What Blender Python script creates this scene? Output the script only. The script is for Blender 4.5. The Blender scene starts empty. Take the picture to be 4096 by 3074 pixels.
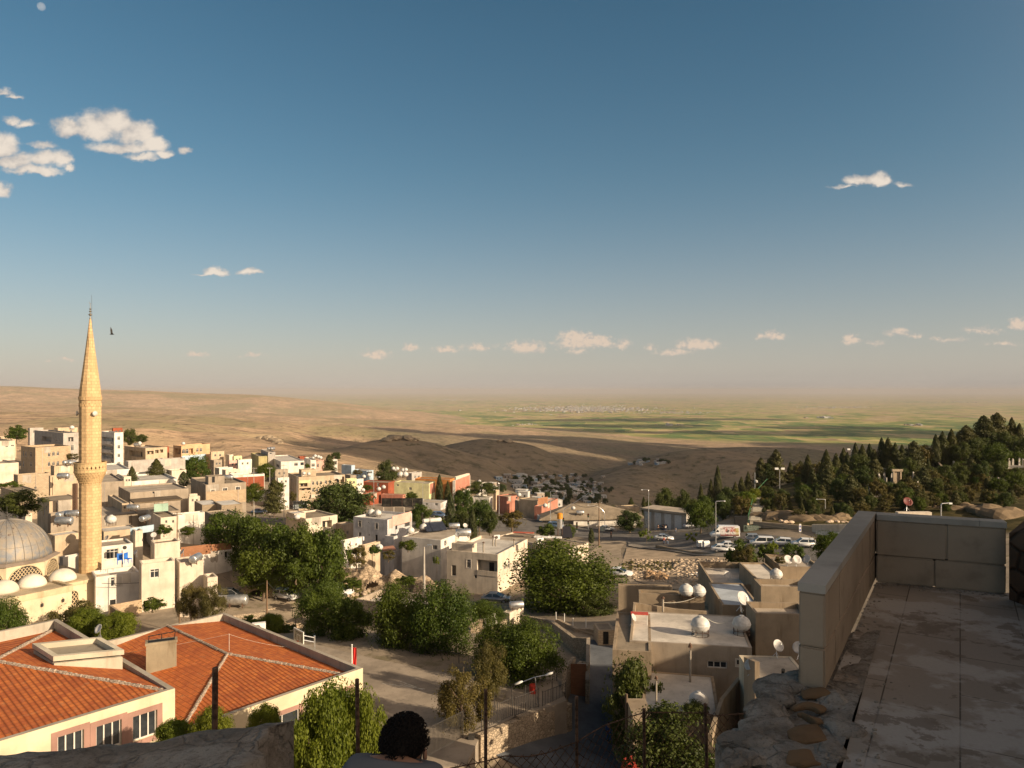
import bpy,bmesh,math,random
import numpy as np
from mathutils import Vector,Matrix
R=math.radians
sc=bpy.context.scene
F,CX,HY=2960.0,2048.0,1562.0  # focal length, centre column and eye-level row of the photograph, in its pixels

# ---------------- camera ----------------
cam=bpy.data.cameras.new('camera');camo=bpy.data.objects.new('camera',cam)
sc.collection.objects.link(camo);sc.camera=camo
camo.location=(0,0,0);camo.rotation_euler=(R(90),0,0)
cam.sensor_width=36.0;cam.lens=36.0*F/4096.0;cam.shift_y=(HY-1537.0)/4096.0
cam.clip_start=0.1;cam.clip_end=200000.0

# ---------------- sun and sky ----------------
SAZ,SEL=R(28),R(21)  # sun: from the right, 28 degrees behind the camera
SUN=Vector((math.cos(SAZ)*math.cos(SEL),-math.sin(SAZ)*math.cos(SEL),math.sin(SEL)))
sl=bpy.data.lights.new('sun','SUN');slo=bpy.data.objects.new('sun',sl);sc.collection.objects.link(slo)
sl.energy=5.0;sl.angle=R(0.55);sl.color=(1.0,0.80,0.56)
slo.rotation_euler=SUN.to_track_quat('Z','Y').to_euler()

# ---------------- exposure ----------------
sc.view_settings.view_transform='Standard'
sc.view_settings.look='None'
sc.view_settings.exposure=0.52
sc.view_settings.gamma=1.0
sc.cycles.max_bounces=6;sc.cycles.diffuse_bounces=2;sc.cycles.glossy_bounces=2
sc.cycles.transparent_max_bounces=16;sc.cycles.volume_bounces=0;sc.cycles.transmission_bounces=2
sc.cycles.sample_clamp_indirect=4.0

world=bpy.data.worlds.new('World');sc.world=world;world.use_nodes=True
def build_world():
 nt=world.node_tree;N=nt.nodes;Lk=nt.links;N.clear()
 def nd(t,**k):
  n=N.new(t)
  for a,b in k.items():setattr(n,a,b)
  return n
 def inp(s,v):
  if isinstance(v,(int,float)):s.default_value=v
  elif isinstance(v,tuple):s.default_value=v
  else:Lk.new(v,s)
 def m(op,a,b=0.0,c=0.0,cl=False):
  n=nd('ShaderNodeMath',operation=op,use_clamp=cl)
  inp(n.inputs[0],a);inp(n.inputs[1],b);inp(n.inputs[2],c);return n.outputs[0]
 def mix(f,a,b,mode='MIX'):
  n=nd('ShaderNodeMix',data_type='RGBA',blend_type=mode)
  inp(n.inputs[0],f);inp(n.inputs[6],a);inp(n.inputs[7],b);return n.outputs[2]
 def sstep(x,lo,hi):
  n=nd('ShaderNodeMapRange',interpolation_type='SMOOTHSTEP');inp(n.inputs[0],x)
  n.inputs[1].default_value=lo;n.inputs[2].default_value=hi;return n.outputs[0]
 sky=nd('ShaderNodeTexSky',sky_type='NISHITA',sun_disc=False)
 sky.sun_elevation=SEL;sky.sun_rotation=R(90)+SAZ
 sky.altitude=900;sky.air_density=1.0;sky.dust_density=0.6;sky.ozone_density=2.0
 tc=nd('ShaderNodeTexCoord');sp=nd('ShaderNodeSeparateXYZ');Lk.new(tc.outputs['Generated'],sp.inputs[0])
 X,Y,Z=sp.outputs
 yy=m('MAXIMUM',Y,0.05);u=m('DIVIDE',X,yy);v=m('DIVIDE',Z,yy)
 # dusty air low over the plain, under a clear darker sky
 el=m('MAXIMUM',Z,0.0)
 grade=mix(sstep(el,0.0,0.30),SKY_LOW,SKY_HIGH)
 base=mix(1.0,sky.outputs[0],grade,'MULTIPLY')
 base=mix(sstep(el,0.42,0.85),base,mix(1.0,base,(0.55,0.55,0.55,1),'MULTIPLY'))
 dust=m('POWER',2.718,m('MULTIPLY',el,-8.0))
 base=mix(m('MULTIPLY',dust,SKY_DUST),base,SKY_DUSTCOL)
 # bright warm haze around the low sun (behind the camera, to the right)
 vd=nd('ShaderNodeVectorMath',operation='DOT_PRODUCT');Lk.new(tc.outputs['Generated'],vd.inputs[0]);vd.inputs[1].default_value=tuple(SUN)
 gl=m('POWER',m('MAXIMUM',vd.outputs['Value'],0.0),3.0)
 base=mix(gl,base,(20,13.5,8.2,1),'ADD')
 # clouds, placed by direction
 front=sstep(Y,0.1,0.25)
 cv=nd('ShaderNodeCombineXYZ');inp(cv.inputs[0],u);inp(cv.inputs[1],m('MULTIPLY',v,1.25));inp(cv.inputs[2],0.0)
 def warp(c,scale,amt):
  n=nd('ShaderNodeTexNoise');Lk.new(cv.outputs[0],n.inputs['Vector']);n.inputs['Scale'].default_value=scale;n.inputs['Detail'].default_value=6;n.inputs['Roughness'].default_value=.6
  s_=nd('ShaderNodeSeparateXYZ');Lk.new(n.outputs[1],s_.inputs[0]);return m('ADD',c,m('MULTIPLY',m('SUBTRACT',s_.outputs[0 if c is u else 1],0.5),amt))
 u0,v0_=u,v;u,v=warp(u0,30,.034),warp(v0_,30,.026)
 def noise(scale,det,rough=0.55,w=0.0):
  n=nd('ShaderNodeTexNoise',noise_dimensions='4D');Lk.new(cv.outputs[0],n.inputs['Vector'])
  n.inputs['Scale'].default_value=scale;n.inputs['Detail'].default_value=det
  n.inputs['Roughness'].default_value=rough;n.inputs['W'].default_value=w;return n.outputs[0]
 nb=noise(22,7,0.6);nf=noise(75,6,0.62,3.1);ng=noise(130,7,0.66,7.7)
 def blobs(lst):
  f=None
  for(px,py,a,b,s)in lst:
   du=m('DIVIDE',m('SUBTRACT',u,(px-CX)/F),a/F)
   dv0=m('SUBTRACT',v,(HY-py)/F)
   dv=m('MULTIPLY',dv0,m('ADD',F/b,m('MULTIPLY',m('LESS_THAN',dv0,0.0),F/b*0.7)))
   d=m('SQRT',m('ADD',m('MULTIPLY',du,du),m('MULTIPLY',dv,dv)))
   g=m('MULTIPLY',m('SUBTRACT',1.0,d),s)
   f=g if f is None else m('SMOOTH_MAX',f,g,0.22)
  return f
 big=blobs([(270,520,75,60,1),(380,520,120,85,1),(460,505,110,75,1),(540,545,95,70,1),(610,590,70,45,1),(655,620,50,25,.9),(735,610,30,24,.75),(560,632,80,18,.6),(500,600,160,40,.9),
     (0,600,80,75,1),(60,655,110,50,1),(180,640,90,50,.95),(245,640,50,50,.8),(280,675,25,22,.7),(130,690,120,30,.9),(0,770,45,50,.9),
     (45,490,40,26,.75),(105,500,50,20,.6),(170,585,70,20,.55),(20,370,50,18,.6),(55,385,30,14,.6),
     (3440,722,60,36,1.0),(3500,720,75,40,1.1),(3545,728,40,28,.8),(3380,745,60,10,.55),(3620,740,40,14,.45),
     (860,1095,65,24,.95),(1000,1097,60,20,.9),(800,1105,40,8,.5)])
 fbig=m('ADD',big,m('ADD',m('MULTIPLY',m('SUBTRACT',nb,0.5),0.85),m('MULTIPLY',m('SUBTRACT',nf,0.5),0.55)))
 a1=m('MULTIPLY',sstep(m('ADD',fbig,.10),0.0,0.62),.97)
 u,v=m('ADD',u0,m('MULTIPLY',m('SUBTRACT',u,u0),.7)),m('ADD',v0_,m('MULTIPLY',m('SUBTRACT',v,v0_),.7))
 low=blobs([(790,1425,70,20,.8),(1510,1420,75,28,.9),(1645,1395,45,26,.75),(1790,1400,70,26,.8),(1920,1390,80,26,.75),(2110,1395,110,42,.9),(2300,1350,70,42,.95),(2330,1375,130,55,1),(2390,1375,80,40,.9),
     (2490,1375,60,28,.75),(2610,1390,35,20,.6),(2790,1385,110,42,.95),(2700,1410,90,24,.7),(3095,1345,60,30,.9),(3040,1350,40,20,.7),(3410,1370,50,38,.9),(3500,1375,60,16,.6),(3590,1335,70,22,.7),(3660,1345,50,18,.6),
     (3800,1360,90,14,.6),(3920,1325,90,22,.6),(4080,1300,60,36,.95),(4020,1375,90,16,.5),(2310,1410,60,20,.6),(2680,1415,120,16,.5),(1020,1425,60,10,.5),(250,1440,80,10,.5)])
 flow=m('ADD',low,m('ADD',m('MULTIPLY',m('SUBTRACT',ng,0.5),1.3),m('MULTIPLY',m('SUBTRACT',nf,0.5),1.2)))
 a2=m('MULTIPLY',sstep(m('ADD',flow,.14),0.12,0.80),0.86)
 shade=sstep(m('ADD',nb,m('MULTIPLY',fbig,0.25)),0.42,0.75)
 ccol=mix(shade,CLOUD_DARK,CLOUD_LIT)
 base=mix(m('MULTIPLY',a1,front),base,ccol)
 base=mix(m('MULTIPLY',a2,front),base,mix(sstep(m('ADD',ng,m('MULTIPLY',flow,.25)),.45,.7),(6.2,5.3,4.7,1),CLOUD_LOW))
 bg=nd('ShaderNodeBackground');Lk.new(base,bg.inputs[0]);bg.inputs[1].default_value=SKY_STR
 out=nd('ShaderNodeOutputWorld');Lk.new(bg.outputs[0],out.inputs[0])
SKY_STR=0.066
SKY_LOW=(0.95,0.91,0.84,1);SKY_HIGH=(0.53,0.90,0.86,1)
SKY_DUST=0.92;SKY_DUSTCOL=(5.5,4.85,4.35,1)
CLOUD_DARK=(5.6,5.1,4.7,1);CLOUD_LIT=(9.0,7.9,6.7,1);CLOUD_LOW=(8.2,6.5,5.1,1)
build_world()

# ---------------- coordinates ----------------
ZF={'S':(0,0,1.0),'Z1':(0,1500,2.765),'Z2':(700,1700,2.765),'Z3':(1300,1800,2.765),'Z4':(2000,1900,2.765),'Z5':(2600,1900,2.765),
   'Z6':(0,1950,2.458),'N1':(0,2400,2.458),'N2':(800,2300,2.1444),'N3':(1600,2300,2.1444),'N4':(2300,2200,1.8989),
   'N5':(2900,1950,1.4766),'N6':(2600,1550,1.4786),'Q1':(0,2050,3.688),'Q2':(2820,2060,5.53),'Q3':(3300,1700,2.779),'H1':(1000,1300,1.8433),'H2':(2000,1300,1.8433),'H3':(3000,1200,2.0182)}
def src(zf,x,y):
 o=ZF[zf];return o[0]+x/o[2],o[1]+y/o[2]
def P(zf,x,y,D):  # the point seen there at depth D
 a,b=src(zf,x,y);return Vector(((a-CX)/F*D,D,-(b-HY)/F*D))
def onz(zf,x,y,z):  # the point of the level plane z seen there
 a,b=src(zf,x,y);D=-z*F/(b-HY);return Vector(((a-CX)/F*D,D,z))

# ---------------- scene helpers ----------------
def tag(o,label=None,cat=None,group=None,kind=None):
 if label:o['label']=label
 if cat:o['category']=cat
 if group:o['group']=group
 if kind:o['kind']=kind
 return o
def empty(name,loc=(0,0,0),rz=0.0,label=None,cat=None,group=None):
 o=bpy.data.objects.new(name,None);sc.collection.objects.link(o)
 o.empty_display_size=0.3;o.location=loc;o.rotation_euler=(0,0,rz);return tag(o,label,cat,group)
def obj(name,me,mt=None,parent=None,loc=None,smooth=False):
 if mt is not None:
  for x in(mt if isinstance(mt,(list,tuple))else[mt]):me.materials.append(x)
 if smooth:me.polygons.foreach_set('use_smooth',[True]*len(me.polygons))
 o=bpy.data.objects.new(name,me);sc.collection.objects.link(o)
 if parent is not None:o.parent=parent
 if loc is not None:o.location=loc
 return o
def kids(o):return[c for c in sc.objects if c.parent is o]
KID={}
def proto_kids(o):
 if o.name not in KID:KID[o.name]=[(c,kids(c))for c in kids(o)]
 return KID[o.name]
def dup(o,loc=None,rz=None,scale=None,label=None,group=None):
 r=o.copy();sc.collection.objects.link(r)
 for c,gs in proto_kids(o):
  d=c.copy();sc.collection.objects.link(d);d.parent=r
  for g in gs:
   e=g.copy();sc.collection.objects.link(e);e.parent=d
 if loc is not None:r.location=loc
 if rz is not None:r.rotation_euler=(0,0,rz)
 if scale is not None:r.scale=scale
 if label:r['label']=label
 if group:r['group']=group
 return r
class MB:  # a mesh under construction
 def __init__(s):s.v=[];s.f=[];s.m=[]
 def face(s,pts,mi=0):
  n=len(s.v);s.v+=[tuple(p)for p in pts];s.f.append(tuple(range(n,n+len(pts))));s.m.append(mi)
 def box(s,a,b,mi=0,skip=''):
  x0,y0,z0=a;x1,y1,z1=b
  q={'d':[(x0,y0,z0),(x0,y1,z0),(x1,y1,z0),(x1,y0,z0)],'u':[(x0,y0,z1),(x1,y0,z1),(x1,y1,z1),(x0,y1,z1)],
    'f':[(x0,y0,z0),(x1,y0,z0),(x1,y0,z1),(x0,y0,z1)],'b':[(x1,y1,z0),(x0,y1,z0),(x0,y1,z1),(x1,y1,z1)],
    'l':[(x0,y1,z0),(x0,y0,z0),(x0,y0,z1),(x0,y1,z1)],'r':[(x1,y0,z0),(x1,y1,z0),(x1,y1,z1),(x1,y0,z1)]}
  for k in q:
   if k not in skip:s.face(q[k],mi)
 def prism(s,pts,z0,z1,mi=0,mtop=None):  # plan polygon, counter-clockwise
  z0=z0 if isinstance(z0,(list,tuple))else[z0]*len(pts);z1=z1 if isinstance(z1,(list,tuple))else[z1]*len(pts)
  n=len(pts)
  s.face([(p[0],p[1],z)for p,z in zip(pts,z1)],mi if mtop is None else mtop)
  s.face([(p[0],p[1],z)for p,z in reversed(list(zip(pts,z0)))],mi)
  for i in range(n):
   j=(i+1)%n;s.face([(pts[i][0],pts[i][1],z0[i]),(pts[j][0],pts[j][1],z0[j]),(pts[j][0],pts[j][1],z1[j]),(pts[i][0],pts[i][1],z1[i])],mi)
 def tube(s,a,b,r0,r1=None,n=8,mi=0,caps=True):
  r1=r0 if r1 is None else r1;a=Vector(a);b=Vector(b);d=(b-a)
  if d.length<1e-6:return
  d.normalize();t=Vector((0,0,1))if abs(d.z)<.9 else Vector((1,0,0))
  e=d.cross(t).normalized();g=d.cross(e)
  A=[a+(e*math.cos(2*math.pi*i/n)+g*math.sin(2*math.pi*i/n))*r0 for i in range(n)]
  B=[b+(e*math.cos(2*math.pi*i/n)+g*math.sin(2*math.pi*i/n))*r1 for i in range(n)]
  k=len(s.v);s.v+=[tuple(p)for p in A+B]
  for i in range(n):
   j=(i+1)%n;s.f.append((k+i,k+n+i,k+n+j,k+j));s.m.append(mi)
  if caps:s.f.append(tuple(k+i for i in range(n)));s.m.append(mi);s.f.append(tuple(k+n+i for i in reversed(range(n))));s.m.append(mi)
 def path(s,pts,r,n=6,mi=0):
  for a,b in zip(pts[:-1],pts[1:]):s.tube(a,b,r,r,n,mi)
 def lathe(s,prof,n=16,c=(0,0,0),mi=0,ph=0.0,squash=1.0):
  k=len(s.v)
  for r,z in prof:
   for i in range(n):
    a=2*math.pi*i/n+ph;s.v.append((c[0]+r*math.cos(a),c[1]+r*math.sin(a)*squash,c[2]+z))
  for q in range(len(prof)-1):
   for i in range(n):
    j=(i+1)%n;s.f.append((k+q*n+i,k+q*n+j,k+(q+1)*n+j,k+(q+1)*n+i));s.m.append(mi)
  s.f.append(tuple(k+i for i in reversed(range(n))));s.m.append(mi)
  s.f.append(tuple(k+(len(prof)-1)*n+i for i in range(n)));s.m.append(mi)
 def xf(s,M):
  s.v=[tuple(M@Vector(p))for p in s.v];return s
 def mesh(s,name):
  me=bpy.data.meshes.new(name);me.from_pydata(s.v,[],s.f);me.polygons.foreach_set('material_index',s.m);me.update();return me
 def build(s,name,mt,parent=None,loc=None,smooth=False):return obj(name,s.mesh(name),mt,parent,loc,smooth)
def fast_mesh(name,V,Fq):  # numpy vertices and quads
 me=bpy.data.meshes.new(name);n=len(Fq);k=Fq.shape[1]
 me.vertices.add(len(V));me.vertices.foreach_set('co',V.astype(np.float32).ravel())
 me.loops.add(n*k);me.loops.foreach_set('vertex_index',Fq.astype(np.int32).ravel())
 me.polygons.add(n);me.polygons.foreach_set('loop_start',np.arange(0,n*k,k,dtype=np.int32));me.polygons.foreach_set('loop_total',np.full(n,k,dtype=np.int32))
 me.update(calc_edges=True);return me

# ---------------- materials ----------------
MC={}
class NT:
 def __init__(s,name):
  s.mt=bpy.data.materials.new(name);s.mt.use_nodes=True;s.nt=s.mt.node_tree;s.N=s.nt.nodes;s.b=s.N['Principled BSDF']
  s.co=s.N.new('ShaderNodeTexCoord').outputs['Object']
 def put(s,sock,v):
  if isinstance(v,(int,float)):sock.default_value=v
  elif isinstance(v,(tuple,list)):sock.default_value=(tuple(v)+(1,))[:4]if len(sock.default_value)==4 else tuple(v)
  else:s.nt.links.new(v,sock)
 def m(s,op,a,b=0.0,cl=False):
  n=s.N.new('ShaderNodeMath');n.operation=op;n.use_clamp=cl;s.put(n.inputs[0],a);s.put(n.inputs[1],b);return n.outputs[0]
 def mix(s,f,a,b,mode='MIX'):
  n=s.N.new('ShaderNodeMix');n.data_type='RGBA';n.blend_type=mode;s.put(n.inputs[0],f);s.put(n.inputs[6],a);s.put(n.inputs[7],b);return n.outputs[2]
 def ss(s,x,lo,hi):
  n=s.N.new('ShaderNodeMapRange');n.interpolation_type='SMOOTHSTEP';s.put(n.inputs[0],x);n.inputs[1].default_value=lo;n.inputs[2].default_value=hi;return n.outputs[0]
 def vec(s,v,sc_=(1,1,1)):
  n=s.N.new('ShaderNodeMapping');n.inputs['Scale'].default_value=sc_;s.put(n.inputs['Vector'],v);return n.outputs[0]
 def noise(s,scale,det=4,rough=.55,co=None,stretch=None):
  n=s.N.new('ShaderNodeTexNoise');c=co if co is not None else s.co
  if stretch:c=s.vec(c,stretch)
  s.put(n.inputs['Vector'],c);n.inputs['Scale'].default_value=scale;n.inputs['Detail'].default_value=det;n.inputs['Roughness'].default_value=rough
  return n.outputs[0]
 def sep(s,v):
  n=s.N.new('ShaderNodeSeparateXYZ');s.put(n.inputs[0],v);return n.outputs
 def comb(s,x,y,z):
  n=s.N.new('ShaderNodeCombineXYZ');s.put(n.inputs[0],x);s.put(n.inputs[1],y);s.put(n.inputs[2],z);return n.outputs[0]
 def bump(s,h,st=.3,d=.02):
  n=s.N.new('ShaderNodeBump');s.put(n.inputs['Strength'],st);n.inputs['Distance'].default_value=d;s.put(n.inputs['Height'],h);s.put(s.b.inputs['Normal'],n.outputs[0])
 def fin(s,col,rough=.9,metal=0.0,spec=.3):
  s.put(s.b.inputs['Base Color'],col);s.put(s.b.inputs['Roughness'],rough);s.b.inputs['Metallic'].default_value=metal
  s.b.inputs['Specular IOR Level'].default_value=spec;return s.mt
def sc3(c,k):return tuple(min(1.0,x*k)for x in c[:3])
def plaster(col,dirt=.5,name='plaster'):  # rendered or painted wall with rain stains and patches
 key=('pl',col,dirt)
 if key not in MC:
  t=NT(name);a=t.noise(.5,5);b=t.noise(3.5,5,.6);st=t.noise(1.6,5,.6,stretch=(1,1,.16))
  c=t.mix(t.ss(a,.35,.68),sc3(col,1.06),sc3(col,.80))
  c=t.mix(t.m('MULTIPLY',t.ss(st,.50,.74),dirt),c,tuple(x*y for x,y in zip(sc3(col,.52),(1,.93,.83))))
  c=t.mix(t.m('MULTIPLY',t.ss(b,.55,.75),dirt*.55),c,sc3(col,.66))
  t.bump(b,.35,.03);MC[key]=t.fin(c,.92,spec=.15)
 return MC[key]
def stone(col,bw=.5,bh=.25,rough=1.0,mortar=.55,name='stone_blocks'):  # coursed blocks
 key=('st',col,bw,bh,rough,mortar)
 if key not in MC:
  t=NT(name);x,y,z=t.sep(t.co)
  d=t.noise(2.0,3);jig=t.m('MULTIPLY',t.m('SUBTRACT',d,.5),.12*rough)
  v=t.comb(t.m('ADD',t.m('ADD',x,y),jig),t.m('ADD',z,jig),0.0)
  n=t.N.new('ShaderNodeTexBrick');t.put(n.inputs['Vector'],v);n.inputs['Scale'].default_value=1.0
  n.inputs['Brick Width'].default_value=bw;n.inputs['Row Height'].default_value=bh;n.inputs['Mortar Size'].default_value=.018*(1+rough*.6)*min(1.6,bh/.25)
  n.inputs['Mortar Smooth'].default_value=.3;n.inputs['Bias'].default_value=0
  t.put(n.inputs['Color1'],sc3(col,1.12));t.put(n.inputs['Color2'],sc3(col,.80));t.put(n.inputs['Mortar'],sc3(col,mortar))
  a=t.noise(.6,5);b=t.noise(6,4,.6)
  c=t.mix(t.m('MULTIPLY',t.ss(a,.45,.7),.5),n.outputs[0],sc3(col,.62))
  c=t.mix(t.m('MULTIPLY',b,.5),c,sc3(col,.85))
  t.bump(t.m('SUBTRACT',t.m('MULTIPLY',b,.5),n.outputs['Fac']),.5,.04);MC[key]=t.fin(c,.95,spec=.15)
 return MC[key]
def rubble(col,scale=3.0,name='rubble_masonry'):  # rough stones of all sizes
 key=('rb',col,scale)
 if key not in MC:
  t=NT(name);n=t.N.new('ShaderNodeTexVoronoi');n.feature='DISTANCE_TO_EDGE';t.put(n.inputs['Vector'],t.vec(t.co,(1,1,1.4)));n.inputs['Scale'].default_value=scale
  n2=t.N.new('ShaderNodeTexVoronoi');t.put(n2.inputs['Vector'],t.vec(t.co,(1,1,1.4)));n2.inputs['Scale'].default_value=scale
  r=t.sep(n2.outputs['Color'])[0];b=t.noise(9,5,.65)
  c=t.mix(r,sc3(col,.72),sc3(col,1.2));c=t.mix(t.m('MULTIPLY',b,.6),c,sc3(col,.8))
  e=t.ss(n.outputs['Distance'],0.0,.10);c=t.mix(e,sc3(col,.42),c)
  t.bump(t.m('ADD',e,t.m('MULTIPLY',b,.4)),.7,.06);MC[key]=t.fin(c,.95,spec=.12)
 return MC[key]
def flatroof(col,name='roof_screed'):
 key=('fr',col)
 if key not in MC:
  t=NT(name);a=t.noise(.35,6,.6);b=t.noise(2.6,6,.65);g=t.noise(30,3)
  c=t.mix(t.ss(a,.38,.66),sc3(col,1.12),sc3(col,.72));c=t.mix(t.m('MULTIPLY',t.ss(b,.5,.72),.55),c,sc3(col,.58))
  c=t.mix(t.m('MULTIPLY',g,.3),c,sc3(col,.8));t.bump(b,.3,.03);MC[key]=t.fin(c,.95,spec=.12)
 return MC[key]
def plain(col,rough=.6,metal=0.0,var=.12,name='paint',spec=.4):
 key=('p',col,rough,metal,var)
 if key not in MC:
  t=NT(name);a=t.noise(3.0,4)
  c=t.mix(t.ss(a,.3,.7),sc3(col,1+var),sc3(col,1-var));MC[key]=t.fin(c,rough,metal,spec)
 return MC[key]
def rusty(col=(.12,.07,.045)):
 key=('ru',col)
 if key not in MC:
  t=NT('rusty_steel');a=t.noise(14,5,.65);c=t.mix(t.ss(a,.4,.6),sc3(col,.55),sc3(col,1.4));t.bump(a,.3,.004);MC[key]=t.fin(c,.85,0,.25)
 return MC[key]
def leafmat(dark,light,trans=.35,name='foliage'):
 key=('lf',dark,light)
 if key not in MC:
  t=NT(name);oi=t.N.new('ShaderNodeObjectInfo');gi=t.N.new('ShaderNodeNewGeometry')
  a=t.noise(1.3,3);rp=gi.outputs['Random Per Island']
  f=t.m('ADD',t.m('MULTIPLY',t.ss(a,.35,.65),.45),t.m('MULTIPLY',rp,.55),True)
  c=t.mix(f,dark,light);c=t.mix(t.m('MULTIPLY',oi.outputs['Random'],.35),c,tuple(x*y for x,y in zip(light,(1.15,.85,.6))))
  t.fin(c,.55,0,.25)
  tr=t.N.new('ShaderNodeBsdfTranslucent');t.put(tr.inputs[0],t.mix(1.0,c,(1.2,1.25,.5,1),'MULTIPLY'))
  mx=t.N.new('ShaderNodeMixShader');mx.inputs[0].default_value=trans
  t.nt.links.new(t.b.outputs[0],mx.inputs[1]);t.nt.links.new(tr.outputs[0],mx.inputs[2])
  t.nt.links.new(mx.outputs[0],t.N['Material Output'].inputs[0]);MC[key]=t.mt
 return MC[key]
GLASS=plain((.03,.035,.04),.12,0,.2,'dark_glass',.6)
WHITE=plain((.78,.75,.69),.6,0,.06,'white_paint')
FRAME=plain((.62,.58,.52),.6,0,.06,'white_window_frame')
STEEL=plain((.62,.62,.62),.35,.85,.15,'galvanised_steel')
DARKM=plain((.05,.045,.04),.6,0,.2,'dark_painted_metal')
BLACK=plain((.012,.011,.01),.7,0,.2,'black')
RUST=rusty()
BARK=flatroof((.16,.115,.08),'bark')
# ---------------- terrain ----------------
CT=[('S',x,y,D)for x,y,D in[
 (350,2440,100),(560,2480,90),(100,2560,84),(700,2440,104),(880,2370,118),
 (1930,2385,123),(1850,2400,118),(2030,2410,112),(1690,2370,130),(1175,2352,142),(1240,2404,129),(1040,2340,150),(1480,2360,135),(1600,2330,142),
 (2330,2270,140),(2430,2210,165),(2445,2150,186),(2470,2130,202),(2300,2110,208),(2200,2092,212),(2655,2170,172),(2900,2165,152),(3100,2175,145),(3250,2190,140),(3600,2150,150),
 (2700,2125,186),(2800,2115,190),(2800,2225,150),
 (2560,2290,130),(2700,2300,126),(2850,2290,124),(2480,2320,124),
 (1200,2040,228),(1000,2060,215),(1600,2052,218),(1850,2075,214),(2050,2085,212),(1450,2050,222),
 (1700,1985,300),(1500,1960,310),(2050,2035,280),(2150,2070,240),(1300,1930,300),(1000,1900,310),(800,1900,300),(620,1880,290),(400,1885,270),(60,1860,280),(0,1960,190),(200,2000,180),(420,2080,140),(700,2060,150),(300,2140,125),(100,2200,118),
 (900,2140,145),(1000,2200,128),(1250,2250,124),
 (1050,1830,420),(800,1800,430),(450,1790,420),(0,1770,400),(1400,1890,420),(1800,2000,420),(2100,2110,380),(2350,2140,330),(2250,2120,290),
 (2450,2100,250),(2600,2085,240),(2750,2090,225),(2900,2075,195),(2980,2062,186),(3060,1995,202),(3100,2045,178),(3250,2030,180),(3350,2020,182),(3500,2010,185),(3300,1952,214),(3500,1930,215),(3700,1900,225),(3700,2030,170),(4096,2030,165),(3020,2090,167),(3110,2092,162),(3200,2096,159),(3300,2088,157),
 (3900,2000,190),(4200,2000,190),(4096,1900,235),(3950,1800,285),(4150,1770,295),(4400,1740,300),(3700,1835,292),(3500,1860,290),(3350,1890,285),(3200,1920,270),(3050,1960,258),(2850,2010,255),(2700,2050,250),
 (3350,1935,360),(3800,1870,400),(4200,1830,420),(2900,2010,360),(3500,2000,500),(2600,2140,330),
]]
CT3=[tuple(P(*c))for c in CT]
CT3+=[(0,0,-6),(-10,0,-6),(12,0,-6),(0,6,-7.5),(-8,10,-11),(0,12,-12),(12,10,-12),(0,20,-18.5),(-14,20,-18.5),(12,22,-20),(0,30,-24.5),(14,32,-26),(-22,30,-24.5),(-5,42,-26.6),(4,46,-28.3),(8,50,-28.8),(14,44,-27.5),(20,40,-24),
 (8,61,-28.8),(6.5,70,-28.4),(8.5,80,-27.6),(13,88,-27.8),(2,100,-31),(14,105,-31),(24,60,-25),(26,80,-27),(34,100,-29),(40,70,-24),(40,50,-18),(25,20,-12),(30,0,-6),(-30,0,-8),(-40,25,-24.5),(-60,40,-27),(-70,70,-29),(-90,90,-29),(-100,120,-30),
 (-3,62,-25.4),(-12,62,-25.4),(-20,72,-25.5),(-14,78,-25.5),(0,72,-25.4),(-8,52,-25.4),(-34,58,-25.5),(-30,80,-26.5),(-36,90,-29),(-22,95,-30.5),(-10,88,-28.5),(-5,94,-30),(-28,108,-34)]
CT3=np.array(CT3)
def _tps():
 X=CT3[:,:2];d=np.sqrt(((X[:,None]-X[None])**2).sum(-1));n=len(X)
 A=np.zeros((n+3,n+3));A[:n,:n]=d+np.eye(n)*(-1.5);A[:n,n]=1;A[:n,n+1:]=X;A[n,:n]=1;A[n+1:,:n]=X.T
 b=np.zeros(n+3);b[:n]=CT3[:,2];return np.linalg.solve(A,b)
TW=_tps()
def town_z(x,y):
 x=np.asarray(x,float);y=np.asarray(y,float);sh=x.shape;x=x.ravel();y=y.ravel();n=len(CT3);out=np.empty(len(x))
 for k in range(0,len(x),20000):
  a=x[k:k+20000];b=y[k:k+20000]
  d=np.sqrt((a[:,None]-CT3[:,0])**2+(b[:,None]-CT3[:,1])**2);out[k:k+20000]=d@TW[:n]+TW[n]+TW[n+1]*a+TW[n+2]*b
 return out.reshape(sh)
def vnoise(x,y,seed=0):  # value noise
 def h(i,j):
  v=np.sin(i*127.1+j*311.7+seed*74.7)*43758.5453;return v-np.floor(v)
 i=np.floor(x);j=np.floor(y);f=x-i;g=y-j;f=f*f*(3-2*f);g=g*g*(3-2*g)
 return(h(i,j)*(1-f)+h(i+1,j)*f)*(1-g)+(h(i,j+1)*(1-f)+h(i+1,j+1)*f)*g
def fbm(x,y,oct=4,seed=0):
 s=0;a=.5
 for k in range(oct):s=s+a*(vnoise(x,y,seed+k)-.5);x=x*2.03+7;y=y*2.03+3;a*=.5
 return s
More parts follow.
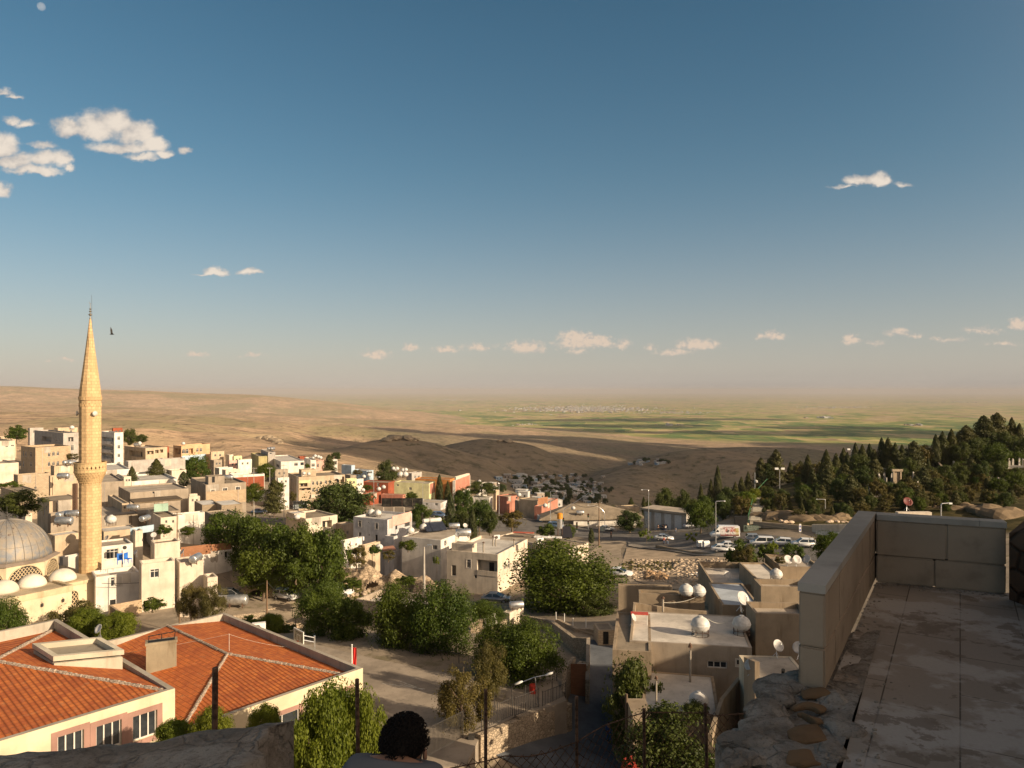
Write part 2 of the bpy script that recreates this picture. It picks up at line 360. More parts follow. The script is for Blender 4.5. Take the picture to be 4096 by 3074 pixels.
# ridges: crest line seen in the photograph at its distance; the land falls off on both sides
RID=[  # (crest [(px,py,D)], slope, crest radius, roughness)
 ([(-900,1760,700),(0,1735,760),(330,1722,800),(560,1712,860),(760,1728,880),(900,1765,820),(1080,1800,760),(1250,1850,620)],.28,60,1),
 ([(-900,1640,1900),(0,1650,1900),(300,1668,1800),(560,1690,1700)],.16,160,1),
 ([(500,1650,2600),(760,1668,2500),(1000,1688,2450),(1250,1702,2500),(1500,1728,2600),(1700,1740,2750),(1900,1756,2800)],.17,160,1),
 ([(1150,1850,560),(1340,1822,760),(1450,1785,850),(1540,1760,890),(1590,1752,900),(1640,1762,900),(1700,1800,900),(1850,1845,920),(2050,1905,960),(2200,1965,1000)],.40,40,1),
 ([(1800,1792,1750),(1870,1768,1720),(1940,1756,1700),(2020,1764,1700),(2130,1800,1680),(2300,1850,1700),(2420,1905,1750)],.38,60,1),
 ([(2060,2140,800),(2200,2075,920),(2350,2000,1150),(2500,1910,1380),(2600,1862,1480),(2700,1822,1530),(2790,1797,1550),(2830,1797,1550),(2900,1820,1500),(3050,1850,1500),(3400,1900,1400)],.34,70,1),
 ([(2850,1793,2700),(2980,1788,2700),(3200,1792,2700),(3340,1812,2700),(3600,1850,2600)],.26,100,1),
 ([(-1400,1530,8500),(0,1545,9000),(500,1562,9500),(900,1577,9800),(1050,1600,9500)],.13,700,1),
 ([(-1000,1600,5200),(0,1612,5200),(420,1634,5000),(600,1650,4800)],.075,400,1),
 ([(1500,1740,3600),(2000,1752,3700),(2500,1780,3900),(2700,1795,4000)],.12,250,1),
]
RP=[(np.array([tuple(P('S',*c))for c in r[0]]),r[1],r[2])for r in RID]
def far_z(x,y):
 x=np.asarray(x,float);y=np.asarray(y,float);D=np.hypot(x,y)
 base=np.interp(D,[0,400,900,1200,1700,2600,4200,6500,1e6],[-60,-95,-172,-186,-215,-285,-352,-400,-400])
 h=base.copy()
 n=fbm(x/140,y/140,4,3)*22+fbm(x/420,y/420,3,9)*45
 gul=np.abs(fbm(x/90+3,y/260,3,21))*26
 for pts,sl_,rad in RP:
  best=np.full(x.shape,-1e9)
  for a,b in zip(pts[:-1],pts[1:]):
   d=b[:2]-a[:2];L2=(d**2).sum();t=np.clip(((x-a[0])*d[0]+(y-a[1])*d[1])/L2,0,1)
   dist=np.hypot(x-a[0]-t*d[0],y-a[1]-t*d[1]);z=a[2]+t*(b[2]-a[2])
   w=np.clip(dist/(rad*3),0,1);best=np.maximum(best,z-sl_*(np.sqrt(dist**2+rad**2)-rad)+(n*.35-gul)*w)
  k=6.0+0*D;k=np.where(D>3500,18.0,6.0);h=np.maximum(h,best)+np.where(np.abs(h-best)<60,k*np.exp(-np.abs(h-best)/k)*.5,0)
 wn=np.clip((D-400)/600,0,1)*np.clip((6200-D)/2500,0,1)
 return h+n*.18*wn
def ground(x,y):
 x=np.asarray(x,float);y=np.asarray(y,float);D=np.hypot(x,y)
 w=np.clip((D-400)/220,0,1);w=w*w*(3-2*w)
 tz=np.where(D<700,town_z(np.clip(x,-420,420),np.clip(y,-60,620)),-60)
 tz=tz+fbm(x/9,y/9,3,5)*.5*np.clip((D-60)/60,0,1)
 fz=far_z(x,y)
 return tz*(1-w)+fz*w
def gz(x,y):return float(ground(np.array([x]),np.array([y]))[0])
def build_terrain():
 nr,na=620,460
 r=np.concatenate([np.linspace(0.5,120,90),np.exp(np.linspace(math.log(121.5),math.log(9000),nr-150)),np.exp(np.linspace(math.log(9100),math.log(90000),60))]);nr=len(r)
 a=np.linspace(R(-62),R(62),na)
 Rr,Aa=np.meshgrid(r,a,indexing='ij');X=Rr*np.sin(Aa);Y=Rr*np.cos(Aa)-0.5;Z=ground(X,Y)
 V=np.stack([X,Y,Z],-1).reshape(-1,3)
 i=np.arange(nr-1)[:,None]*na+np.arange(na-1)[None];i=i.ravel()
 Fq=np.stack([i,i+1,i+na+1,i+na],-1)[:,::-1]
 me=fast_mesh('terrain',V,Fq)
 t=NT('hills_and_plain');x,y,z=t.sep(t.co)
 dist=t.m('SQRT',t.m('ADD',t.m('MULTIPLY',x,x),t.m('MULTIPLY',y,y)))
 # town ground: dust, concrete, gravel
 g1=t.noise(.06,6,.6);g2=t.noise(.9,6,.65)
 tw=t.mix(t.ss(g1,.4,.62),(.37,.30,.22),(.27,.22,.165));tw=t.mix(t.m('MULTIPLY',t.ss(g2,.5,.7),.6),tw,(.17,.14,.10));g3=t.noise(5,5,.7);tw=t.mix(t.m('MULTIPLY',t.ss(g3,.52,.7),.5),tw,(.14,.115,.085));g4=t.noise(.22,6,.7);tw=t.mix(t.m('MULTIPLY',t.ss(g4,.56,.64),.6),tw,(.13,.115,.06))
 # dry grass slopes with stones and scrub
 h0=t.noise(.0016,5,.6);h1=t.noise(.008,7,.62);h2=t.noise(.05,6,.72);h3=t.noise(.02,6,.7,stretch=(1,2.4,1))
 hl=t.mix(t.ss(h1,.38,.62),(.56,.385,.245),(.40,.285,.18));hl=t.mix(t.ss(h0,.45,.62),hl,(.33,.27,.15))
 hl=t.mix(t.m('MULTIPLY',t.ss(h3,.50,.62),.75),hl,(.20,.145,.10));hl=t.mix(t.m('MULTIPLY',t.ss(h2,.56,.64),.8),hl,(.12,.11,.06))
 hl=t.mix(t.m('MULTIPLY',t.ss(h2,.30,.40),-.5),hl,hl);
 rk=t.noise(.045,5,.8,stretch=(1,.5,2));hl=t.mix(t.m('MULTIPLY',t.ss(rk,.60,.72),.6),hl,(.42,.36,.28))
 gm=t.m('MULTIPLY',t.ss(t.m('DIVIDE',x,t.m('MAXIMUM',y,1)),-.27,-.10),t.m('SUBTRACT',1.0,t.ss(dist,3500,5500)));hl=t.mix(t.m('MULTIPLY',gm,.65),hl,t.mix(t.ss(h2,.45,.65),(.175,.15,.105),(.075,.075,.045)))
 # cultivated plain: strips of green, straw and brown
 def cells(scale,rnd,ang):
  mp=t.N.new('ShaderNodeMapping');mp.inputs['Rotation'].default_value=(0,0,ang);t.put(mp.inputs['Vector'],t.co)
  mp.inputs['Scale'].default_value=(1,.62,0);v=t.N.new('ShaderNodeTexVoronoi');v.distance='CHEBYCHEV';t.put(v.inputs['Vector'],mp.outputs[0]);v.inputs['Scale'].default_value=scale;v.inputs['Randomness'].default_value=rnd
  return t.sep(v.outputs['Color'])
 c1=cells(.0024,.85,.25);c2=cells(.0062,.9,-.35);pn=t.noise(.00022,4,.6)
 sel=t.m('ADD',t.m('MULTIPLY',c1[0],.55),t.m('MULTIPLY',c2[1],.45));sel=t.m('ADD',sel,t.m('MULTIPLY',t.m('SUBTRACT',pn,.5),1.1))
 far=t.ss(dist,7500,15000)
 sel=t.m('ADD',sel,t.m('SUBTRACT',t.m('MULTIPLY',far,.24),.12))
 rp=t.N.new('ShaderNodeValToRGB');e=rp.color_ramp;e.interpolation='LINEAR'
 for k,(p_,c_)in enumerate([(0,(.08,.15,.045)),(.28,(.16,.24,.065)),(.42,(.33,.34,.10)),(.56,(.50,.43,.17)),(.70,(.60,.45,.23)),(.84,(.30,.20,.12)),(1,(.55,.43,.27))]):
  if k<2:el_=e.elements[k];el_.position=p_
  else:el_=e.elements.new(p_)
  el_.color=c_+(1,)
 t.put(rp.inputs[0],sel)
 pl=t.mix(t.m('MULTIPLY',c2[2],.25),rp.outputs[0],(.09,.11,.04));c3=cells(.017,.9,.1);pl=t.mix(t.m('MULTIPLY',t.ss(c3[0],.7,.8),.5),pl,(.33,.27,.10))
 zn=t.m('ADD',z,t.m('MULTIPLY',t.m('SUBTRACT',h1,.5),26))
 col=t.mix(t.ss(zn,-394,-375),pl,hl)
 tm=t.m('ADD',dist,t.m('MULTIPLY',t.m('SUBTRACT',g1,.5),160));col=t.mix(t.ss(tm,330,400),tw,col)
 # the cemetery slope on the right: grass and earth, coloured darker for tree shade
 cem=t.m('MULTIPLY',t.ss(t.m('SUBTRACT',t.m('DIVIDE',x,t.m('MAXIMUM',y,1)),.29),0,.02),t.ss(dist,162,170));gr=t.noise(.25,5,.6)
 col=t.mix(t.m('MULTIPLY',cem,t.m('SUBTRACT',1.0,t.ss(dist,420,500))),col,t.mix(t.ss(gr,.42,.6),(.045,.04,.016),(.10,.078,.032)))
 h5=t.noise(.35,4,.7);t.bump(t.m('ADD',t.m('MULTIPLY',h5,.35),t.m('ADD',t.m('MULTIPLY',h1,9.0),t.m('ADD',t.m('MULTIPLY',h3,4.0),t.m('MULTIPLY',h2,2.2)))),t.ss(dist,380,520),1.0)
 m_=t.fin(col,1.0,spec=.05)
 o=obj('hills',me,m_,smooth=True);tag(o,kind='structure');return o
build_terrain()

# ---------------- clouds standing outside the picture that shade the hills and the plain ----------------
def cloud(T,size,seed,h=1500.0,label=''):
 T=Vector(T);s=(h-T.z)/SUN.z;c=T+SUN*s;rnd=np.random.RandomState(seed);bm=bmesh.new()
 for k in range(9):
  off=rnd.uniform(-1,1,3)*np.array([size[0],size[1],0])*.55;rr=rnd.uniform(.35,.62)
  M=Matrix.Translation((off[0],off[1],abs(rnd.normal(0,.12))*size[2]))@Matrix.Diagonal((size[0]*rr,size[1]*rr,size[2]*rr,1))
  bmesh.ops.create_icosphere(bm,subdivisions=3,radius=1,matrix=M)
 for v in bm.verts:
  n=math.sin(v.co.x*9/size[0]*3.1+seed)*math.cos(v.co.y*8/size[1]*2.3+seed*2)*.07;v.co.x*=1+n;v.co.y*=1+n
  if v.co.z<-.12*size[2]:v.co.z=-.12*size[2]
 me=bpy.data.meshes.new('cloud');bm.to_mesh(me);bm.free()
 o=obj('cloud',me,plain((.85,.85,.85),1,0,.02,'cloud_white',0),loc=c,smooth=True)
 return tag(o,label,'cloud','cumulus clouds over the plain')
def G(px,py,z=None,D=None):
 if D:return P('S',px,py,D)
 return onz('S',px,py,z)
SHC=[((430,1130,-170),(640,420,260)),((150,1500,-170),(500,420,200)),((1150,1500,-150),(700,600,260)),((900,2200,-220),(900,600,260)),((1500,2700,-260),(900,800,260)),((350,2250,-220),(520,420,200)),((150,3300,-330),(700,480,260)),
    ((900,3600,-340),(900,600,260)),((1700,4100,-370),(1200,700,260)),((-450,4300,-370),(800,400,260)),((380,4700,-400),(1100,450,260)),((2500,3700,-380),(900,800,260)),((240,1000,-160),(330,230,100)),((-60,960,-95),(190,150,80)),((60,830,-150),(170,120,80)),((-120,1180,-130),(150,120,80)),((420,720,-160),(200,110,70)),((-190,870,-110),(140,110,70)),((100,1130,-170),(330,240,150)),((320,1330,-180),(380,240,150)),((0,1400,-180),(260,200,120)),((-350,1900,-150),(200,200,100)),((2700,5000,-400),(1000,400,260))]
for k,(T_,s_)in enumerate(SHC):cloud(T_,s_,10+k,label='large white cumulus cloud off to the right, shading the dark hills beyond the town')
for k,(px,py,w_)in enumerate([(2400,1682,1400),(2800,1678,1300),(2550,1706,900),(3250,1735,1100),(3600,1730,1000),(3350,1712,800),(2200,1722,1000),(2420,1730,700),(3900,1745,900)]):
 T_=onz('S',px,py,-400.0);cloud(T_,(w_,420,250),60+k,h=2600.0,label='distant white cumulus cloud off to the right, shading a strip of the plain')

# ---------------- haze over the plain ----------------
def build_haze():
 m=bpy.data.materials.new('haze_air');m.use_nodes=True;nt=m.node_tree;nt.nodes.clear()
 v=nt.nodes.new('ShaderNodeVolumePrincipled');v.inputs['Color'].default_value=HAZE_COL;v.inputs['Density'].default_value=HAZE_D;v.inputs['Anisotropy'].default_value=0.0
 out=nt.nodes.new('ShaderNodeOutputMaterial');nt.links.new(v.outputs[0],out.inputs['Volume'])
 b=MB();b.box((-96000,-300,-402),(96000,96000,90));o=b.build('haze',m);tag(o,kind='stuff')
HAZE_COL=(.68,.645,.63,1);HAZE_D=3.4e-5
build_haze()
# ---------------- buildings ----------------
def face_panel(mb,org,du,n,L,z0,z1,holes,mi=0,depth=.16,rmi=None):
 """vertical wall rectangle with real window openings and reveals; holes = (u0,v0,u1,v1,arch)"""
 org=Vector(org);du=Vector(du);n=Vector(n)
 P_=lambda u,v,d=0.0:org+du*u+Vector((0,0,v))-n*d
 hs=[h for h in holes if h[0]>0.02 and h[2]<L-.02 and h[3]<z1-.02]
 us=sorted(set([0.0,L]+[h[0]for h in hs]+[h[2]for h in hs]));vs=sorted(set([z0,z1]+[h[1]for h in hs]+[h[3]for h in hs]))
 for i in range(len(us)-1):
  for j in range(len(vs)-1):
   uc=(us[i]+us[i+1])/2;vc=(vs[j]+vs[j+1])/2
   if any(h[0]<uc<h[2]and h[1]<vc<h[3]for h in hs):continue
   mb.face([P_(us[i],vs[j]),P_(us[i+1],vs[j]),P_(us[i+1],vs[j+1]),P_(us[i],vs[j+1])],mi)
 for h in hs:
  u0,v0,u1,v1,ar=h[:5];dp=h[5]if len(h)>5 else depth;w=u1-u0;r=w/2
  if ar and v1-v0>r*1.05:
   vc=v1-r;arc=[(u0+r-r*math.cos(math.pi*k/10),vc+r*math.sin(math.pi*k/10))for k in range(11)]
   for k in range(10):
    a,b=arc[k],arc[k+1];c=(u0,v1)if k<5 else(u1,v1)
    mb.face([P_(*a),P_(*b),P_(*c)][::-1],mi)
    mb.face([P_(*a),P_(*b),P_(*b,dp),P_(*a,dp)],mi)
   mb.face([P_(u0,v1),P_(*arc[5]),P_(u1,v1)][::-1],mi)
   top=vc
  else:
   top=v1;mb.face([P_(u0,v1),P_(u1,v1),P_(u1,v1,dp),P_(u0,v1,dp)],mi)
  mb.face([P_(u0,v0),P_(u0,top),P_(u0,top,dp),P_(u0,v0,dp)][::-1],mi);mb.face([P_(u1,v0),P_(u1,top),P_(u1,top,dp),P_(u1,v0,dp)],mi)
  mb.face([P_(u0,v0),P_(u1,v0),P_(u1,v0,dp),P_(u0,v0,dp)][::-1],mi)
 return hs
def window_parts(root,org,du,n,h,frame=None,glass=None,kind='window',panes=2,trim=None,transom=True):
 """frame a little inside the opening with its glass behind"""
 org=Vector(org);du=Vector(du);n=Vector(n);u0,v0,u1,v1,ar=h[:5];dp=h[5]if len(h)>5 else .16
 frame=frame or FRAME;glass=glass or GLASS;w=u1-u0;t=min(.07,w*.07)
 P_=lambda u,v,d=0.0:org+du*u+Vector((0,0,v))-n*d
 def bar(a0,b0,a1,b1,d0,d1,mb):
  q=[(a0,b0),(a1,b0),(a1,b1),(a0,b1)]
  mb.face([P_(*p,d0)for p in q]);
  for k in range(4):mb.face([P_(*q[k],d0),P_(*q[k],d1),P_(*q[(k+1)%4],d1),P_(*q[(k+1)%4],d0)])
 f=MB();d0,d1=dp-.06,dp-.004
 bar(u0,v0,u0+t,v1-(w/2 if ar else 0),d0,d1,f);bar(u1-t,v0,u1,v1-(w/2 if ar else 0),d0,d1,f);bar(u0+t,v0,u1-t,v0+t,d0,d1,f)
 if not ar:bar(u0+t,v1-t,u1-t,v1,d0,d1,f)
 else:
  r=w/2;vc=v1-r
  for k in range(10):
   a=math.pi*k/10;b=math.pi*(k+1)/10
   q=[(u0+r-r*math.cos(a),vc+r*math.sin(a)),(u0+r-r*math.cos(b),vc+r*math.sin(b)),(u0+r-(r-t)*math.cos(b),vc+(r-t)*math.sin(b)),(u0+r-(r-t)*math.cos(a),vc+(r-t)*math.sin(a))]
   f.face([P_(*p,d0)for p in q])
  bar(u0+t,vc-t/2,u1-t,vc+t/2,d0,d1,f)
 for k in range(1,panes):
  uu=u0+w*k/panes;bar(uu-t/2,v0+t,uu+t/2,v1-t,d0,d1,f)
 if transom and not ar and panes>1 and(v1-v0)>1.0:bar(u0+t,v1-(v1-v0)*.3,u1-t,v1-(v1-v0)*.3+t,d0-.001,d1,f)
 fo=f.build(kind,frame,root)
 g=MB()
 g.face([P_(u0,v0,dp),P_(u1,v0,dp),P_(u1,v1,dp),P_(u0,v1,dp)]);go=g.build('pane',glass,fo)
 if trim:
  tm=MB();b_=trim[1]
  for(a0,b0,a1,b1)in((u0-b_,v1,u1+b_,v1+b_),(u0-b_,v0-b_,u1+b_,v0),(u0-b_,v0,u0,v1),(u1,v0,u1+b_,v1)):
   q=[(a0,b0),(a1,b0),(a1,b1),(a0,b1)];tm.face([P_(*p,-.025)for p in q])
   for k in range(4):tm.face([P_(*q[k],-.025),P_(*q[k],.0),P_(*q[(k+1)%4],.0),P_(*q[(k+1)%4],-.025)])
  tm.build('surround',trim[0],fo)
 return fo
BLD={}
def bld(key,zf,cx,cy,D,phi,xl,xr,wall,roof,label,wins=(),ph=.55,cat='house',group=None,yr=None,LL=None,LR=None,cop=None,name='house',base=None,wing=None):
 """flat-roofed block. (cx,cy) = top of its near corner at depth D; xr / xl = where the right / left face ends in the picture"""
 C=P(zf,cx,cy,D);zt=C.z
 if yr is not None:
  E=onz(zf,xr,yr,zt);phi=math.degrees(math.atan2(E.y-C.y,E.x-C.x))
 p=R(phi);dR=Vector((math.cos(p),math.sin(p),0));dL=Vector((-math.sin(p),math.cos(p),0))
 def reach(d,x):
  k=(src(zf,x,0)[0]-CX)/F;return(k*C.y-C.x)/(d.x-k*d.y)
 lr=LR if LR else reach(dR,xr);ll=LL if LL else reach(dL,xl)
 lr=max(1.0,min(lr,60));ll=max(1.0,min(ll,60))
 cs=[C,C+dR*lr,C+dR*lr+dL*ll,C+dL*ll]
 zb=(min(gz(c.x,c.y)for c in cs)-.6)if base is None else base
 root=empty(name,(C.x,C.y,zb),p,label,cat,group)
 H=zt-zb;w=MB();T=.22
 hol={'R':[],'L':[]}
 for wn in wins:
  fc,x0,y0,x1,y1=wn[:5];ar='a' in wn[5]if len(wn)>5 else False
  def hit(x,y):
   a,b=src(zf,x,y);ray=Vector(((a-CX)/F,1,-(b-HY)/F))
   d=dR if fc=='R' else dL;n=Vector((d.y,-d.x,0));t=n.dot(C)/n.dot(ray);q=ray*t;return(q-C).dot(d),q.z-zb
  ym=(y0+y1)/2;xm=(x0+x1)/2
  ua=hit(x0,ym)[0];ub=hit(x1,ym)[0];va=hit(xm,y1)[1];vb=hit(xm,y0)[1]
  hol[fc].append((min(ua,ub),va,max(ua,ub),vb,ar,1.3 if len(wn)>5 and 'p' in wn[5]else .16,wn[5]if len(wn)>5 else ''))
 XR=Vector((1,0,0));YL=Vector((0,1,0))
 h1=face_panel(w,(0,0,0),XR,(0,-1,0),lr,0,H,hol['R']);h2=face_panel(w,(0,0,0),YL,(-1,0,0),ll,0,H,hol['L'])
 for(a,b)in(((lr,0),(lr,ll)),((lr,ll),(0,ll))):w.face([(a[0],a[1],0),(b[0],b[1],0),(b[0],b[1],H),(a[0],a[1],H)])
 # parapet rim
 o_=[(0,0),(lr,0),(lr,ll),(0,ll)];i_=[(T,T),(lr-T,T),(lr-T,ll-T),(T,ll-T)];cm=1
 for k in range(4):
  j=(k+1)%4
  w.face([(*o_[k],H),(*o_[j],H),(*i_[j],H),(*i_[k],H)],cm);w.face([(*i_[k],H),(*i_[j],H),(*i_[j],H-ph),(*i_[k],H-ph)])
 w.build('walls',[wall,cop or wall],root)
 r_=MB();r_.face([(*i_[k],H-ph)for k in range(4)]);r_.build('roof',roof,root)
 for(hs,fc,du,n)in((h1,'R',XR,Vector((0,-1,0))),(h2,'L',YL,Vector((-1,0,0)))):
  for h in hs:
   s=h[6]
   if 'd' in s:window_parts(root,(0,0,0),du,n,h,frame=DARKM,glass=BLACK,kind='door',panes=1)
   elif 'p' in s:  # porch or balcony recess
    g=MB();u0,v0,u1,v1=h[:4];q=lambda u,v,d:Vector((0,0,0))+du*u+Vector((0,0,v))-n*d
    g.face([q(u0,v0,1.3),q(u1,v0,1.3),q(u1,v1,1.3),q(u0,v1,1.3)]);g.build('recess_wall',wall,root)
    wd=(u0+(u1-u0)*.3,v0+.02,u0+(u1-u0)*.3+min(.9,(u1-u0)*.3),v0+min(2.0,(v1-v0)*.8),False,.05)
    g2=MB();g2.face([q(wd[0],wd[1],1.28),q(wd[2],wd[1],1.28),q(wd[2],wd[3],1.28),q(wd[0],wd[3],1.28)]);g2.build('door',BLACK,root)
    if 'r' in s:
     rl=MB();rl.box((u0 if du.x else-.06,-.06 if du.x else u0,v0),(u1 if du.x else .02,.02 if du.x else u1,v0+.85));rl.build('balustrade',wall,root)
   else:window_parts(root,(0,0,0),du,n,h,panes=3 if '3' in s else(1 if '1' in s else 2),trim=(TRIM[s[-1].upper()],.13)if 't' in s else None)
 BLD[key]=dict(C=C,dR=dR,dL=dL,lr=lr,ll=ll,zt=zt,zr=zt-ph,zb=zb,root=root,p=p,H=H)
 return root
TRIM={'T':plaster((.62,.56,.48),.2)}
def on_roof(key,zf,x,y):return onz(zf,x,y,BLD[key]['zr'])
def slab(root,a,b,name,mt):m=MB();m.box(a,b);return m.build(name,mt,root)

# ---------------- rooftop things ----------------
TANKW=plain((.56,.54,.50),.5,0,.15,'white_plastic_tank');SILV=plain((.55,.55,.54),.38,.8,.2,'silver_tank');DISH=plain((.50,.48,.45),.55,0,.15,'dish_grey')
def proto_hide(o):o.location=(0,0,0);return o
def make_dome_tank():  # ribbed globe tank on a ring stand, 1.6 m across
 r=empty('water_tank');tag(r,'x','water tank');b=MB()
 prof=[(.30,.32),(.55,.40),(.74,.62),(.80,.86)]+[(.80,.88),(.83,.90),(.83,.94),(.79,.96)]
 for k in range(1,8):
  a=k/8*math.pi/2*.86;prof+=[(.79*math.cos(a)+.012*(k%2),.96+.66*math.sin(a))]
 prof+=[(.22,1.62),(.22,1.67),(.20,1.68)]
 b.lathe(prof,20);b.build('tank',TANKW,r,smooth=True)
 s=MB()
 for k in range(8):a=k*math.pi/4;s.tube((.72*math.cos(a),.72*math.sin(a),0),(.72*math.cos(a),.72*math.sin(a),.72),.022,n=5)
 for z in(.03,.38,.70):s.path([(.73*math.cos(k*math.pi/8),.73*math.sin(k*math.pi/8),z)for k in range(17)],.018,4)
 s.build('stand',RUST,r);return r
def make_drum():  # horizontal steel cylinder on cradles
 r=empty('water_tank');tag(r,'x','water tank');b=MB();b.lathe([(.05,-.92),(.30,-.90),(.42,-.84),(.45,-.78),(.45,.78),(.42,.84),(.30,.90),(.05,.92)],18)
 b.xf(Matrix.Translation((0,0,.62))@Matrix.Rotation(R(90),4,'Y'));b.build('tank',SILV,r,smooth=True)
 s=MB()
 for x in(-.55,.55):
  s.box((x-.04,-.40,0),(x+.04,-.34,.5));s.box((x-.04,.34,0),(x+.04,.40,.5));s.box((x-.04,-.34,.12),(x+.04,.34,.2))
 s.build('stand',RUST,r);return r
def make_dish():  # 1 m dish facing -y and up
 r=empty('satellite_dish');tag(r,'x','satellite dish');d=MB()
 prof=[(.001,.0),(.12,.006),(.25,.03),(.38,.075),(.5,.13),(.5,.145),(.38,.09),(.25,.045),(.12,.02),(.001,.015)]
 d.lathe(prof,20);M=Matrix.Translation((0,-.12,.95))@Matrix.Rotation(R(58),4,'X');d.xf(M);d.build('reflector',DISH,r,smooth=True)
 a=MB();f=M@Vector((0,0,.5))
 a.tube(M@Vector((0,-.5,.14)),f,.012,n=5);a.tube(f,f+Vector((0,.05,-.03)),.035,n=6);a.build('feed_arm',STEEL,r)
 s=MB();s.tube((0,0,0),(0,0,.95),.03,n=6)
 for k in range(3):an=k*2.1;s.tube((.3*math.cos(an),.3*math.sin(an),0),(0,0,.4),.015,n=4)
 s.tube((0,0,.9),M@Vector((0,0,0)),.03,n=5);s.build('stand',STEEL,r);return r
def make_solar():  # sloped collector with drum
 r=empty('solar_water_heater');tag(r,'x','solar heater');p=MB();p.box((-.95,-.85,0),(.95,.85,.07));p.xf(Matrix.Translation((0,-.35,.62))@Matrix.Rotation(R(32),4,'X'));p.build('collector',plain((.03,.035,.05),.25,0,.2,'solar_glass'),r)
 b=MB();b.lathe([(.05,-.82),(.24,-.80),(.28,-.74),(.28,.74),(.24,.80),(.05,.82)],16);b.xf(Matrix.Translation((0,.50,1.28))@Matrix.Rotation(R(90),4,'Y'));b.build('tank',TANKW,r,smooth=True)
 s=MB()
 for x in(-.7,.7):s.tube((x,.5,0),(x,.5,1.05),.02,n=4);s.tube((x,-1.05,0),(x,-1.05,.2),.02,n=4);s.tube((x,.5,0),(x,-1.05,.2),.015,n=4)
 s.build('stand',RUST,r);return r
def make_ac():
 r=empty('air_conditioner');tag(r,'x','air conditioner');b=MB();b.box((-.42,-.16,0),(.42,.16,.6));b.build('casing',WHITE,r)
 g=MB();g.lathe([(.22,0),(.22,.02),(.02,.03)],14);g.xf(Matrix.Translation((-.1,-.162,.3))@Matrix.Rotation(R(90),4,'X'));g.build('fan_grille',DARKM,r);return r
def make_chimney_pipe():
 r=empty('chimney_pipe');tag(r,'x','chimney');b=MB();b.lathe([(.09,0),(.09,1.0),(.11,1.02)],8);b.build('pipe',flatroof((.36,.31,.25)),r);c=MB();c.lathe([(.03,1.02),(.03,1.1),(.17,1.12),(.10,1.22),(.01,1.27)],8);c.build('cowl',RUST,r);return r
PR={}
def put_thing(kind,loc,rz=0.0,s=1.0,label='',group=None):
 mk={'tank':make_dome_tank,'drum':make_drum,'dish':make_dish,'solar':make_solar,'ac':make_ac,'pipe':make_chimney_pipe}[kind]
 if kind not in PR:PR[kind]=mk();o=PR[kind];first=True
 else:o=dup(PR[kind])
 s*={'tank':.62,'drum':.88,'dish':.66}.get(kind,1);o.location=loc;o.rotation_euler=(0,0,R(rz));o.scale=(s,s,s)
 o['label']=label
 grp={'tank':'white globe water tanks on the roofs','drum':'silver water tanks on the roofs','dish':'satellite dishes on the roofs','solar':'solar heaters on the roofs','ac':'air conditioners on the houses','pipe':'chimneys on the flat roofs'}[kind]
 o['group']=group or grp
 return o
def roofthing(kind,key,zf,x,y,label,rz=0.0,s=1.0):
 p=on_roof(key,zf,x,y)
 return put_thing(kind,p,rz,s,label)

# ---------------- walls, railings, poles ----------------
def wall(zf,pts,h,t,mt,label,cat='wall',name='stone_wall',base=None,cop=None):
 Q=[P(zf,*p)for p in pts];n=len(Q);b=MB()
 nr=[]
 for i in range(n):
  d=(Q[min(i+1,n-1)]-Q[max(i-1,0)]);d.z=0;d.normalize();nr.append(Vector((-d.y,d.x,0))*t)
 for i in range(n-1):
  a,c=Q[i],Q[i+1];na,nc=nr[i],nr[i+1]
  za=(gz(a.x,a.y)-.5)if h is None else a.z-h;zc=(gz(c.x,c.y)-.5)if h is None else c.z-h
  A=[Vector((a.x,a.y,za)),Vector((c.x,c.y,zc)),c,a];B=[Vector((p.x,p.y,p.z))+q for p,q in zip(A,(na,nc,nc,na))]
  b.face(A);b.face([B[1],B[0],B[3],B[2]]);b.face([A[3],A[2],B[2],B[3]],1);
  if i==0:b.face([A[0],A[3],B[3],B[0]])
  if i==n-2:b.face([A[2],A[1],B[1],B[2]])
 o=b.build(name,[mt,cop or mt]);return tag(o,label,cat)
def railing(A,B,h,gap,label,bars_r=.012,posts=2.0,mt=None,name='railing'):
 A=Vector(A);B=Vector(B);mt=mt or DARKM;L=(B-A).length;root=empty(name,A,0,label,'railing');d=(B-A)/L
 r_=MB()
 for z in(.08,h-.04):r_.tube(Vector((0,0,z)),(B-A)+Vector((0,0,z)),.02,n=4)
 r_.build('rails',mt,root)
 b=MB();n=max(2,int(L/gap))
 for k in range(n+1):
  p=d*(L*k/n);b.tube(p+Vector((0,0,.08)),p+Vector((0,0,h)),bars_r,n=4,caps=False)
 b.build('bars',mt,root)
 n=max(1,int(round(L/posts)))
 for k in range(n+1):
  p=d*(L*k/n);q=MB();q.tube(p,p+Vector((0,0,h+.08)),.035,n=6);q.build('post',mt,root)
 return root
def street_lamp(base,h,arm,side,label,group='street lamps along the road',curved=False):
 r=empty('street_lamp',base,0,label,'street lamp',group);p=MB();p.tube((0,0,0),(0,0,h),.11,.055,8);p.build('pole',STEEL,r)
 a=MB()
 if curved:
  pts=[(arm*side*(1-math.cos(t)),0,h+arm*.6*math.sin(t))for t in np.linspace(0,math.pi/2,7)];a.path(pts,.05,6);e=pts[-1]
 else:e=(side*arm,0,h+.25);a.path([(0,0,h),(side*.1,0,h+.2),e],.05,6)
 a.build('arm',STEEL,r)
 l=MB();l.box((e[0]-(.35 if side<0 else 0),-.14,e[2]-.1),(e[0]+(.35 if side>0 else 0),.14,e[2]+.05));l.build('lamp_head',plain((.75,.74,.70),.4),r);return r
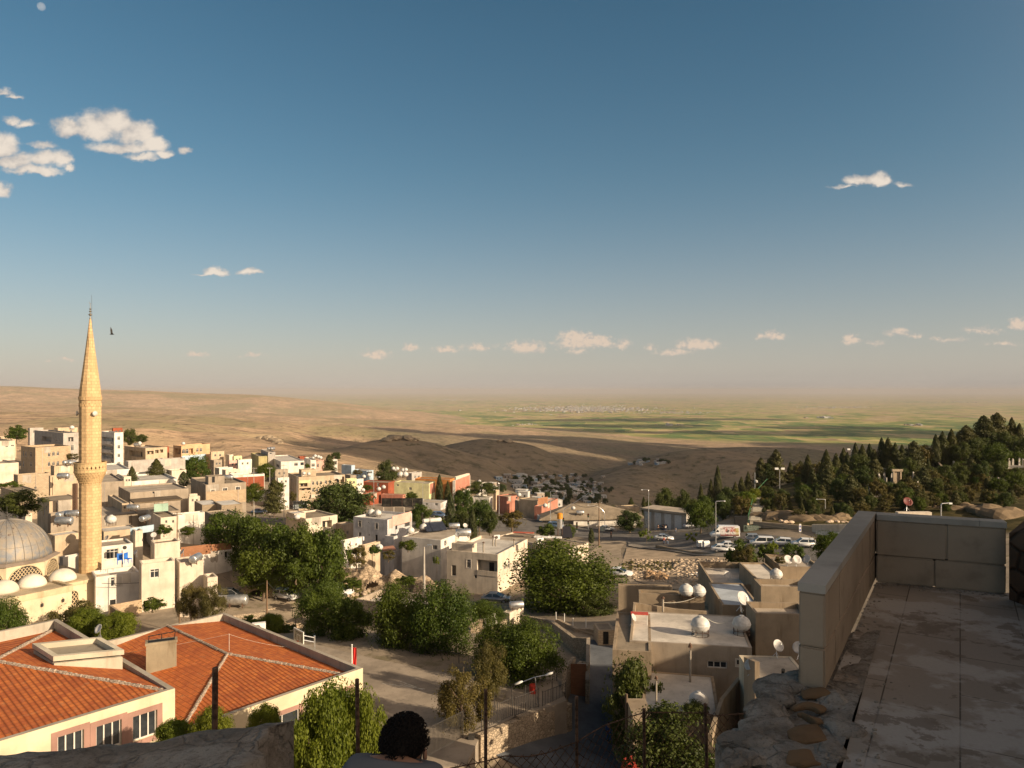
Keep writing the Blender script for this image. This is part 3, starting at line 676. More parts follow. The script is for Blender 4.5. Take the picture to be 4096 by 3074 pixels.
def utility_pole(base,h,label,mt=None,cross=True,rad=.13,group='utility poles in the town',lean=0.0):
 mt=mt or plaster((.42,.38,.33),.3,'concrete_pole');r=empty('utility_pole',base,0,label,'utility pole',group);p=MB();p.tube((0,0,0),(lean,0,h),rad,rad*.55,8);p.build('pole',mt,r)
 if cross:
  c=MB();c.tube((lean-.7,0,h-.35),(lean+.7,.2,h-.35),.05,n=5);c.build('crossarm',mt,r);
  i=MB()
  for x in(-.6,0,.6):i.lathe([(.05,0),(.07,.08),(.03,.16)],6,(lean+x,.1*(x+.6),h-.3))
  i.build('insulators',WHITE,r)
 return r
def wire(a,b,sag,r,label,mt=None):
 a=Vector(a);b=Vector(b);pts=[a.lerp(b,t)+Vector((0,0,-4*sag*t*(1-t)))for t in np.linspace(0,1,13)];m=MB();m.path(pts,r,4);o=m.build('overhead_cable',mt or BLACK);return tag(o,label,'cable','overhead cables')

# ---------------- plants ----------------
def quads(name,C,Nn,S,asp,rs,mt_i=None):
 """one leaf quad at each centre, facing about Nn"""
 n=len(C);t=rs.normal(size=(n,3));Nn=Nn+rs.normal(size=(n,3))*.55;Nn/=np.linalg.norm(Nn,axis=1,keepdims=True)+1e-9
 e=np.cross(Nn,t);e/=np.linalg.norm(e,axis=1,keepdims=True)+1e-9;g=np.cross(Nn,e)
 s=(S*rs.uniform(.6,1.3,n))[:,None];a=e*s;b=g*s*asp
 V=np.stack([C-a,C-b*.9+Nn*s*.12,C+a,C+b*.9+Nn*s*.12],1).reshape(-1,3);Fq=np.arange(n*4).reshape(-1,4);return fast_mesh(name,V,Fq)
LEAF={}
def crown_broad(seed,nblob,nleaf,ls,spread=1.0,low=.22,airy=.0):
 rs=np.random.RandomState(seed);Cs=[];Ns=[]
 bl=[]
 for k in range(nblob):
  d=rs.normal(size=3);d/=np.linalg.norm(d);rr=rs.uniform(.35,.98)**.6;c=np.array([d[0]*.40*rr,d[1]*.40*rr,low+(1-low)*.5+d[2]*(1-low)*.40*rr])
  c[:2]*=1+.16*np.sin(seed*3+3*math.atan2(d[1],d[0]));bl.append((c,rs.uniform(.05,.15)*(1-.25*airy)))
 w=np.array([b[1]**2 for b in bl]);w/=w.sum();cnt=rs.multinomial(nleaf,w)
 for(c,r),k in zip(bl,cnt):
  d=rs.normal(size=(k,3));d[:,2]+=.25;d/=np.linalg.norm(d,axis=1,keepdims=True);q=rs.uniform(.55,1.12,(k,1))
  lump=1+.22*np.sin(d[:,:1]*7+seed)*np.cos(d[:,1:2]*6+c[0]*30);p=c+d*r*q*lump*np.array([1,1,.85*1.0]);Cs.append(p);Ns.append(d)
 C=np.concatenate(Cs);Nn=np.concatenate(Ns)
 k=int(nleaf*.03);d=rs.normal(size=(k,3));d/=np.linalg.norm(d,axis=1,keepdims=True);C2=np.stack([d[:,0]*.49,d[:,1]*.49,low+(1-low)*.5+d[:,2]*(1-low)*.47],1)*1;C2[:,2]=np.clip(C2[:,2],.1,1);C=np.concatenate([C,C2]);Nn=np.concatenate([Nn,d])
 return quads('crown',C,Nn,ls,.6,rs)
def crown_cone(seed,nleaf,ls,pw=.85,base=.08,layers=14,width=.5,droop=.25,ragged=.25):
 rs=np.random.RandomState(seed);t=rs.uniform(0,1,nleaf)**1.25;lay=np.round(t*layers+rs.normal(0,.16,nleaf))/layers+rs.normal(0,.32,nleaf)/layers;lay=np.clip(lay,0,1)
 an=rs.uniform(0,2*np.pi,nleaf);an=np.round(an*9/(2*np.pi)+rs.normal(0,.22,nleaf))*2*np.pi/9+lay*17
 env=width*(1-lay)**pw*(1-ragged*(.5+.5*np.sin(an*3+lay*31+seed)))*np.clip(.55+lay*3.2,0,1)
 r=env*rs.uniform(.15,1,nleaf)**.55;z=base+(1-base)*lay-droop*r*.35+.012*rs.normal(size=nleaf)
 C=np.stack([r*np.cos(an),r*np.sin(an),np.clip(z,.02,1)],1);Nn=np.stack([np.cos(an)*.6,np.sin(an)*.6,np.full(nleaf,.8)],1);return quads('crown',C,Nn,ls,.5,rs)
def crown_column(seed,nleaf,ls,width=.5,base=.04):
 rs=np.random.RandomState(seed);t=rs.uniform(0,1,nleaf);an=rs.uniform(0,2*np.pi,nleaf)
 env=width*np.sin(np.clip(t*.93+.07,0,1)*np.pi)**.55*(1-t*.45)*(1+.18*np.sin(an*5+t*20+seed));r=env*rs.uniform(.5,1,nleaf)**.5
 C=np.stack([r*np.cos(an),r*np.sin(an),base+(1-base)*t],1);Nn=np.stack([np.cos(an),np.sin(an),np.full(nleaf,.6)],1);return quads('crown',C,Nn,ls,.5,rs)
def trunk_mesh(seed,h=.5,r=.035,limbs=6,straight=False):
 rs=random.Random(seed);b=MB();x=y=0;pts=[(0,0,-.03)];n=4
 for k in range(1,n+1):
  x+=rs.uniform(-.02,.02)*(not straight);y+=rs.uniform(-.02,.02)*(not straight);pts.append((x,y,h*k/n))
 for k in range(n):b.tube(pts[k],pts[k+1],r*(1-.16*k),r*(1-.16*(k+1)),7,caps=False)
 for k in range(limbs):
  a=k*2*math.pi/max(1,limbs)+rs.uniform(-.4,.4);s=Vector(pts[-1 if k%2 else-2]);m_=s+Vector((math.cos(a)*.12,math.sin(a)*.12,.12));e=m_+Vector((math.cos(a)*.14,math.sin(a)*.14,.14+rs.uniform(0,.1)))
  b.tube(s,m_,r*.5,r*.32,5,caps=False);b.tube(m_,e,r*.32,r*.12,5,caps=False)
 return b.mesh('trunk')
G_WAL=leafmat((.020,.045,.007),(.11,.15,.018),.32,'walnut_leaves');G_DK=leafmat((.020,.038,.010),(.095,.12,.026),.28,'dark_leaves')
G_BR=leafmat((.045,.085,.010),(.21,.25,.028),.40,'bright_leaves');G_OL=leafmat((.055,.052,.018),(.155,.135,.038),.28,'olive_leaves')
G_CON=leafmat((.026,.036,.011),(.11,.115,.030),.22,'conifer_needles');G_CY=leafmat((.022,.034,.012),(.09,.10,.028),.2,'cypress_needles');G_PINE=leafmat((.028,.040,.014),(.11,.11,.032),.2,'pine_needles')
TP={}
def tree_proto(kind):
 if kind in TP:return TP[kind]
 k,s=kind[:-1],int(kind[-1])
 if k=='walnut':cm=crown_broad(10+s,120,30000,.0125,low=.03);mt=G_WAL;tk=trunk_mesh(s,.36,.028)
 elif k=='broad':cm=crown_broad(20+s,70,13000,.019,low=.04);mt=G_WAL;tk=trunk_mesh(s,.38,.03)
 elif k=='bright':cm=crown_broad(30+s,130,46000,.015,low=.02);mt=G_BR;tk=trunk_mesh(s,.4,.03)
 elif k=='dark':cm=crown_broad(40+s,64,13000,.019,low=.05);mt=G_DK;tk=trunk_mesh(s,.4,.032)
 elif k=='olive':cm=crown_broad(50+s,60,10000,.019,low=.06,airy=1);mt=G_OL;tk=trunk_mesh(s,.4,.035)
 elif k=='juniper':cm=crown_broad(55+s,95,22000,.012,low=.04,airy=.8);mt=G_OL;tk=trunk_mesh(s,.5,.03)
 elif k=='bush':cm=crown_broad(60+s,40,5000,.030,low=.0);mt=G_WAL;tk=trunk_mesh(s,.3,.03)
 elif k=='sapling':cm=crown_broad(70+s,14,1500,.030,low=.30,airy=1);mt=G_BR;tk=trunk_mesh(s,.5,.016)
 elif k=='conifer':cm=crown_cone(80+s,7000,.030,width=.62,pw=.75);mt=G_CON;tk=trunk_mesh(s,.9,.022,0,True)
 elif k=='pine':cm=crown_cone(90+s,7000,.030,pw=.5,base=.12,width=.62,layers=9,ragged=.45,droop=.1);mt=G_PINE;tk=trunk_mesh(s,.9,.024,0,True)
 elif k=='cypress':cm=crown_column(100+s,6000,.030);mt=G_CY;tk=trunk_mesh(s,.7,.02,0,True)
 TP[kind]=(cm,tk);cm.materials.append(mt);tk.materials.append(BARK);return TP[kind]
TREES=[]
def tree(kind,zf,x0,x1,y0,y1,D,label,group=None,cat='tree',z=None,name=None):
 """a tree whose crown spans columns x0..x1 and rows y0 (top) .. y1 (foot) at depth D"""
 B=P(zf,(x0+x1)/2,y1,D);T=P(zf,(x0+x1)/2,y0,D);W=abs(P(zf,x1,y1,D).x-P(zf,x0,y1,D).x);Hh=T.z-B.z
 if z is not None:Hh+=B.z-z;B.z=z
 elif 'roof' not in label and 'potted' not in label and 'wall' not in label:
  g=gz(B.x,B.y)-.1
  if g<B.z and B.z-g<Hh*.9:Hh+=B.z-g;B.z=g
 cm,tk=tree_proto(kind);rs=random.Random(hash((x0,y0,D))&0xffff)
 nm=name or{'walnut':'broadleaf_tree','broad':'broadleaf_tree','bright':'leafy_tree','dark':'broadleaf_tree','olive':'olive_tree','juniper':'juniper_tree','bush':'bush','sapling':'young_tree','conifer':'conifer_tree','pine':'pine_tree','cypress':'cypress_tree'}[kind[:-1]]
 r=empty(nm,B,rs.uniform(0,6.28),label,cat,group);q=1.16 if kind[:-1]not in('conifer','pine','cypress')else 1.0;r.scale=(W*q,W*q,Hh*(1+(q-1)*.5))
 obj('trunk',tk,None,r);obj('crown',cm,None,r);TREES.append(r);return r
# ---------------- the terrace the photograph was taken from ----------------
TZ=-2.835
TILE=None
def terrace_mat():
 t=NT('terrace_paving');mp=t.N.new('ShaderNodeMapping');mp.inputs['Rotation'].default_value=(0,0,-R(58.8));t.put(mp.inputs['Vector'],t.co)
 n=t.N.new('ShaderNodeTexBrick');t.put(n.inputs['Vector'],mp.outputs[0]);n.inputs['Scale'].default_value=1;n.inputs['Brick Width'].default_value=1.15;n.inputs['Row Height'].default_value=.62
 n.inputs['Mortar Size'].default_value=.008;n.inputs['Mortar Smooth'].default_value=.4;t.put(n.inputs['Color1'],(.38,.32,.255));t.put(n.inputs['Color2'],(.31,.26,.205));t.put(n.inputs['Mortar'],(.09,.07,.05))
 a=t.noise(1.1,6,.62);b=t.noise(2.3,7,.68,stretch=(1,1,1));g=t.noise(45,3)
 c=t.mix(t.m('MULTIPLY',t.ss(a,.47,.56),.75),n.outputs[0],(.52,.475,.42));c=t.mix(t.m('MULTIPLY',t.ss(b,.55,.60),.7),c,(.17,.125,.085));c=t.mix(t.m('MULTIPLY',g,.35),c,(.17,.145,.12))
 t.bump(t.m('ADD',t.m('MULTIPLY',b,.6),t.m('MULTIPLY',t.m('SUBTRACT',1.0,n.outputs['Fac']),.5)),.45,.012);return t.fin(c,.85,spec=.25)
def rough_mat():
 t=NT('rough_lime_mortar');a=t.noise(1.6,7,.65);b=t.noise(7,6,.7);g=t.noise(40,4,.7)
 vo=t.N.new('ShaderNodeTexVoronoi');vo.feature='DISTANCE_TO_EDGE';w_=t.N.new('ShaderNodeVectorMath');w_.operation='ADD';t.put(w_.inputs[0],t.co);nz=t.N.new('ShaderNodeTexNoise');nz.inputs['Scale'].default_value=2.5;nz.inputs['Detail'].default_value=5;t.put(nz.inputs['Vector'],t.co);sc_=t.N.new('ShaderNodeVectorMath');sc_.operation='SCALE';sc_.inputs['Scale'].default_value=.55;t.put(sc_.inputs[0],nz.outputs[1]);t.put(w_.inputs[1],sc_.outputs[0]);t.put(vo.inputs['Vector'],w_.outputs[0]);vo.inputs['Scale'].default_value=2.1
 cr=t.ss(vo.outputs['Distance'],0.0,.035)
 c=t.mix(t.ss(a,.4,.6),(.25,.215,.175),(.40,.36,.305));c=t.mix(t.m('MULTIPLY',t.ss(b,.5,.68),.75),c,(.14,.115,.09));c=t.mix(t.m('MULTIPLY',t.ss(g,.5,.7),.6),c,(.10,.09,.075));c=t.mix(cr,t.mix(.30,c,(.05,.04,.03)),c)
 t.bump(t.m('ADD',t.m('MULTIPLY',cr,.3),t.m('ADD',t.m('MULTIPLY',b,1.2),t.m('MULTIPLY',g,.6))),1.0,.045);return t.fin(c,.95,spec=.12)
ROUGH=rough_mat()
U=Vector((.518,.855,0));Nl=Vector((-.855,.518,0))  # along the parapet, and to its left
A0=Vector((2.94,6.95,0));A1=Vector((5.386,10.94,0));W2=Vector((6.86,10.27,0))
def terrace():
 f=MB();s0=Vector((2.64,5.55,0))-U*9;s1=Vector((3.39,7.12,0));
 poly=[s0,Vector((14,-3,0)),Vector((14,8.2,0)),W2+U*.1,A1,A0+U*.35+Nl*-.02,s1]
 poly=[(p.x,p.y)for p in poly];f.prism(poly,TZ-9,TZ);o=f.build('terrace_floor',terrace_mat());tag(o,kind='structure')
 # rough masonry strip left of the paving: uneven slab top with broken edge
 rs=np.random.RandomState(4);nu,nv=90,26;V=[]
 for i in range(nu+1):
  s=-5.2+i*(6.95/nu)
  wd=.62+.10*math.sin(s*3.1)+.07*math.sin(s*7.7+1)+.035*rs.normal()
  wd+=.13*max(0,min(3,-s))
  for j in range(nv+1):
   q=j/nv;p=s1+U*s+Nl*(wd*q+.0);h=float(fbm(np.array([p.x*1.7]),np.array([p.y*1.7]),4,2)[0])*.16+float(fbm(np.array([p.x*7]),np.array([p.y*7]),3,5)[0])*.05
   z=TZ+.02+h-.10*q-(.10 if q>.94 else 0);V.append((p.x,p.y,z-(9 if j==nv else 0)))
 V=np.array(V);
 for i in range(nu+1):
  k=i*(nv+1)+nv;V[k,:2]=V[k-1,:2]
 i=np.arange(nu)[:,None]*(nv+1)+np.arange(nv)[None];i=i.ravel();me=fast_mesh('masonry',V,np.stack([i,i+1,i+nv+2,i+nv+1],-1)[:,::-1])
 o=obj('broken_masonry',me,ROUGH);tag(o,'rough grey masonry edge with worn stones beside the paved terrace','masonry')
 # loose worn stones and plaster-free brown patches set in it
 rt=empty('worn_stones',(0,0,0),0,'flat brown worn stones set in the rough masonry beside the terrace paving','stones')
 brn=flatroof((.19,.12,.065),'brown_stone')
 for(x,y,w,l)in[(540,1238,70,40),(500,1315,70,30),(500,1385,62,24),(490,1480,85,70),(470,1610,70,45)]:
  c=onz('N5',x,y,TZ);b=bmesh.new();bmesh.ops.create_icosphere(b,subdivisions=3,radius=1,matrix=Matrix.Translation((c.x,c.y,TZ+.02))@Matrix.Rotation(R(58),4,'Z')@Matrix.Diagonal((l*.0019,w*.0019,.035,1)))
  for v in b.verts:v.co+=Vector((1,1,.3))*float(fbm(np.array([v.co.x*6]),np.array([v.co.y*6]),3,7)[0])*.22
  me=bpy.data.meshes.new('stone');b.to_mesh(me);b.free();obj('stone',me,brn,rt)
 for(x,y)in[(330,1160),(300,1230),(420,1150),(240,1330),(200,1410),(150,1500),(120,1590),(300,1420),(330,1560),(640,1250),(690,1420),(620,1560)]:
  c=onz('N5',x,y,TZ);b=bmesh.new();r_=.13+.07*random.Random(x).random()
  bmesh.ops.create_icosphere(b,subdivisions=3,radius=1,matrix=Matrix.Translation((c.x,c.y,TZ-.01))@Matrix.Rotation(x,4,'Z')@Matrix.Diagonal((r_*1.35,r_,.06,1)))
  for v in b.verts:v.co+=Vector((1,1,.4))*float(fbm(np.array([v.co.x*5+x]),np.array([v.co.y*5]),3,7)[0])*.22
  me=bpy.data.meshes.new('stone');b.to_mesh(me);b.free();obj('stone',me,ROUGH,rt)
terrace()
def parapet():
 m=stone((.29,.245,.20),1.05,.36,.35,.62,'parapet_stone')
 zt=TZ+1.0;root=empty('parapet',(A0.x,A0.y,TZ),0,'pale cut-stone parapet turning the corner at the edge of the terrace','parapet wall')
 L1=(A1-A0).length;p=math.atan2(U.y,U.x);
 def blockwall(name,org,ang,L,th,courses,lens,seed,mt):
  """courses of separate blocks with slightly open joints; local x along, y to the left"""
  rs=random.Random(seed);b=MB();z=0
  for h in courses:
   x=-.001;k=0
   while x<L-.02:
    l=rs.choice(lens);l=l if x+l<L-.25 else L-x
    g=.004;j=rs.uniform(-.004,.004)
    bx=bmesh.new();bmesh.ops.create_cube(bx,size=1,matrix=Matrix.Translation((x+l/2,th/2+j,z+h/2))@Matrix.Diagonal((l-g,th,h-g,1)))
    bmesh.ops.bevel(bx,geom=bx.edges[:],offset=.016,segments=2,affect='EDGES')
    for v_ in bx.verts:v_.co+=Vector((rs.uniform(-1,1),rs.uniform(-1,1),rs.uniform(-1,1)))*.003
    o_=len(b.v);b.v+=[tuple(v.co)for v in bx.verts]
    bx.verts.index_update()
    for f_ in bx.faces:b.f.append(tuple(o_+v.index for v in f_.verts));b.m.append(0)
    bx.free();x+=l;k+=1
   z+=h
  o=b.build(name,mt,root);o.location=Vector((org.x-A0.x,org.y-A0.y,0));o.rotation_euler=(0,0,ang);return o
 pm=flatroof((.42,.325,.23),'cut_limestone');
 blockwall('left_wall',A0,p,L1+.28,.235,[.40,.52],[.7,.95,1.2],3,pm)
 d2=(W2-A1).normalized();a2=math.atan2(d2.y,d2.x);blockwall('front_wall',A1,a2,(W2-A1).length,.235,[.40,.52],[.75,.9,1.1],8,pm)
 cpm=flatroof((.48,.43,.36),'pale_coping');c=MB()
 def cope(org,ang,L,y0,y1,x0):
  x=x0;rs=random.Random(5)
  while x<L-.02:
   l=min(rs.choice([.9,1.15,1.3]),L-x);
   if L-x-l<.3:l=L-x
   q=MB();q.box((x,y0,.92),(x+l-.004,y1,1.0));q.xf(Matrix.Translation((org.x-A0.x,org.y-A0.y,0))@Matrix.Rotation(ang,4,'Z'));n=len(c.v);c.v+=q.v;c.f+=[tuple(k+n for k in f)for f in q.f];c.m+=q.m;x+=l
 cope(A0,p,L1+.245,-.006,.242,-.01);cope(A1,a2,(W2-A1).length+.01,-.006,.242,.004)
 c.build('coping',cpm,root)
parapet()
# tall old house on the right that shades the terrace, its dark corner at the edge of the picture
def shade_house():
 r=empty('old_stone_house',(7.0,9.4,TZ-6),0,'dark brown old stone house wall at the right end of the terrace','house');st=rubble((.15,.085,.05),2.2,'dark_brown_stone')
 m=MB();pts=[(0,0),(13,-3),(13,-26),(1.5,-24),(.6,-6)];
 z=lambda h:h+6-TZ-6+0
 m.prism([(-.27,.62),(-.1,-1.5),(9,-1.5),(9,1.4)],0,[6.90,7.5,14,14]);m.build('corner_wall',st,r)
 m=MB();m.prism([(2.2,-2.5),(4.0,-22),(16,-22),(16,-2.5)],0,6.5+9.5);m.build('walls',st,r)
 m=MB();m.prism([(2.0,-2.3),(3.8,-22.2),(16.2,-22.2),(16.2,-2.3)],16.0,16.25);m.build('roof',ROUGH,r)
 for k in range(4):
  w=MB();x0=2.27+k*.42;y0=-5-k*4.6;w.box((x0-.10,y0-1.1,9.2),(x0+.12,y0,11.2));f=w.build('window',DARKM,r)
shade_house()
def added_shade_block():  # added out of view to cast shade on the alley, lower roofs and bushes
 r=empty('added_shade_house',(50,8,-22),R(0),'large old stone house on the slope to the right, outside the picture','house');w=MB();face_panel(w,(0,0,0),(0,1,0),(-1,0,0),39,-6,16.2,[(2+4*k,z,3.3+4*k,z+1.8,True)for k in range(9)for z in(1.5,6,11)]);w.box((0.02,0,-6),(13,39,16.2),skip='l');w.build('walls',BEI_,r)
 m=MB();m.box((-.2,-.2,16.2),(13.2,39.2,16.6));m.build('roof',ROUGH,r);
BEI_=stone((.46,.36,.25),.5,.26,1.0,.6);added_shade_block()
def grit():
 rs=np.random.RandomState(31);m=MB();b0=bmesh.new();bmesh.ops.create_icosphere(b0,subdivisions=1,radius=1);bv=[v.co.copy()for v in b0.verts];bf=[[v.index for v in f.verts]for f in b0.faces];b0.free()
 for k in range(420):
  c=rs.randint(3)
  if c==0:p=A0.lerp(A1,rs.rand())-Nl*abs(rs.normal(.03,.10));
  elif c==1:p=A1.lerp(W2,rs.rand())-U*abs(rs.normal(.04,.12))
  else:p=Vector((2.64,5.55,0))+U*rs.uniform(-2,1.9)+Nl*rs.normal(.02,.16)
  s=.004+.016*rs.rand()**3;n=len(m.v);m.v+=[tuple(Vector((p.x,p.y,TZ+s*.4+(.03 if c==2 else 0)))+Vector((v.x*s*1.3,v.y*s,v.z*s*.7)))for v in bv];m.f+=[tuple(n+i for i in f)for f in bf];m.m+=[0]*len(bf)
 tag(m.build('grit',flatroof((.30,.26,.21),'grit')),'loose grit and small stones gathered along the parapet foot and the paving edge',kind='stuff')
grit()
def left_ruin():
 st=ROUGH;rs=np.random.RandomState(9);nu,nv=70,60;V=[]
 e0=Vector((-1.46,4.98,0));e1=Vector((-4.2,4.15,0))  # far edge of its top, from the right end to the left
 for i in range(nu+1):
  u=i/nu;far=e0.lerp(e1*1.0+Vector((-1.6,-.1,0)),u)
  for j in range(nv+1):
   v=j/nv;p=far+Vector((-.55*v*0-.25*v,-5.2*v,0))if True else far
   h=float(fbm(np.array([p.x*1.3]),np.array([p.y*1.3]),5,3)[0])*.20+float(fbm(np.array([p.x*8]),np.array([p.y*8]),3,5)[0])*.035
   z=-2.17+h-.09*u
   if j==0:z-=7
   if j==1:p=far+Vector((0,.0,0));z-=.05
   V.append((p.x+(.05*math.sin(p.y*9)+.03*math.sin(p.y*23)if i==1 else 0),p.y+float(fbm(np.array([p.x*3]),np.array([0.0]),3,8)[0])*.22*(1 if j<3 else 0),z-(7 if i==0 and j else 0)))
 V=np.array(V)
 for j in range(nv+1):V[j,:2]=V[(nv+1)+j,:2]
 i=np.arange(nu)[:,None]*(nv+1)+np.arange(nv)[None];i=i.ravel();me=fast_mesh('ruin',V,np.stack([i,i+1,i+nv+2,i+nv+1],-1))
 o=obj('ruined_wall',me,st);tag(o,'broad grey top of a ruined rubble wall in the lower left foreground','ruined wall')
left_ruin()
# ledge on which the man stands, between the ruin and the terrace
m=MB();m.prism([(-1.40,1.2),(2.2,1.2),(2.4,4.2),(-1.35,4.4)],TZ-5,TZ-.02);tag(m.build('viewing_ledge',ROUGH),kind='structure')

# ---------------- fence of rusty posts with sagging wire netting ----------------
FP=[('N2',131,800,6.7,.027,-.03),('N2',1347,897,8.7,.025,.04),('N3',735,985,10.4,.026,.0),('N3',1513,1045,11.0,.026,.02),('N4',523,1208,12.0,.027,.03),('N4',988,1170,12.4,.028,.09)]
FT=[]
for k,(zf,x,y,D,r_,ln)in enumerate(FP):
 T_=P(zf,x,y,D);FT.append(T_);b=MB();h=3.4;b.tube((ln,0,-h),(0,0,0),r_,r_*.97,10);b.lathe([(r_*.97,-.01),(r_*1.02,0),(r_*.7,.006),(.004,.008)],10)
 o=b.build('fence_post',RUST,loc=T_);tag(o,['thick rusty fence post rising in front of the tiled school roof','rusty fence post in front of the bright green tree','rusty fence post before the school gate wall','rusty fence post standing over the lane','rusty fence post at the left of the dark bushes','leaning rusty fence post at the right of the dark bushes'][k],'fence post','rusty fence posts')
def netting():
 root=empty('wire_netting',FT[3],0,'sagging rusty diamond wire netting hung between the fence posts','wire netting')
 top=[('N3',430,1660,10.0),('N3',740,1598,10.4),('N3',900,1553,10.6),('N3',1100,1560,10.7),('N3',1260,1528,10.8),('N3',1513,1436,11.0),('N3',1640,1355,11.2),('N3',1760,1290,11.4),('N4',440,1262,11.9),('N4',523,1237,12.0),('N4',700,1236,12.2),('N4',988,1240,12.4),('N4',1060,1262,12.6),('N4',1200,1250,12.8),('N4',1330,1240,13.0),('N4',1440,1238,13.2)]
 Q=np.array([tuple(P(*q))for q in top]);L=np.concatenate([[0],np.cumsum(np.linalg.norm(np.diff(Q,axis=0),axis=1))])
 s=.085;nx=int(L[-1]/s);ny=24;
 def pt(i,j):
  u=min(i*s*1.0,L[-1]);x=np.interp(u,L,Q[:,0]);y=np.interp(u,L,Q[:,1]);z=np.interp(u,L,Q[:,2]);d=j*s*.92
  x+=.05*math.sin(u*2.1+d*2);y+=-.10*d+.10*math.sin(u*1.7+d*1.3)+.05*math.sin(u*5+d*4);z+=-d+.03*math.sin(u*4.1+d*3)
  return np.array([x,y,z])
 segs=[]
 for j in range(ny):
  for i in range(nx):
   if(i+j)%2==0:segs.append((pt(i,j),pt(i+1,j+1)))
   else:segs.append((pt(i+1,j),pt(i,j+1)))
 A=np.array([a for a,b in segs]);B=np.array([b for a,b in segs]);r_=.0060
 o1=np.array([r_,0,0]);o2=np.array([-r_*.5,0,r_*.87]);o3=np.array([-r_*.5,0,-r_*.87])
 V=np.stack([A+o1,A+o2,A+o3,B+o1,B+o2,B+o3],1).reshape(-1,3)-np.array(FT[3]);n=len(A);k=np.arange(n)[:,None]*6
 Fq=np.concatenate([k+np.array([[0,1,4,3]]),k+np.array([[1,2,5,4]]),k+np.array([[2,0,3,5]])]);obj('mesh',fast_mesh('mesh',V,Fq),RUST,root)
 b=MB();b.path([Vector(q)-FT[3]for q in Q],.009,5)
 for q0,q1 in zip(Q[:-1],Q[1:]):
  n=max(2,int(np.linalg.norm(q1-q0)/.16))
  for k in range(n):
   c=Vector(q0).lerp(Vector(q1),(k+.5)/n)-FT[3];b.tube(c+Vector((-.02,0,-.03)),c+Vector((.02,0,.03)),.004,n=3);b.tube(c+Vector((.02,.01,-.03)),c+Vector((-.02,-.01,.03)),.004,n=3)
 b.build('barbed_top_wire',RUST,root)
netting()
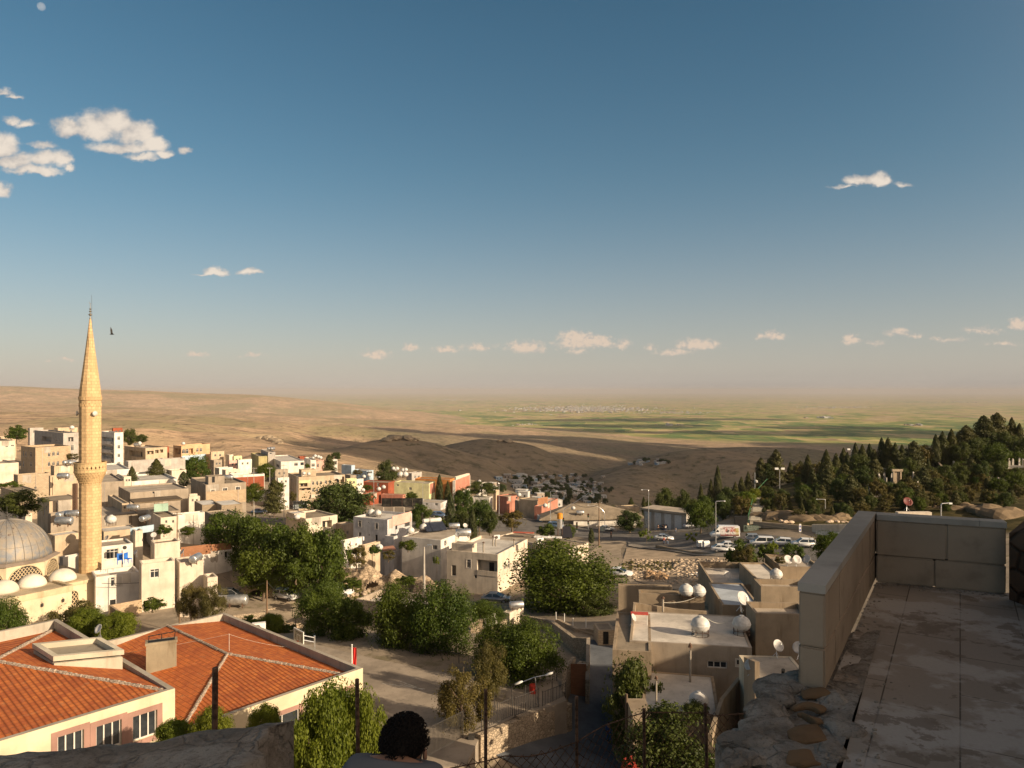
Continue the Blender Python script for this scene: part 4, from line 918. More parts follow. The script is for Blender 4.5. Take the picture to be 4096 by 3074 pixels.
# ---------------- minaret ----------------
LIME=stone((.60,.41,.215),.62,.42,.25,.62,'minaret_stone');LIMEP=stone((.60,.42,.22),.5,.3,.15,.8,'minaret_carved_stone')
def minaret():
 D=100.0;B=P('S',361,2440,D);z0=gz(B.x,B.y)-.3;B.z=z0
 Z=lambda y:-(y-HY)/F*D-z0
 r=empty('minaret',B,R(11.25),'tall slender honey-coloured stone minaret with pointed spire and balcony','minaret')
 N=12;s=MB();s.lathe([(2.0,0),(2.0,.8),(1.55,Z(2440)+.2),(1.38,Z(2440)+1.2),(1.38,Z(1950)),(1.3,Z(1950)+.02)],N);s.build('shaft',LIME,r)
 # carved corbels under the balcony: rings of little brackets
 m=MB();rings=[(1948,1.30),(1937,1.34),(1926,1.44),(1915,1.58),(1905,1.74),(1897,1.86),(1889,1.93)]
 m.lathe([(q[1]-.05,Z(q[0]))for q in rings],24)
 for k,(y,rr)in enumerate(rings[:-1]):
  n=30;h=Z(rings[k+1][0])-Z(y)
  for i in range(n):
   a=(i+.5*(k%2))*2*math.pi/n;c=Vector((math.cos(a),math.sin(a),0));q=Vector((-c.y,c.x,0));w_=rr*math.pi/n*.72;o=rr-.06;e=rings[k+1][1]+.02
   z_=Z(y);T_=z_+h*.95
   m.face([c*o+Vector((0,0,z_)),c*e+q*w_+Vector((0,0,T_)),c*e-q*w_+Vector((0,0,T_))][::-1]);m.face([c*o+Vector((0,0,z_)),c*e+q*w_+Vector((0,0,T_)),c*(rr-.1)+q*w_+Vector((0,0,T_))]);m.face([c*o+Vector((0,0,z_)),c*e-q*w_+Vector((0,0,T_)),c*(rr-.1)-q*w_+Vector((0,0,T_))][::-1])
   m.face([c*e+q*w_+Vector((0,0,T_)),c*e-q*w_+Vector((0,0,T_)),c*(rr-.2)-q*w_+Vector((0,0,T_)),c*(rr-.2)+q*w_+Vector((0,0,T_))])
 m.build('carved_corbels',LIMEP,r)
 b=MB();zb,zt=Z(1889),Z(1849);n=24
 b.lathe([(1.3,zb),(1.97,zb),(1.99,zb+.12),(1.95,zb+.14),(1.95,zb+.42)],n)
 b.lathe([(1.95,zt-.42),(1.95,zt-.16),(2.0,zt-.14),(2.0,zt),(1.83,zt),(1.83,zt-.3),(1.84,zt-.42)],n)
 for i in range(n):  # pierced panels with diamond openings
  a0=i*2*math.pi/n;a1=(i+1)*2*math.pi/n;c=lambda t,z:Vector((1.95*math.cos(a0+(a1-a0)*t),1.95*math.sin(a0+(a1-a0)*t),z));l,h=zb+.42,zt-.42;md=(l+h)/2
  b.face([c(0,l),c(.5,l),c(.28,md),c(.0,md)]);b.face([c(.5,l),c(1,l),c(1,md),c(.72,md)]);b.face([c(0,md),c(.28,md),c(.5,h),c(0,h)]);b.face([c(.72,md),c(1,md),c(1,h),c(.5,h)])
  ci=lambda t,z:c(t,z)*1;inn=lambda v:Vector((v.x*.93,v.y*.93,v.z))
  for p,q in((c(.5,l),c(.72,md)),(c(.72,md),c(.5,h)),(c(.5,h),c(.28,md)),(c(.28,md),c(.5,l))):b.face([p,q,inn(q),inn(p)])
 b.build('balcony',LIMEP,r)
 f=MB();f.lathe([(1.29,zb+.03),(1.9,zb+.03),(1.9,zb+.05),(1.29,zb+.05)],n);f.build('balcony_floor',LIMEP,r)
 u=MB();u.lathe([(1.35,Z(1950)),(1.35,Z(1600)),(1.36,Z(1600))],N);
 for i in range(N):  # shallow pointed niches near the top of the upper shaft
  a=(i+.5)*2*math.pi/N;c=Vector((math.cos(a),math.sin(a),0));q=Vector((-c.y,c.x,0));rr=1.35*math.cos(math.pi/N)+.02;za,zc=Z(1628),Z(1612)
  for sgn in(-1,1):u.tube(c*rr+q*sgn*.26+Vector((0,0,za)),c*rr+Vector((0,0,zc)),.035,n=4)
 u.lathe([(1.34,Z(1604)),(1.42,Z(1600)),(1.42,Z(1594)),(1.46,Z(1590)),(1.42,Z(1588)),(1.36,Z(1587))],24)
 u.build('upper_shaft',LIME,r)
 c=MB();c.lathe([(1.38,Z(1589)),(1.29,Z(1560)),(.56,Z(1390)),(.10,Z(1275)),(.09,Z(1272))],N);c.build('spire',LIME,r)
 fn=MB();z_=Z(1276);H_=Z(1208)-z_
 fn.lathe([(.12,z_),(.06,z_+.25),(.05,z_+.36),(.22,z_+.52),(.22,z_+.58),(.05,z_+.74),(.05,z_+.86),(.18,z_+.98),(.05,z_+1.12),(.05,z_+1.20),(.15,z_+1.30),(.04,z_+1.44),(.025,H_+z_-.3),(.01,H_+z_-.2)],12)
 for k in range(9):
  a=R(-60+k*30*.93+150);a2=R(-60+(k+1)*30*.93+150)
  fn.tube((.13*math.cos(a),0,z_+H_-.13+.13*math.sin(a)),(.13*math.cos(a2),0,z_+H_-.13+.13*math.sin(a2)),.02,n=4)
 fn.build('finial',plain((.28,.25,.20),.4,.6,.2,'weathered_bronze'),r)
 ro=MB();ro.tube((.55,-.95,Z(1350)),(.42,-.75,Z(1184)),.018,n=4);ro.tube((.0,0,Z(1310)),(.5,-.86,Z(1310)),.012,n=4);ro.tube((.62,-1.05,Z(1395)),(.55,-.95,Z(1350)),.018,n=4);ro.build('lightning_rod',DARKM,r)
 for k,(px,py)in enumerate([(385,1655),(305,1655)]):
  q=P('S',px,py,D-1.4 if k==0 else D-.2)-B;M=Matrix.Rotation(-R(11.25),4,'Z');q=M@q;o=Vector((q.x,q.y,0)).normalized();l=MB()
  l.lathe([(.05,-.35),(.08,-.2),(.12,-.1),(.33,.05),(.34,.08),(.04,-.02)],16);rot=o.to_track_quat('Z','Y').to_matrix().to_4x4();l.xf(Matrix.Translation(o*1.62+Vector((0,0,q.z)))@rot);l.build('loudspeaker',plain((.5,.47,.42),.5),r,smooth=True)
minaret()

# ---------------- mosque ----------------
def mosque():
 phi=R(56);O=Vector((-54.3,91.3,-30.6));wl=plaster((.62,.51,.35),.35,'mosque_plaster');trim_=plaster((.55,.44,.28),.5,'cornice_plaster')
 r=empty('mosque',O,phi,'cream mosque with a ribbed lead dome, small white domes and lattice windows','mosque')
 # local x runs along the front towards the right, y into the building
 zt=6.6;L=30;w=MB()
 hol=[(-9.3,3.0,-7.7,5.5,True,.25),(-20.0,3.0,-18.4,5.5,True,.25),(-9.7,-1.0,-7.3,1.45,True,.4)]
 hs=[(h[0]+L,h[1],h[2]+L,h[3],True,h[5])for h in hol]
 face_panel(w,(-L,0,0),(1,0,0),(0,-1,0),L,-1,zt-.75,hs)
 w.face([(0,0,-1),(0,18,-1),(0,18,zt-.75),(0,0,zt-.75)]);w.face([(-L,18,-1),(-L,0,-1),(-L,0,zt-.75),(-L,18,zt-.75)]);w.face([(0,18,-1),(-L,18,-1),(-L,18,zt-.75),(0,18,zt-.75)])
 w.build('walls',wl,r)
 c=MB();c.box((-L-.12,-.12,zt-.75),(.12,.30,zt-.02));c.box((-.30,.30,zt-.75),(.12,18,zt-.02));c.build('cornice',trim_,r)
 rf=MB();rf.box((-L,.30,zt-.5),(-.30,18,zt-.30));rf.build('roof',flatroof((.46,.37,.25)),r)
 lat=plaster((.58,.45,.28),.2,'lattice_stone')
 def lattice(u0,v0,u1,v1,arch,y,name='lattice_window',cell=.58,parent=None,xf=None,lun=False):
  b=MB();dpt=.1 if not lun else .02;bw=.034;wdt=u1-u0;rr=wdt/2;vc=v1-rr if not lun else v0
  def inside(u,v):
   if not(u0<=u<=u1 and v0<=v<=v1):return False
   return v<=vc or(u-(u0+rr))**2+(v-vc)**2*(1 if not lun else(rr/(v1-v0))**2)<=rr*rr
  n=int((wdt+(v1-v0))/cell)+2
  for sgn in(1,-1):
   for k in range(-n,n+1):
    c0=k*cell;run=None
    for s in np.arange(0,wdt+.001,wdt/28):
     u=u0+s;v=v0+c0+sgn*s*1.35;ok=inside(u,v)
     if ok and run is None:run=(u,v)
     if ok:last=(u,v)
     if(not ok or s>=wdt-.03)and run is not None:
      if last!=run:
       p,q=Vector((run[0],0,run[1])),Vector((last[0],0,last[1]));d=(q-p).normalized();e=Vector((-d.z,0,d.x))*bw;y_=Vector((0,y,0))
       b.face([p-e+y_,q-e+y_,q+e+y_,p+e+y_]);b.face([p+e+y_,q+e+y_,q+e+y_+Vector((0,dpt,0)),p+e+y_+Vector((0,dpt,0))]);b.face([p-e+y_+Vector((0,dpt,0)),q-e+y_+Vector((0,dpt,0)),q-e+y_,p-e+y_])
      run=None
  yb=y+.12 if not lun else y+.02;g=MB();g.face([(u0,y+.12,v0),(u1,y+.12,v0),(u1,y+.12,v1),(u0,y+.12,v1)]if not lun else[(u0+rr-rr*math.cos(math.pi*k/14),yb,v0+(v1-v0)*math.sin(math.pi*k/14))for k in range(15)][::-1])
  if xf is not None:b.xf(xf);g.xf(xf)
  o=b.build(name,lat,r);g.build('pane',BLACK,o)
 for h in hol[:2]:lattice(h[0],h[1],h[2],h[3],True,.10)
 for h in hol:
  a=MB();w_=(h[2]-h[0])/2
  a.path([(h[0]-.06,-.03,h[1])]+[(h[0]+w_-(w_+.06)*math.cos(math.pi*k/10),-.03,h[3]-w_+(w_+.06)*math.sin(math.pi*k/10))for k in range(11)]+[(h[2]+.06,-.03,h[1])],.05,5);a.build('window_moulding',trim_,r)
 g=MB();g.face([(-9.7,.4,-1),(-7.3,.4,-1),(-7.3,.4,1.4),(-9.7,.4,1.4)]);g.build('doorway',BLACK,r)
 # set-back wing beside the minaret
 w2=MB();face_panel(w2,(0,3.2,0),(1,0,0),(0,-1,0),5.2,-1,zt-.9,[(1.0,3.0,2.3,5.0,True,.25),(.5,-1.0,2.6,1.3,True,.5)]);w2.face([(5.2,3.2,-1),(5.2,14,-1),(5.2,14,zt-.9),(5.2,3.2,zt-.9)]);w2.build('side_wing',wl,r)
 rf=MB();rf.box((0,3.0,zt-.9),(5.4,14,zt-.5));rf.build('side_roof',trim_,r);lattice(1.0,3.0,2.3,5.0,True,3.3)
 g=MB();g.face([(.5,3.7,-1),(2.6,3.7,-1),(2.6,3.7,1.3),(.5,3.7,1.3)]);g.build('side_doorway',BLACK,r)
 # small domes on the roof
 inv=Matrix.Rotation(-phi,4,'Z')@Matrix.Translation(-O);wd=plaster((.66,.60,.50),.12,'white_dome')
 for k,(x,y)in enumerate([(500,1085),(950,1000),(80,1180)]):
  q=onz('Q1',x,y,O.z+zt-.3);q=inv@q;q.y+=.5;d=MB();d.lathe([(1.62*math.cos(a),1.42*math.sin(a))for a in np.linspace(0,math.pi/2*.985,9)],28,(q.x,q.y,zt-.32));d.build('small_dome',wd,r,smooth=True)
 # drum and great dome
 ce=Vector((-66.6,97.6,0));q=inv@Vector((ce.x,ce.y,0));cx,cy=q.x,q.y;zr=zt-.3;RD=5.75;dz=2.05
 d=MB();oc=[(cx+RD*math.cos(R(22.5+45*k)),cy+RD*math.sin(R(22.5+45*k)))for k in range(8)]
 d.prism(oc,zr-.1,zr+dz);d.build('drum',wl,r)
 e=MB();e.lathe([(RD+.05,zr+dz-.02),(RD+.28,zr+dz+.03),(RD+.28,zr+dz+.12),(RD-.2,zr+dz+.35)],8,(cx,cy,0),ph=R(22.5));e.build('drum_eave',flatroof((.25,.20,.16)),r)
 ap=RD*math.cos(R(22.5))
 for ang in(-90,-45,-135,0,180):
  M=Matrix.Translation((cx,cy,0))@Matrix.Rotation(R(ang+90),4,'Z')@Matrix.Translation((0,-ap-.06,0));lattice(-1.9,zr+.02,1.9,zr+1.8,True,-.05,'lunette_window',.55,None,M,True)
  mo=MB();mo.path([(-2.0*math.cos(math.pi*k/14),-.04,zr+1.88*math.sin(math.pi*k/14))for k in range(15)],.06,5);mo.xf(M);mo.build('lunette_moulding',trim_,r)
 t=NT('weathered_lead');x_,y_,z_=t.sep(t.co);a=t.noise(1.2,5,.65);bb=t.noise(2.2,6,.7,stretch=(1,1,.4))
 c_=t.mix(t.ss(a,.35,.65),(.30,.255,.20),(.22,.215,.21));c_=t.mix(t.m('MULTIPLY',t.ss(bb,.58,.68),t.ss(z_,zr+dz+2.2,zr+dz+3.4)),c_,(.085,.038,.025));c_=t.mix(t.m('MULTIPLY',t.ss(z_,zr+dz+2.2,zr+dz+1.0),t.m('MULTIPLY',t.ss(a,.4,.6),.6)),c_,(.165,.19,.23));t.bump(bb,.3,.03)
 lead=t.fin(c_,.62,.25,.4)
 dm=MB();prof=[(5.05*math.cos(a)**.92,4.95*math.sin(a))for a in np.linspace(0,math.pi/2*.985,16)];dm.lathe(prof,48,(cx,cy,zr+dz+.25));do=dm.build('great_dome',lead,r,smooth=True)
 rb=MB()
 for k in range(32):
  a=2*math.pi*k/32;rb.path([(cx+p[0]*1.004*math.cos(a),cy+p[0]*1.004*math.sin(a),zr+dz+.25+p[1])for p in prof],.045,4)
 for fr in(.25,.5,.74):
  p=(5.05*math.cos(fr*math.pi/2)**.92,4.95*math.sin(fr*math.pi/2));rb.path([(cx+p[0]*math.cos(2*math.pi*k/48),cy+p[0]*math.sin(2*math.pi*k/48),zr+dz+.25+p[1])for k in range(49)],.03,4)
 rb.build('ribs',lead,do)
 fi=MB();zf_=zr+dz+5.15;fi.lathe([(.35,zf_-.1),(.15,zf_+.15),(.05,zf_+.3),(.16,zf_+.5),(.05,zf_+.7),(.12,zf_+.9),(.03,zf_+1.1),(.02,zf_+1.8)],10,(cx,cy,0));fi.build('finial',DARKM,r)
 for(x,y)in((860,1160),(355,1265)):
  q=inv@P('Q1',x,y,91);l=MB();zl=5.0;l.lathe([(.05,-.25),(.12,-.2),(.14,.1),(.04,.2)],6,(q.x,-.22,zl));l.tube((q.x,0,zl+.3),(q.x,-.22,zl+.25),.02,n=4);l.build('wall_lantern',DARKM,r)
mosque()

# ---------------- school with tiled roofs ----------------
def tile_mat():
 t=NT('clay_tiles');uv=t.N.new('ShaderNodeTexCoord').outputs['UV'];u,v,_=t.sep(uv)
 n=t.N.new('ShaderNodeTexBrick');t.put(n.inputs['Vector'],uv);n.inputs['Scale'].default_value=1;n.inputs['Brick Width'].default_value=.30;n.inputs['Row Height'].default_value=.36;n.inputs['Mortar Size'].default_value=.022;n.inputs['Mortar Smooth'].default_value=.6
 n.offset=0.0;t.put(n.inputs['Color1'],(.62,.19,.045));t.put(n.inputs['Color2'],(.44,.115,.032));t.put(n.inputs['Mortar'],(.24,.06,.02))
 a=t.noise(.7,4);b=t.noise(2.5,5,.7,stretch=(1,1,1))
 c=t.mix(t.m('MULTIPLY',t.ss(b,.56,.66),.55),n.outputs[0],(.52,.23,.10));c=t.mix(t.m('MULTIPLY',t.ss(a,.42,.68),.45),c,(.30,.075,.028));k=t.noise(5,2,.5);c=t.mix(t.m('MULTIPLY',t.ss(k,.69,.72),.6),c,(.13,.06,.04))
 row=t.m('FRACT',t.m('DIVIDE',v,.36));wv=t.m('SINE',t.m('MULTIPLY',u,2*math.pi/.30))
 t.bump(t.m('ADD',t.m('MULTIPLY',row,-1.0),t.m('MULTIPLY',wv,.45)),1.0,.05);return t.fin(c,.8,0,.25)
def slope(b,uvs,pts,ex):
 """roof slope; rows run along ex, v grows uphill"""
 pts=[Vector(p)for p in pts];ex=Vector(ex).normalized();n=(pts[1]-pts[0]).cross(pts[2]-pts[0]).normalized()
 if n.z<0:n=-n;pts=pts[::-1]
 ey=n.cross(ex).normalized();
 if ey.z<0:ey=-ey
 b.face(pts);uvs+=[((p-pts[0]).dot(ex),(p.dot(ey)))for p in pts]
def roof_mesh(name,slopes,mt,parent):
 b=MB();uvs=[]
 for pts,ex in slopes:slope(b,uvs,pts,ex)
 me=b.mesh(name);l=me.uv_layers.new(name='UVMap');l.data.foreach_set('uv',[c for q in uvs for c in q]);return obj(name,me,mt,parent)
def school():
 TM=tile_mat();cream=plaster((.66,.55,.38),.3,'cream_school_plaster');cop=flatroof((.40,.35,.28),'concrete_coping');grey=plaster((.42,.38,.31),.7,'old_white_plaster');mor=rubble((.50,.40,.31),5,'ridge_mortar');pink=plaster((.34,.20,.16),.25,'mauve_window_surround')
 uh=Vector((.66,.7513,0)).normalized();vh=Vector((-uh.y,uh.x,0));ang=math.atan2(uh.y,uh.x);zg=-25.6
 KA=.869;A0_=Vector((-22.95*KA,50.4*KA,zg));B0_=Vector((-10.9,54.1,zg));zt=-20.3-zg
 r=empty('school_building',B0_,ang,'cream school building with low red-orange tiled roofs behind white parapets','school')
 a=(A0_-B0_);ax,ay=a.dot(uh),a.dot(vh)  # A's corner in local coordinates (about -10.7, 6.6)
 T=.32
 def rim(b,pts,z0,z1,closed=True):
  n=len(pts);cxx=sum(p[0]for p in pts)/n;cyy=sum(p[1]for p in pts)/n
  inn=[]
  for i in range(n):
   p0,p1,p2=Vector(pts[i-1]),Vector(pts[i]),Vector(pts[(i+1)%n]);d1=(p1-p0).normalized();d2=(p2-p1).normalized();n1=Vector((-d1.y,d1.x));n2=Vector((-d2.y,d2.x));m_=(n1+n2);m_/=m_.dot(n1);inn.append(p1+m_*T)
  for i in range(n):
   j=(i+1)%n;b.face([(*pts[i],z1),(*pts[j],z1),(*inn[j],z1),(*inn[i],z1)],1);b.face([(*inn[i],z1),(*inn[j],z1),(*inn[j],z0),(*inn[i],z0)],2)
  return inn
 # right wing
 w=MB();Lx,Ly=14.3,20.4
 face_panel(w,(-Lx,0,0),(1,0,0),(0,-1,0),Lx,-.5,zt,[(11.2,2.6,13.2,4.05,False),(6.5,2.6,9.0,4.05,False)]);w.face([(0,0,-.5),(0,Ly,-.5),(0,Ly,zt),(0,0,zt)]);w.face([(0,Ly,-.5),(-Lx,Ly,-.5),(-Lx,Ly,zt),(0,Ly,zt)]);w.face([(-Lx,Ly,-.5),(-Lx,0,-.5),(-Lx,0,zt),(-Lx,Ly,zt)])
 rim(w,[(-Lx,0),(0,0),(0,Ly),(-Lx,Ly)],zt-1.4,zt)
 w.build('right_wing_walls',[cream,cop,grey],r)
 pk=(-5.35,9.7,zt+.15);e=zt-.62;el=zt-1.15;ix=-T;
 sl=[([(-Lx+T,T,el),(-T,T,e),pk],(1,0,0)),([(-T,T,e),(-T,Ly-T,e),(-5.35,Ly-T,zt+.12),pk],(0,1,0)),([(-Lx+T,T,el),pk,(-5.35,Ly-T,zt+.12),(-Lx+T,Ly-T,el)],(0,1,0))]
 ro=roof_mesh('right_tiled_roof',sl,TM,r)
 def ridge(p,q,k,par,name='mortared_ridge'):
  p=Vector(p);q=Vector(q);rs=random.Random(k);m=MB();n=int((q-p).length/.35)
  for i in range(n):
   a_,b_=p.lerp(q,i/n),p.lerp(q,(i+1)/n);rr=.10+.03*rs.random();m.tube(a_+Vector((rs.uniform(-.03,.03),rs.uniform(-.03,.03),.0)),b_+Vector((0,0,.02)),rr,rr*1.12,7)
  return m.build(name,mor,par)
 ridge(pk,(-5.35,Ly-T,zt+.12),1,ro);ridge(pk,(-T-.2,T+.2,e+.02),2,ro);ridge(pk,(-Lx+T,T,el),3,ro)
 # left wing
 w=MB();X1=ax;X0=ax-24;Y0=ay;Y1=ay+20.2;zt=-20.3*KA-zg;WW=24.0
 def H(n1x,n1y,D=47):
  a_,b_=src('N1',n1x,n1y);ray=Vector(((a_-CX)/F,1,-(b_-HY)/F));t=(B0_+vh*ay).dot(vh)/ray.dot(vh);q=ray*t-B0_;return q.dot(uh),q.z
 holes=[];wins_=[]
 for(xa,ya,xb,yb)in[(1305,1195,1545,1290),(945,1290,1195,1380),(565,1400,825,1480)]:
  um=(xa+xb)/2;ua=H(xa,(ya+yb)/2)[0];ub=H(xb,(ya+yb)/2)[0];zc=H(um,(ya+yb)/2)[1];zc=H(um,{1305:1235,945:1335,565:1440}[xa])[1];holes.append((ua-X0,zc-.75,ub-X0,zc+.7,False,.2))
 face_panel(w,(X0,Y0,0),(1,0,0),(0,-1,0),WW,-.5,zt,holes);w.face([(X1,Y0,-.5),(X1,Y1,-.5),(X1,Y1,zt),(X1,Y0,zt)]);w.face([(X1,Y1,-.5),(X0,Y1,-.5),(X0,Y1,zt),(X1,Y1,zt)]);w.face([(X0,Y1,-.5),(X0,Y0,-.5),(X0,Y0,zt),(X0,Y1,zt)])
 rim(w,[(X0,Y0),(X1,Y0),(X1,Y1),(X0,Y1)],zt-.9,zt);w.build('left_wing_walls',[cream,cop,grey],r)
 for h in holes:window_parts(r,(X0,Y0,0),(1,0,0),(0,-1,0),h,frame=FRAME,panes=3,trim=(pink,.30),transom=False)
 for h in[(11.2,2.6,13.2,4.05,False),(6.5,2.6,9.0,4.05,False)]:window_parts(r,(-Lx,0,0),(1,0,0),(0,-1,0),h,frame=FRAME,panes=2,trim=(pink,.30),transom=False)
 z1=zt-.10;zp=zt+1.0;ym=Y0+10.0;pA=(X1-6.6,ym,zp);e1=zt-.12
 sl=[([(X0+T,Y0+T,e1),(X1-T,Y0+T,e1),pA,(X0+T,ym,zp)],(1,0,0)),([(X1-T,Y0+T,e1),(X1-T,Y1-T,zt-.75),pA],(0,1,0)),([(X1-T,Y1-T,zt-.75),(X0+T,Y1-T,zt-.75),(X0+T,ym,zp),pA],(1,0,0))]
 lo=roof_mesh('left_tiled_roof',sl,TM,r);ridge(pA,(X1-T-.2,Y0+T+.2,e1+.02),5,lo);ridge((X0+T,ym,zp),pA,6,lo);ridge(pA,(X1-T,Y1-T,zt-.7),7,lo)
 # stair-head box on the left roof
 inv=Matrix.Rotation(-ang,4,'Z')@Matrix.Translation(-B0_)
 zb_=-19.15*KA
 q=[inv@onz('N1',x,y,zb_)for x,y in[(532,556),(1205,492),(978,366),(330,430)]]
 m=MB();m.prism([(p.x,p.y)for p in q],zt-.7,[p.z-.45 for p in q]);m.build('stair_head',plaster((.60,.54,.42),.6,'white_stair_head'),r)
 m=MB();c=Vector((sum(p.x for p in q)/4,sum(p.y for p in q)/4));zz=zb_-B0_.z
 oo=[Vector((p.x,p.y))for p in q];oo2=[c+(p-c)*1.035 for p in oo];ii=[c+(p-c)*.84 for p in oo]
 for k in range(4):
  j=(k+1)%4;m.face([(*oo2[k],zz),(*oo2[j],zz),(*ii[j],zz),(*ii[k],zz)]);m.face([(*oo2[k],zz-.3),(*oo2[j],zz-.3),(*oo2[j],zz),(*oo2[k],zz)]);m.face([(*ii[k],zz),(*ii[j],zz),(*ii[j],zz-.35),(*ii[k],zz-.35)]);m.face([(*oo2[j],zz-.3),(*oo2[k],zz-.3),(*oo[k],zz-.3),(*oo[j],zz-.3)])
 m.build('stair_head_rim',plaster((.62,.55,.42),.35,'white_rim'),r)
 m=MB();m.face([(*p,zz-.33)for p in ii]);m.build('stair_head_roof',flatroof((.30,.26,.20)),r)
 put_thing('dish',onz('N1',985,372,zb_+.0),-30,.95,'old grey satellite dish on the white stair head of the school roof')
 zt=-20.3-zg
 # chimney
 cb=inv@onz('N1',1436,712,-20.75);ch=MB();s=1.35
 fl=plaster((.31,.26,.18),1.0,'sooty_plaster')
 ch.box((0,0,-.3),(2.05,.75,2.0));ch.box((-.06,-.06,1.92),(2.11,.81,2.1));ch.xf(Matrix.Translation((cb.x,cb.y,cb.z))@Matrix.Rotation(-R(24),4,'Z'));co=ch.build('chimney',fl,r)
 cg=MB();cg.box((.12,.10,2.02),(1.93,.65,2.104));
 for x in(.15,1.0,1.9):cg.tube((x,.38,2.1),(x+.05,.38,2.55),.03,n=5)
 cg.tube((.1,.38,2.5),(2.0,.38,2.62),.035,n=5);cg.xf(Matrix.Translation((cb.x,cb.y,cb.z))@Matrix.Rotation(-R(24),4,'Z'));cg.build('chimney_cowl',BLACK,co)
 bt=MB()
 for(p,q_)in(((-.3,.2,e+.3),(-.3,Ly*.5,e+.4)),):pass
 # washing line over the right roof
 p0=inv@P('N2',250,655,57.0);p1=inv@P('N2',880,625,61);p2=inv@P('N1',980,560,56.5)
 wl_=MB();wl_.tube(p0,p0+Vector((0,0,1.35)),.02,n=5);t_=p0+Vector((0,0,1.3))
 for q_,sg in((p1,.25),(p2,.1)):
  pts=[t_.lerp(q_,k/12)+Vector((0,0,-4*sg*(k/12)*(1-k/12)))for k in range(13)];wl_.path(pts,.008,4)
 wl_.build('washing_line',plain((.55,.5,.42),.7),r)
school()
# ---------------- the town ----------------
CRM=plaster((.62,.53,.42),.5);WHT=plaster((.68,.63,.56),.45);WH2=plaster((.70,.66,.58),.5);BEI=plaster((.50,.39,.27),.45);CON=plaster((.34,.28,.215),.6,'bare_concrete');GRY=plaster((.42,.38,.34),.5)
BLK=stone((.33,.26,.18),.42,.21,.5,.75,'concrete_blocks');BLC=stone((.47,.35,.23),.5,.25,.3,.8,'cream_blocks');STN=stone((.46,.36,.25),.5,.26,1.0,.6);RUB=rubble((.44,.35,.25),3.4);RED=plaster((.30,.085,.045),.5,'red_paint');SAL=plaster((.46,.20,.14),.5,'salmon_paint')
ORG=plaster((.52,.22,.07),.45,'orange_paint');YEL=plaster((.62,.58,.33),.25,'pale_yellow_paint');PNK=plaster((.62,.38,.31),.3,'pink_paint');BLU=plaster((.40,.50,.58),.3,'pale_blue_paint');PCH=plaster((.56,.36,.21),.35,'peach_paint');OLV=plaster((.42,.36,.18),.4,'olive_paint');SHD=plaster((.52,.50,.49),.45,'whitewash');BRK=stone((.36,.17,.09),.30,.10,.2,.8,'brick')
F1=flatroof((.40,.34,.27));F2=flatroof((.54,.50,.44));F3=flatroof((.29,.235,.17));F4=flatroof((.62,.59,.54))
def W(f,*r):return tuple([f]+list(r))
bld('z1a','Z1',392,805,235,52,232,780,BLC,F3,'tall cream block house with two rows of arched windows, left of the minaret',
 [W('R',529,858,557,905,'a'),W('R',578,850,606,897,'a'),W('R',626,848,654,893,'a'),W('R',529,962,557,1012,'a'),W('R',578,960,606,1008,'a'),W('R',626,955,654,1000,'a'),W('L',250,845,266,905),W('L',276,850,292,905),W('L',328,855,352,910),W('L',250,955,266,1015),W('L',328,965,352,1015)],ph=.6)
bld('z1g','Z1',700,645,262,50,380,868,GRY,F3,'long grey unfinished apartment block with dark recessed balconies behind the arched-window house',
 [W('R',755,690,812,738,'p'),W('R',785,780,815,838,''),W('L',462,685,568,738,'p'),W('L',612,700,660,738,'3')],ph=.4,cat='apartment block',name='apartment_building')
bld('z1b','Z1',1265,640,258,48,1112,1364,WHT,F2,'white five-storey apartment block right beside the minaret with curved balconies',
 [W('R',1298,682,1328,722,''),W('R',1300,778,1328,818,''),W('R',1300,872,1328,912,''),W('R',1300,965,1330,1000,''),W('L',1120,690,1250,735,'p'),W('L',1120,785,1250,825,'p'),W('L',1120,872,1250,918,'p')],ph=.4,cat='apartment block',name='apartment_building')
def balconies(key,zf,rows,x0,x1,mt,out=1.1,name='balcony'):
 B=BLD[key];r=B['root']
 for y in rows:
  u=[]
  for x in(x0,x1):
   a,b=src(zf,x,y);ray=Vector(((a-CX)/F,1,-(b-HY)/F));n=Vector((B['dL'].y,-B['dL'].x,0));t=n.dot(B['C'])/n.dot(ray);q=ray*t;u.append((q-B['C']).dot(B['dL']))
  z=q.z-B['zb'];m=MB();a,b=min(u),max(u);n=8;pts=[(-out*math.sin(math.pi*(.15+.7*k/n)),a+(b-a)*k/n)for k in range(n+1)]
  m.prism([(-.01,a)]+[(p[0],p[1])for p in pts]+[(-.01,b)],z-.15,z)
  for p,q_ in zip(pts[:-1],pts[1:]):m.face([(*p,z),(*q_,z),(*q_,z+.95),(*p,z+.95)]);m.face([(p[0]+.12,p[1],z),(q_[0]+.12,q_[1],z),(q_[0]+.12,q_[1],z+.95),(p[0]+.12,p[1],z+.95)][::-1]);m.face([(*p,z+.95),(*q_,z+.95),(q_[0]+.12,q_[1],z+.95),(p[0]+.12,p[1],z+.95)])
  m.build(name,mt,r)
balconies('z1b','Z1',[768,862,965],1125,1245,WHT)
bld('z1c','Z1',1610,812,272,50,1375,1850,BEI,F1,'long beige two-storey building with rows of square openings right of the apartment block',
 [W('R',1625,842,1700,880,'p'),W('R',1715,832,1755,868,'p'),W('R',1768,826,1805,862,'p'),W('R',1712,925,1750,948,''),W('R',1765,918,1800,942,''),W('L',1430,842,1580,905,'p')],ph=.6)
bld('z2a','Z2',70,232,292,62,-20,386,PCH,F1,'peach and pale-blue house with scalloped arches on the far edge of the town',
 [W('R',78,268,112,318,'a'),W('R',115,265,150,318,'a'),W('R',155,262,200,322,'p'),W('R',236,258,262,300,'a'),W('R',274,256,300,298,'a'),W('L',-12,262,60,325,'p')],ph=.4)
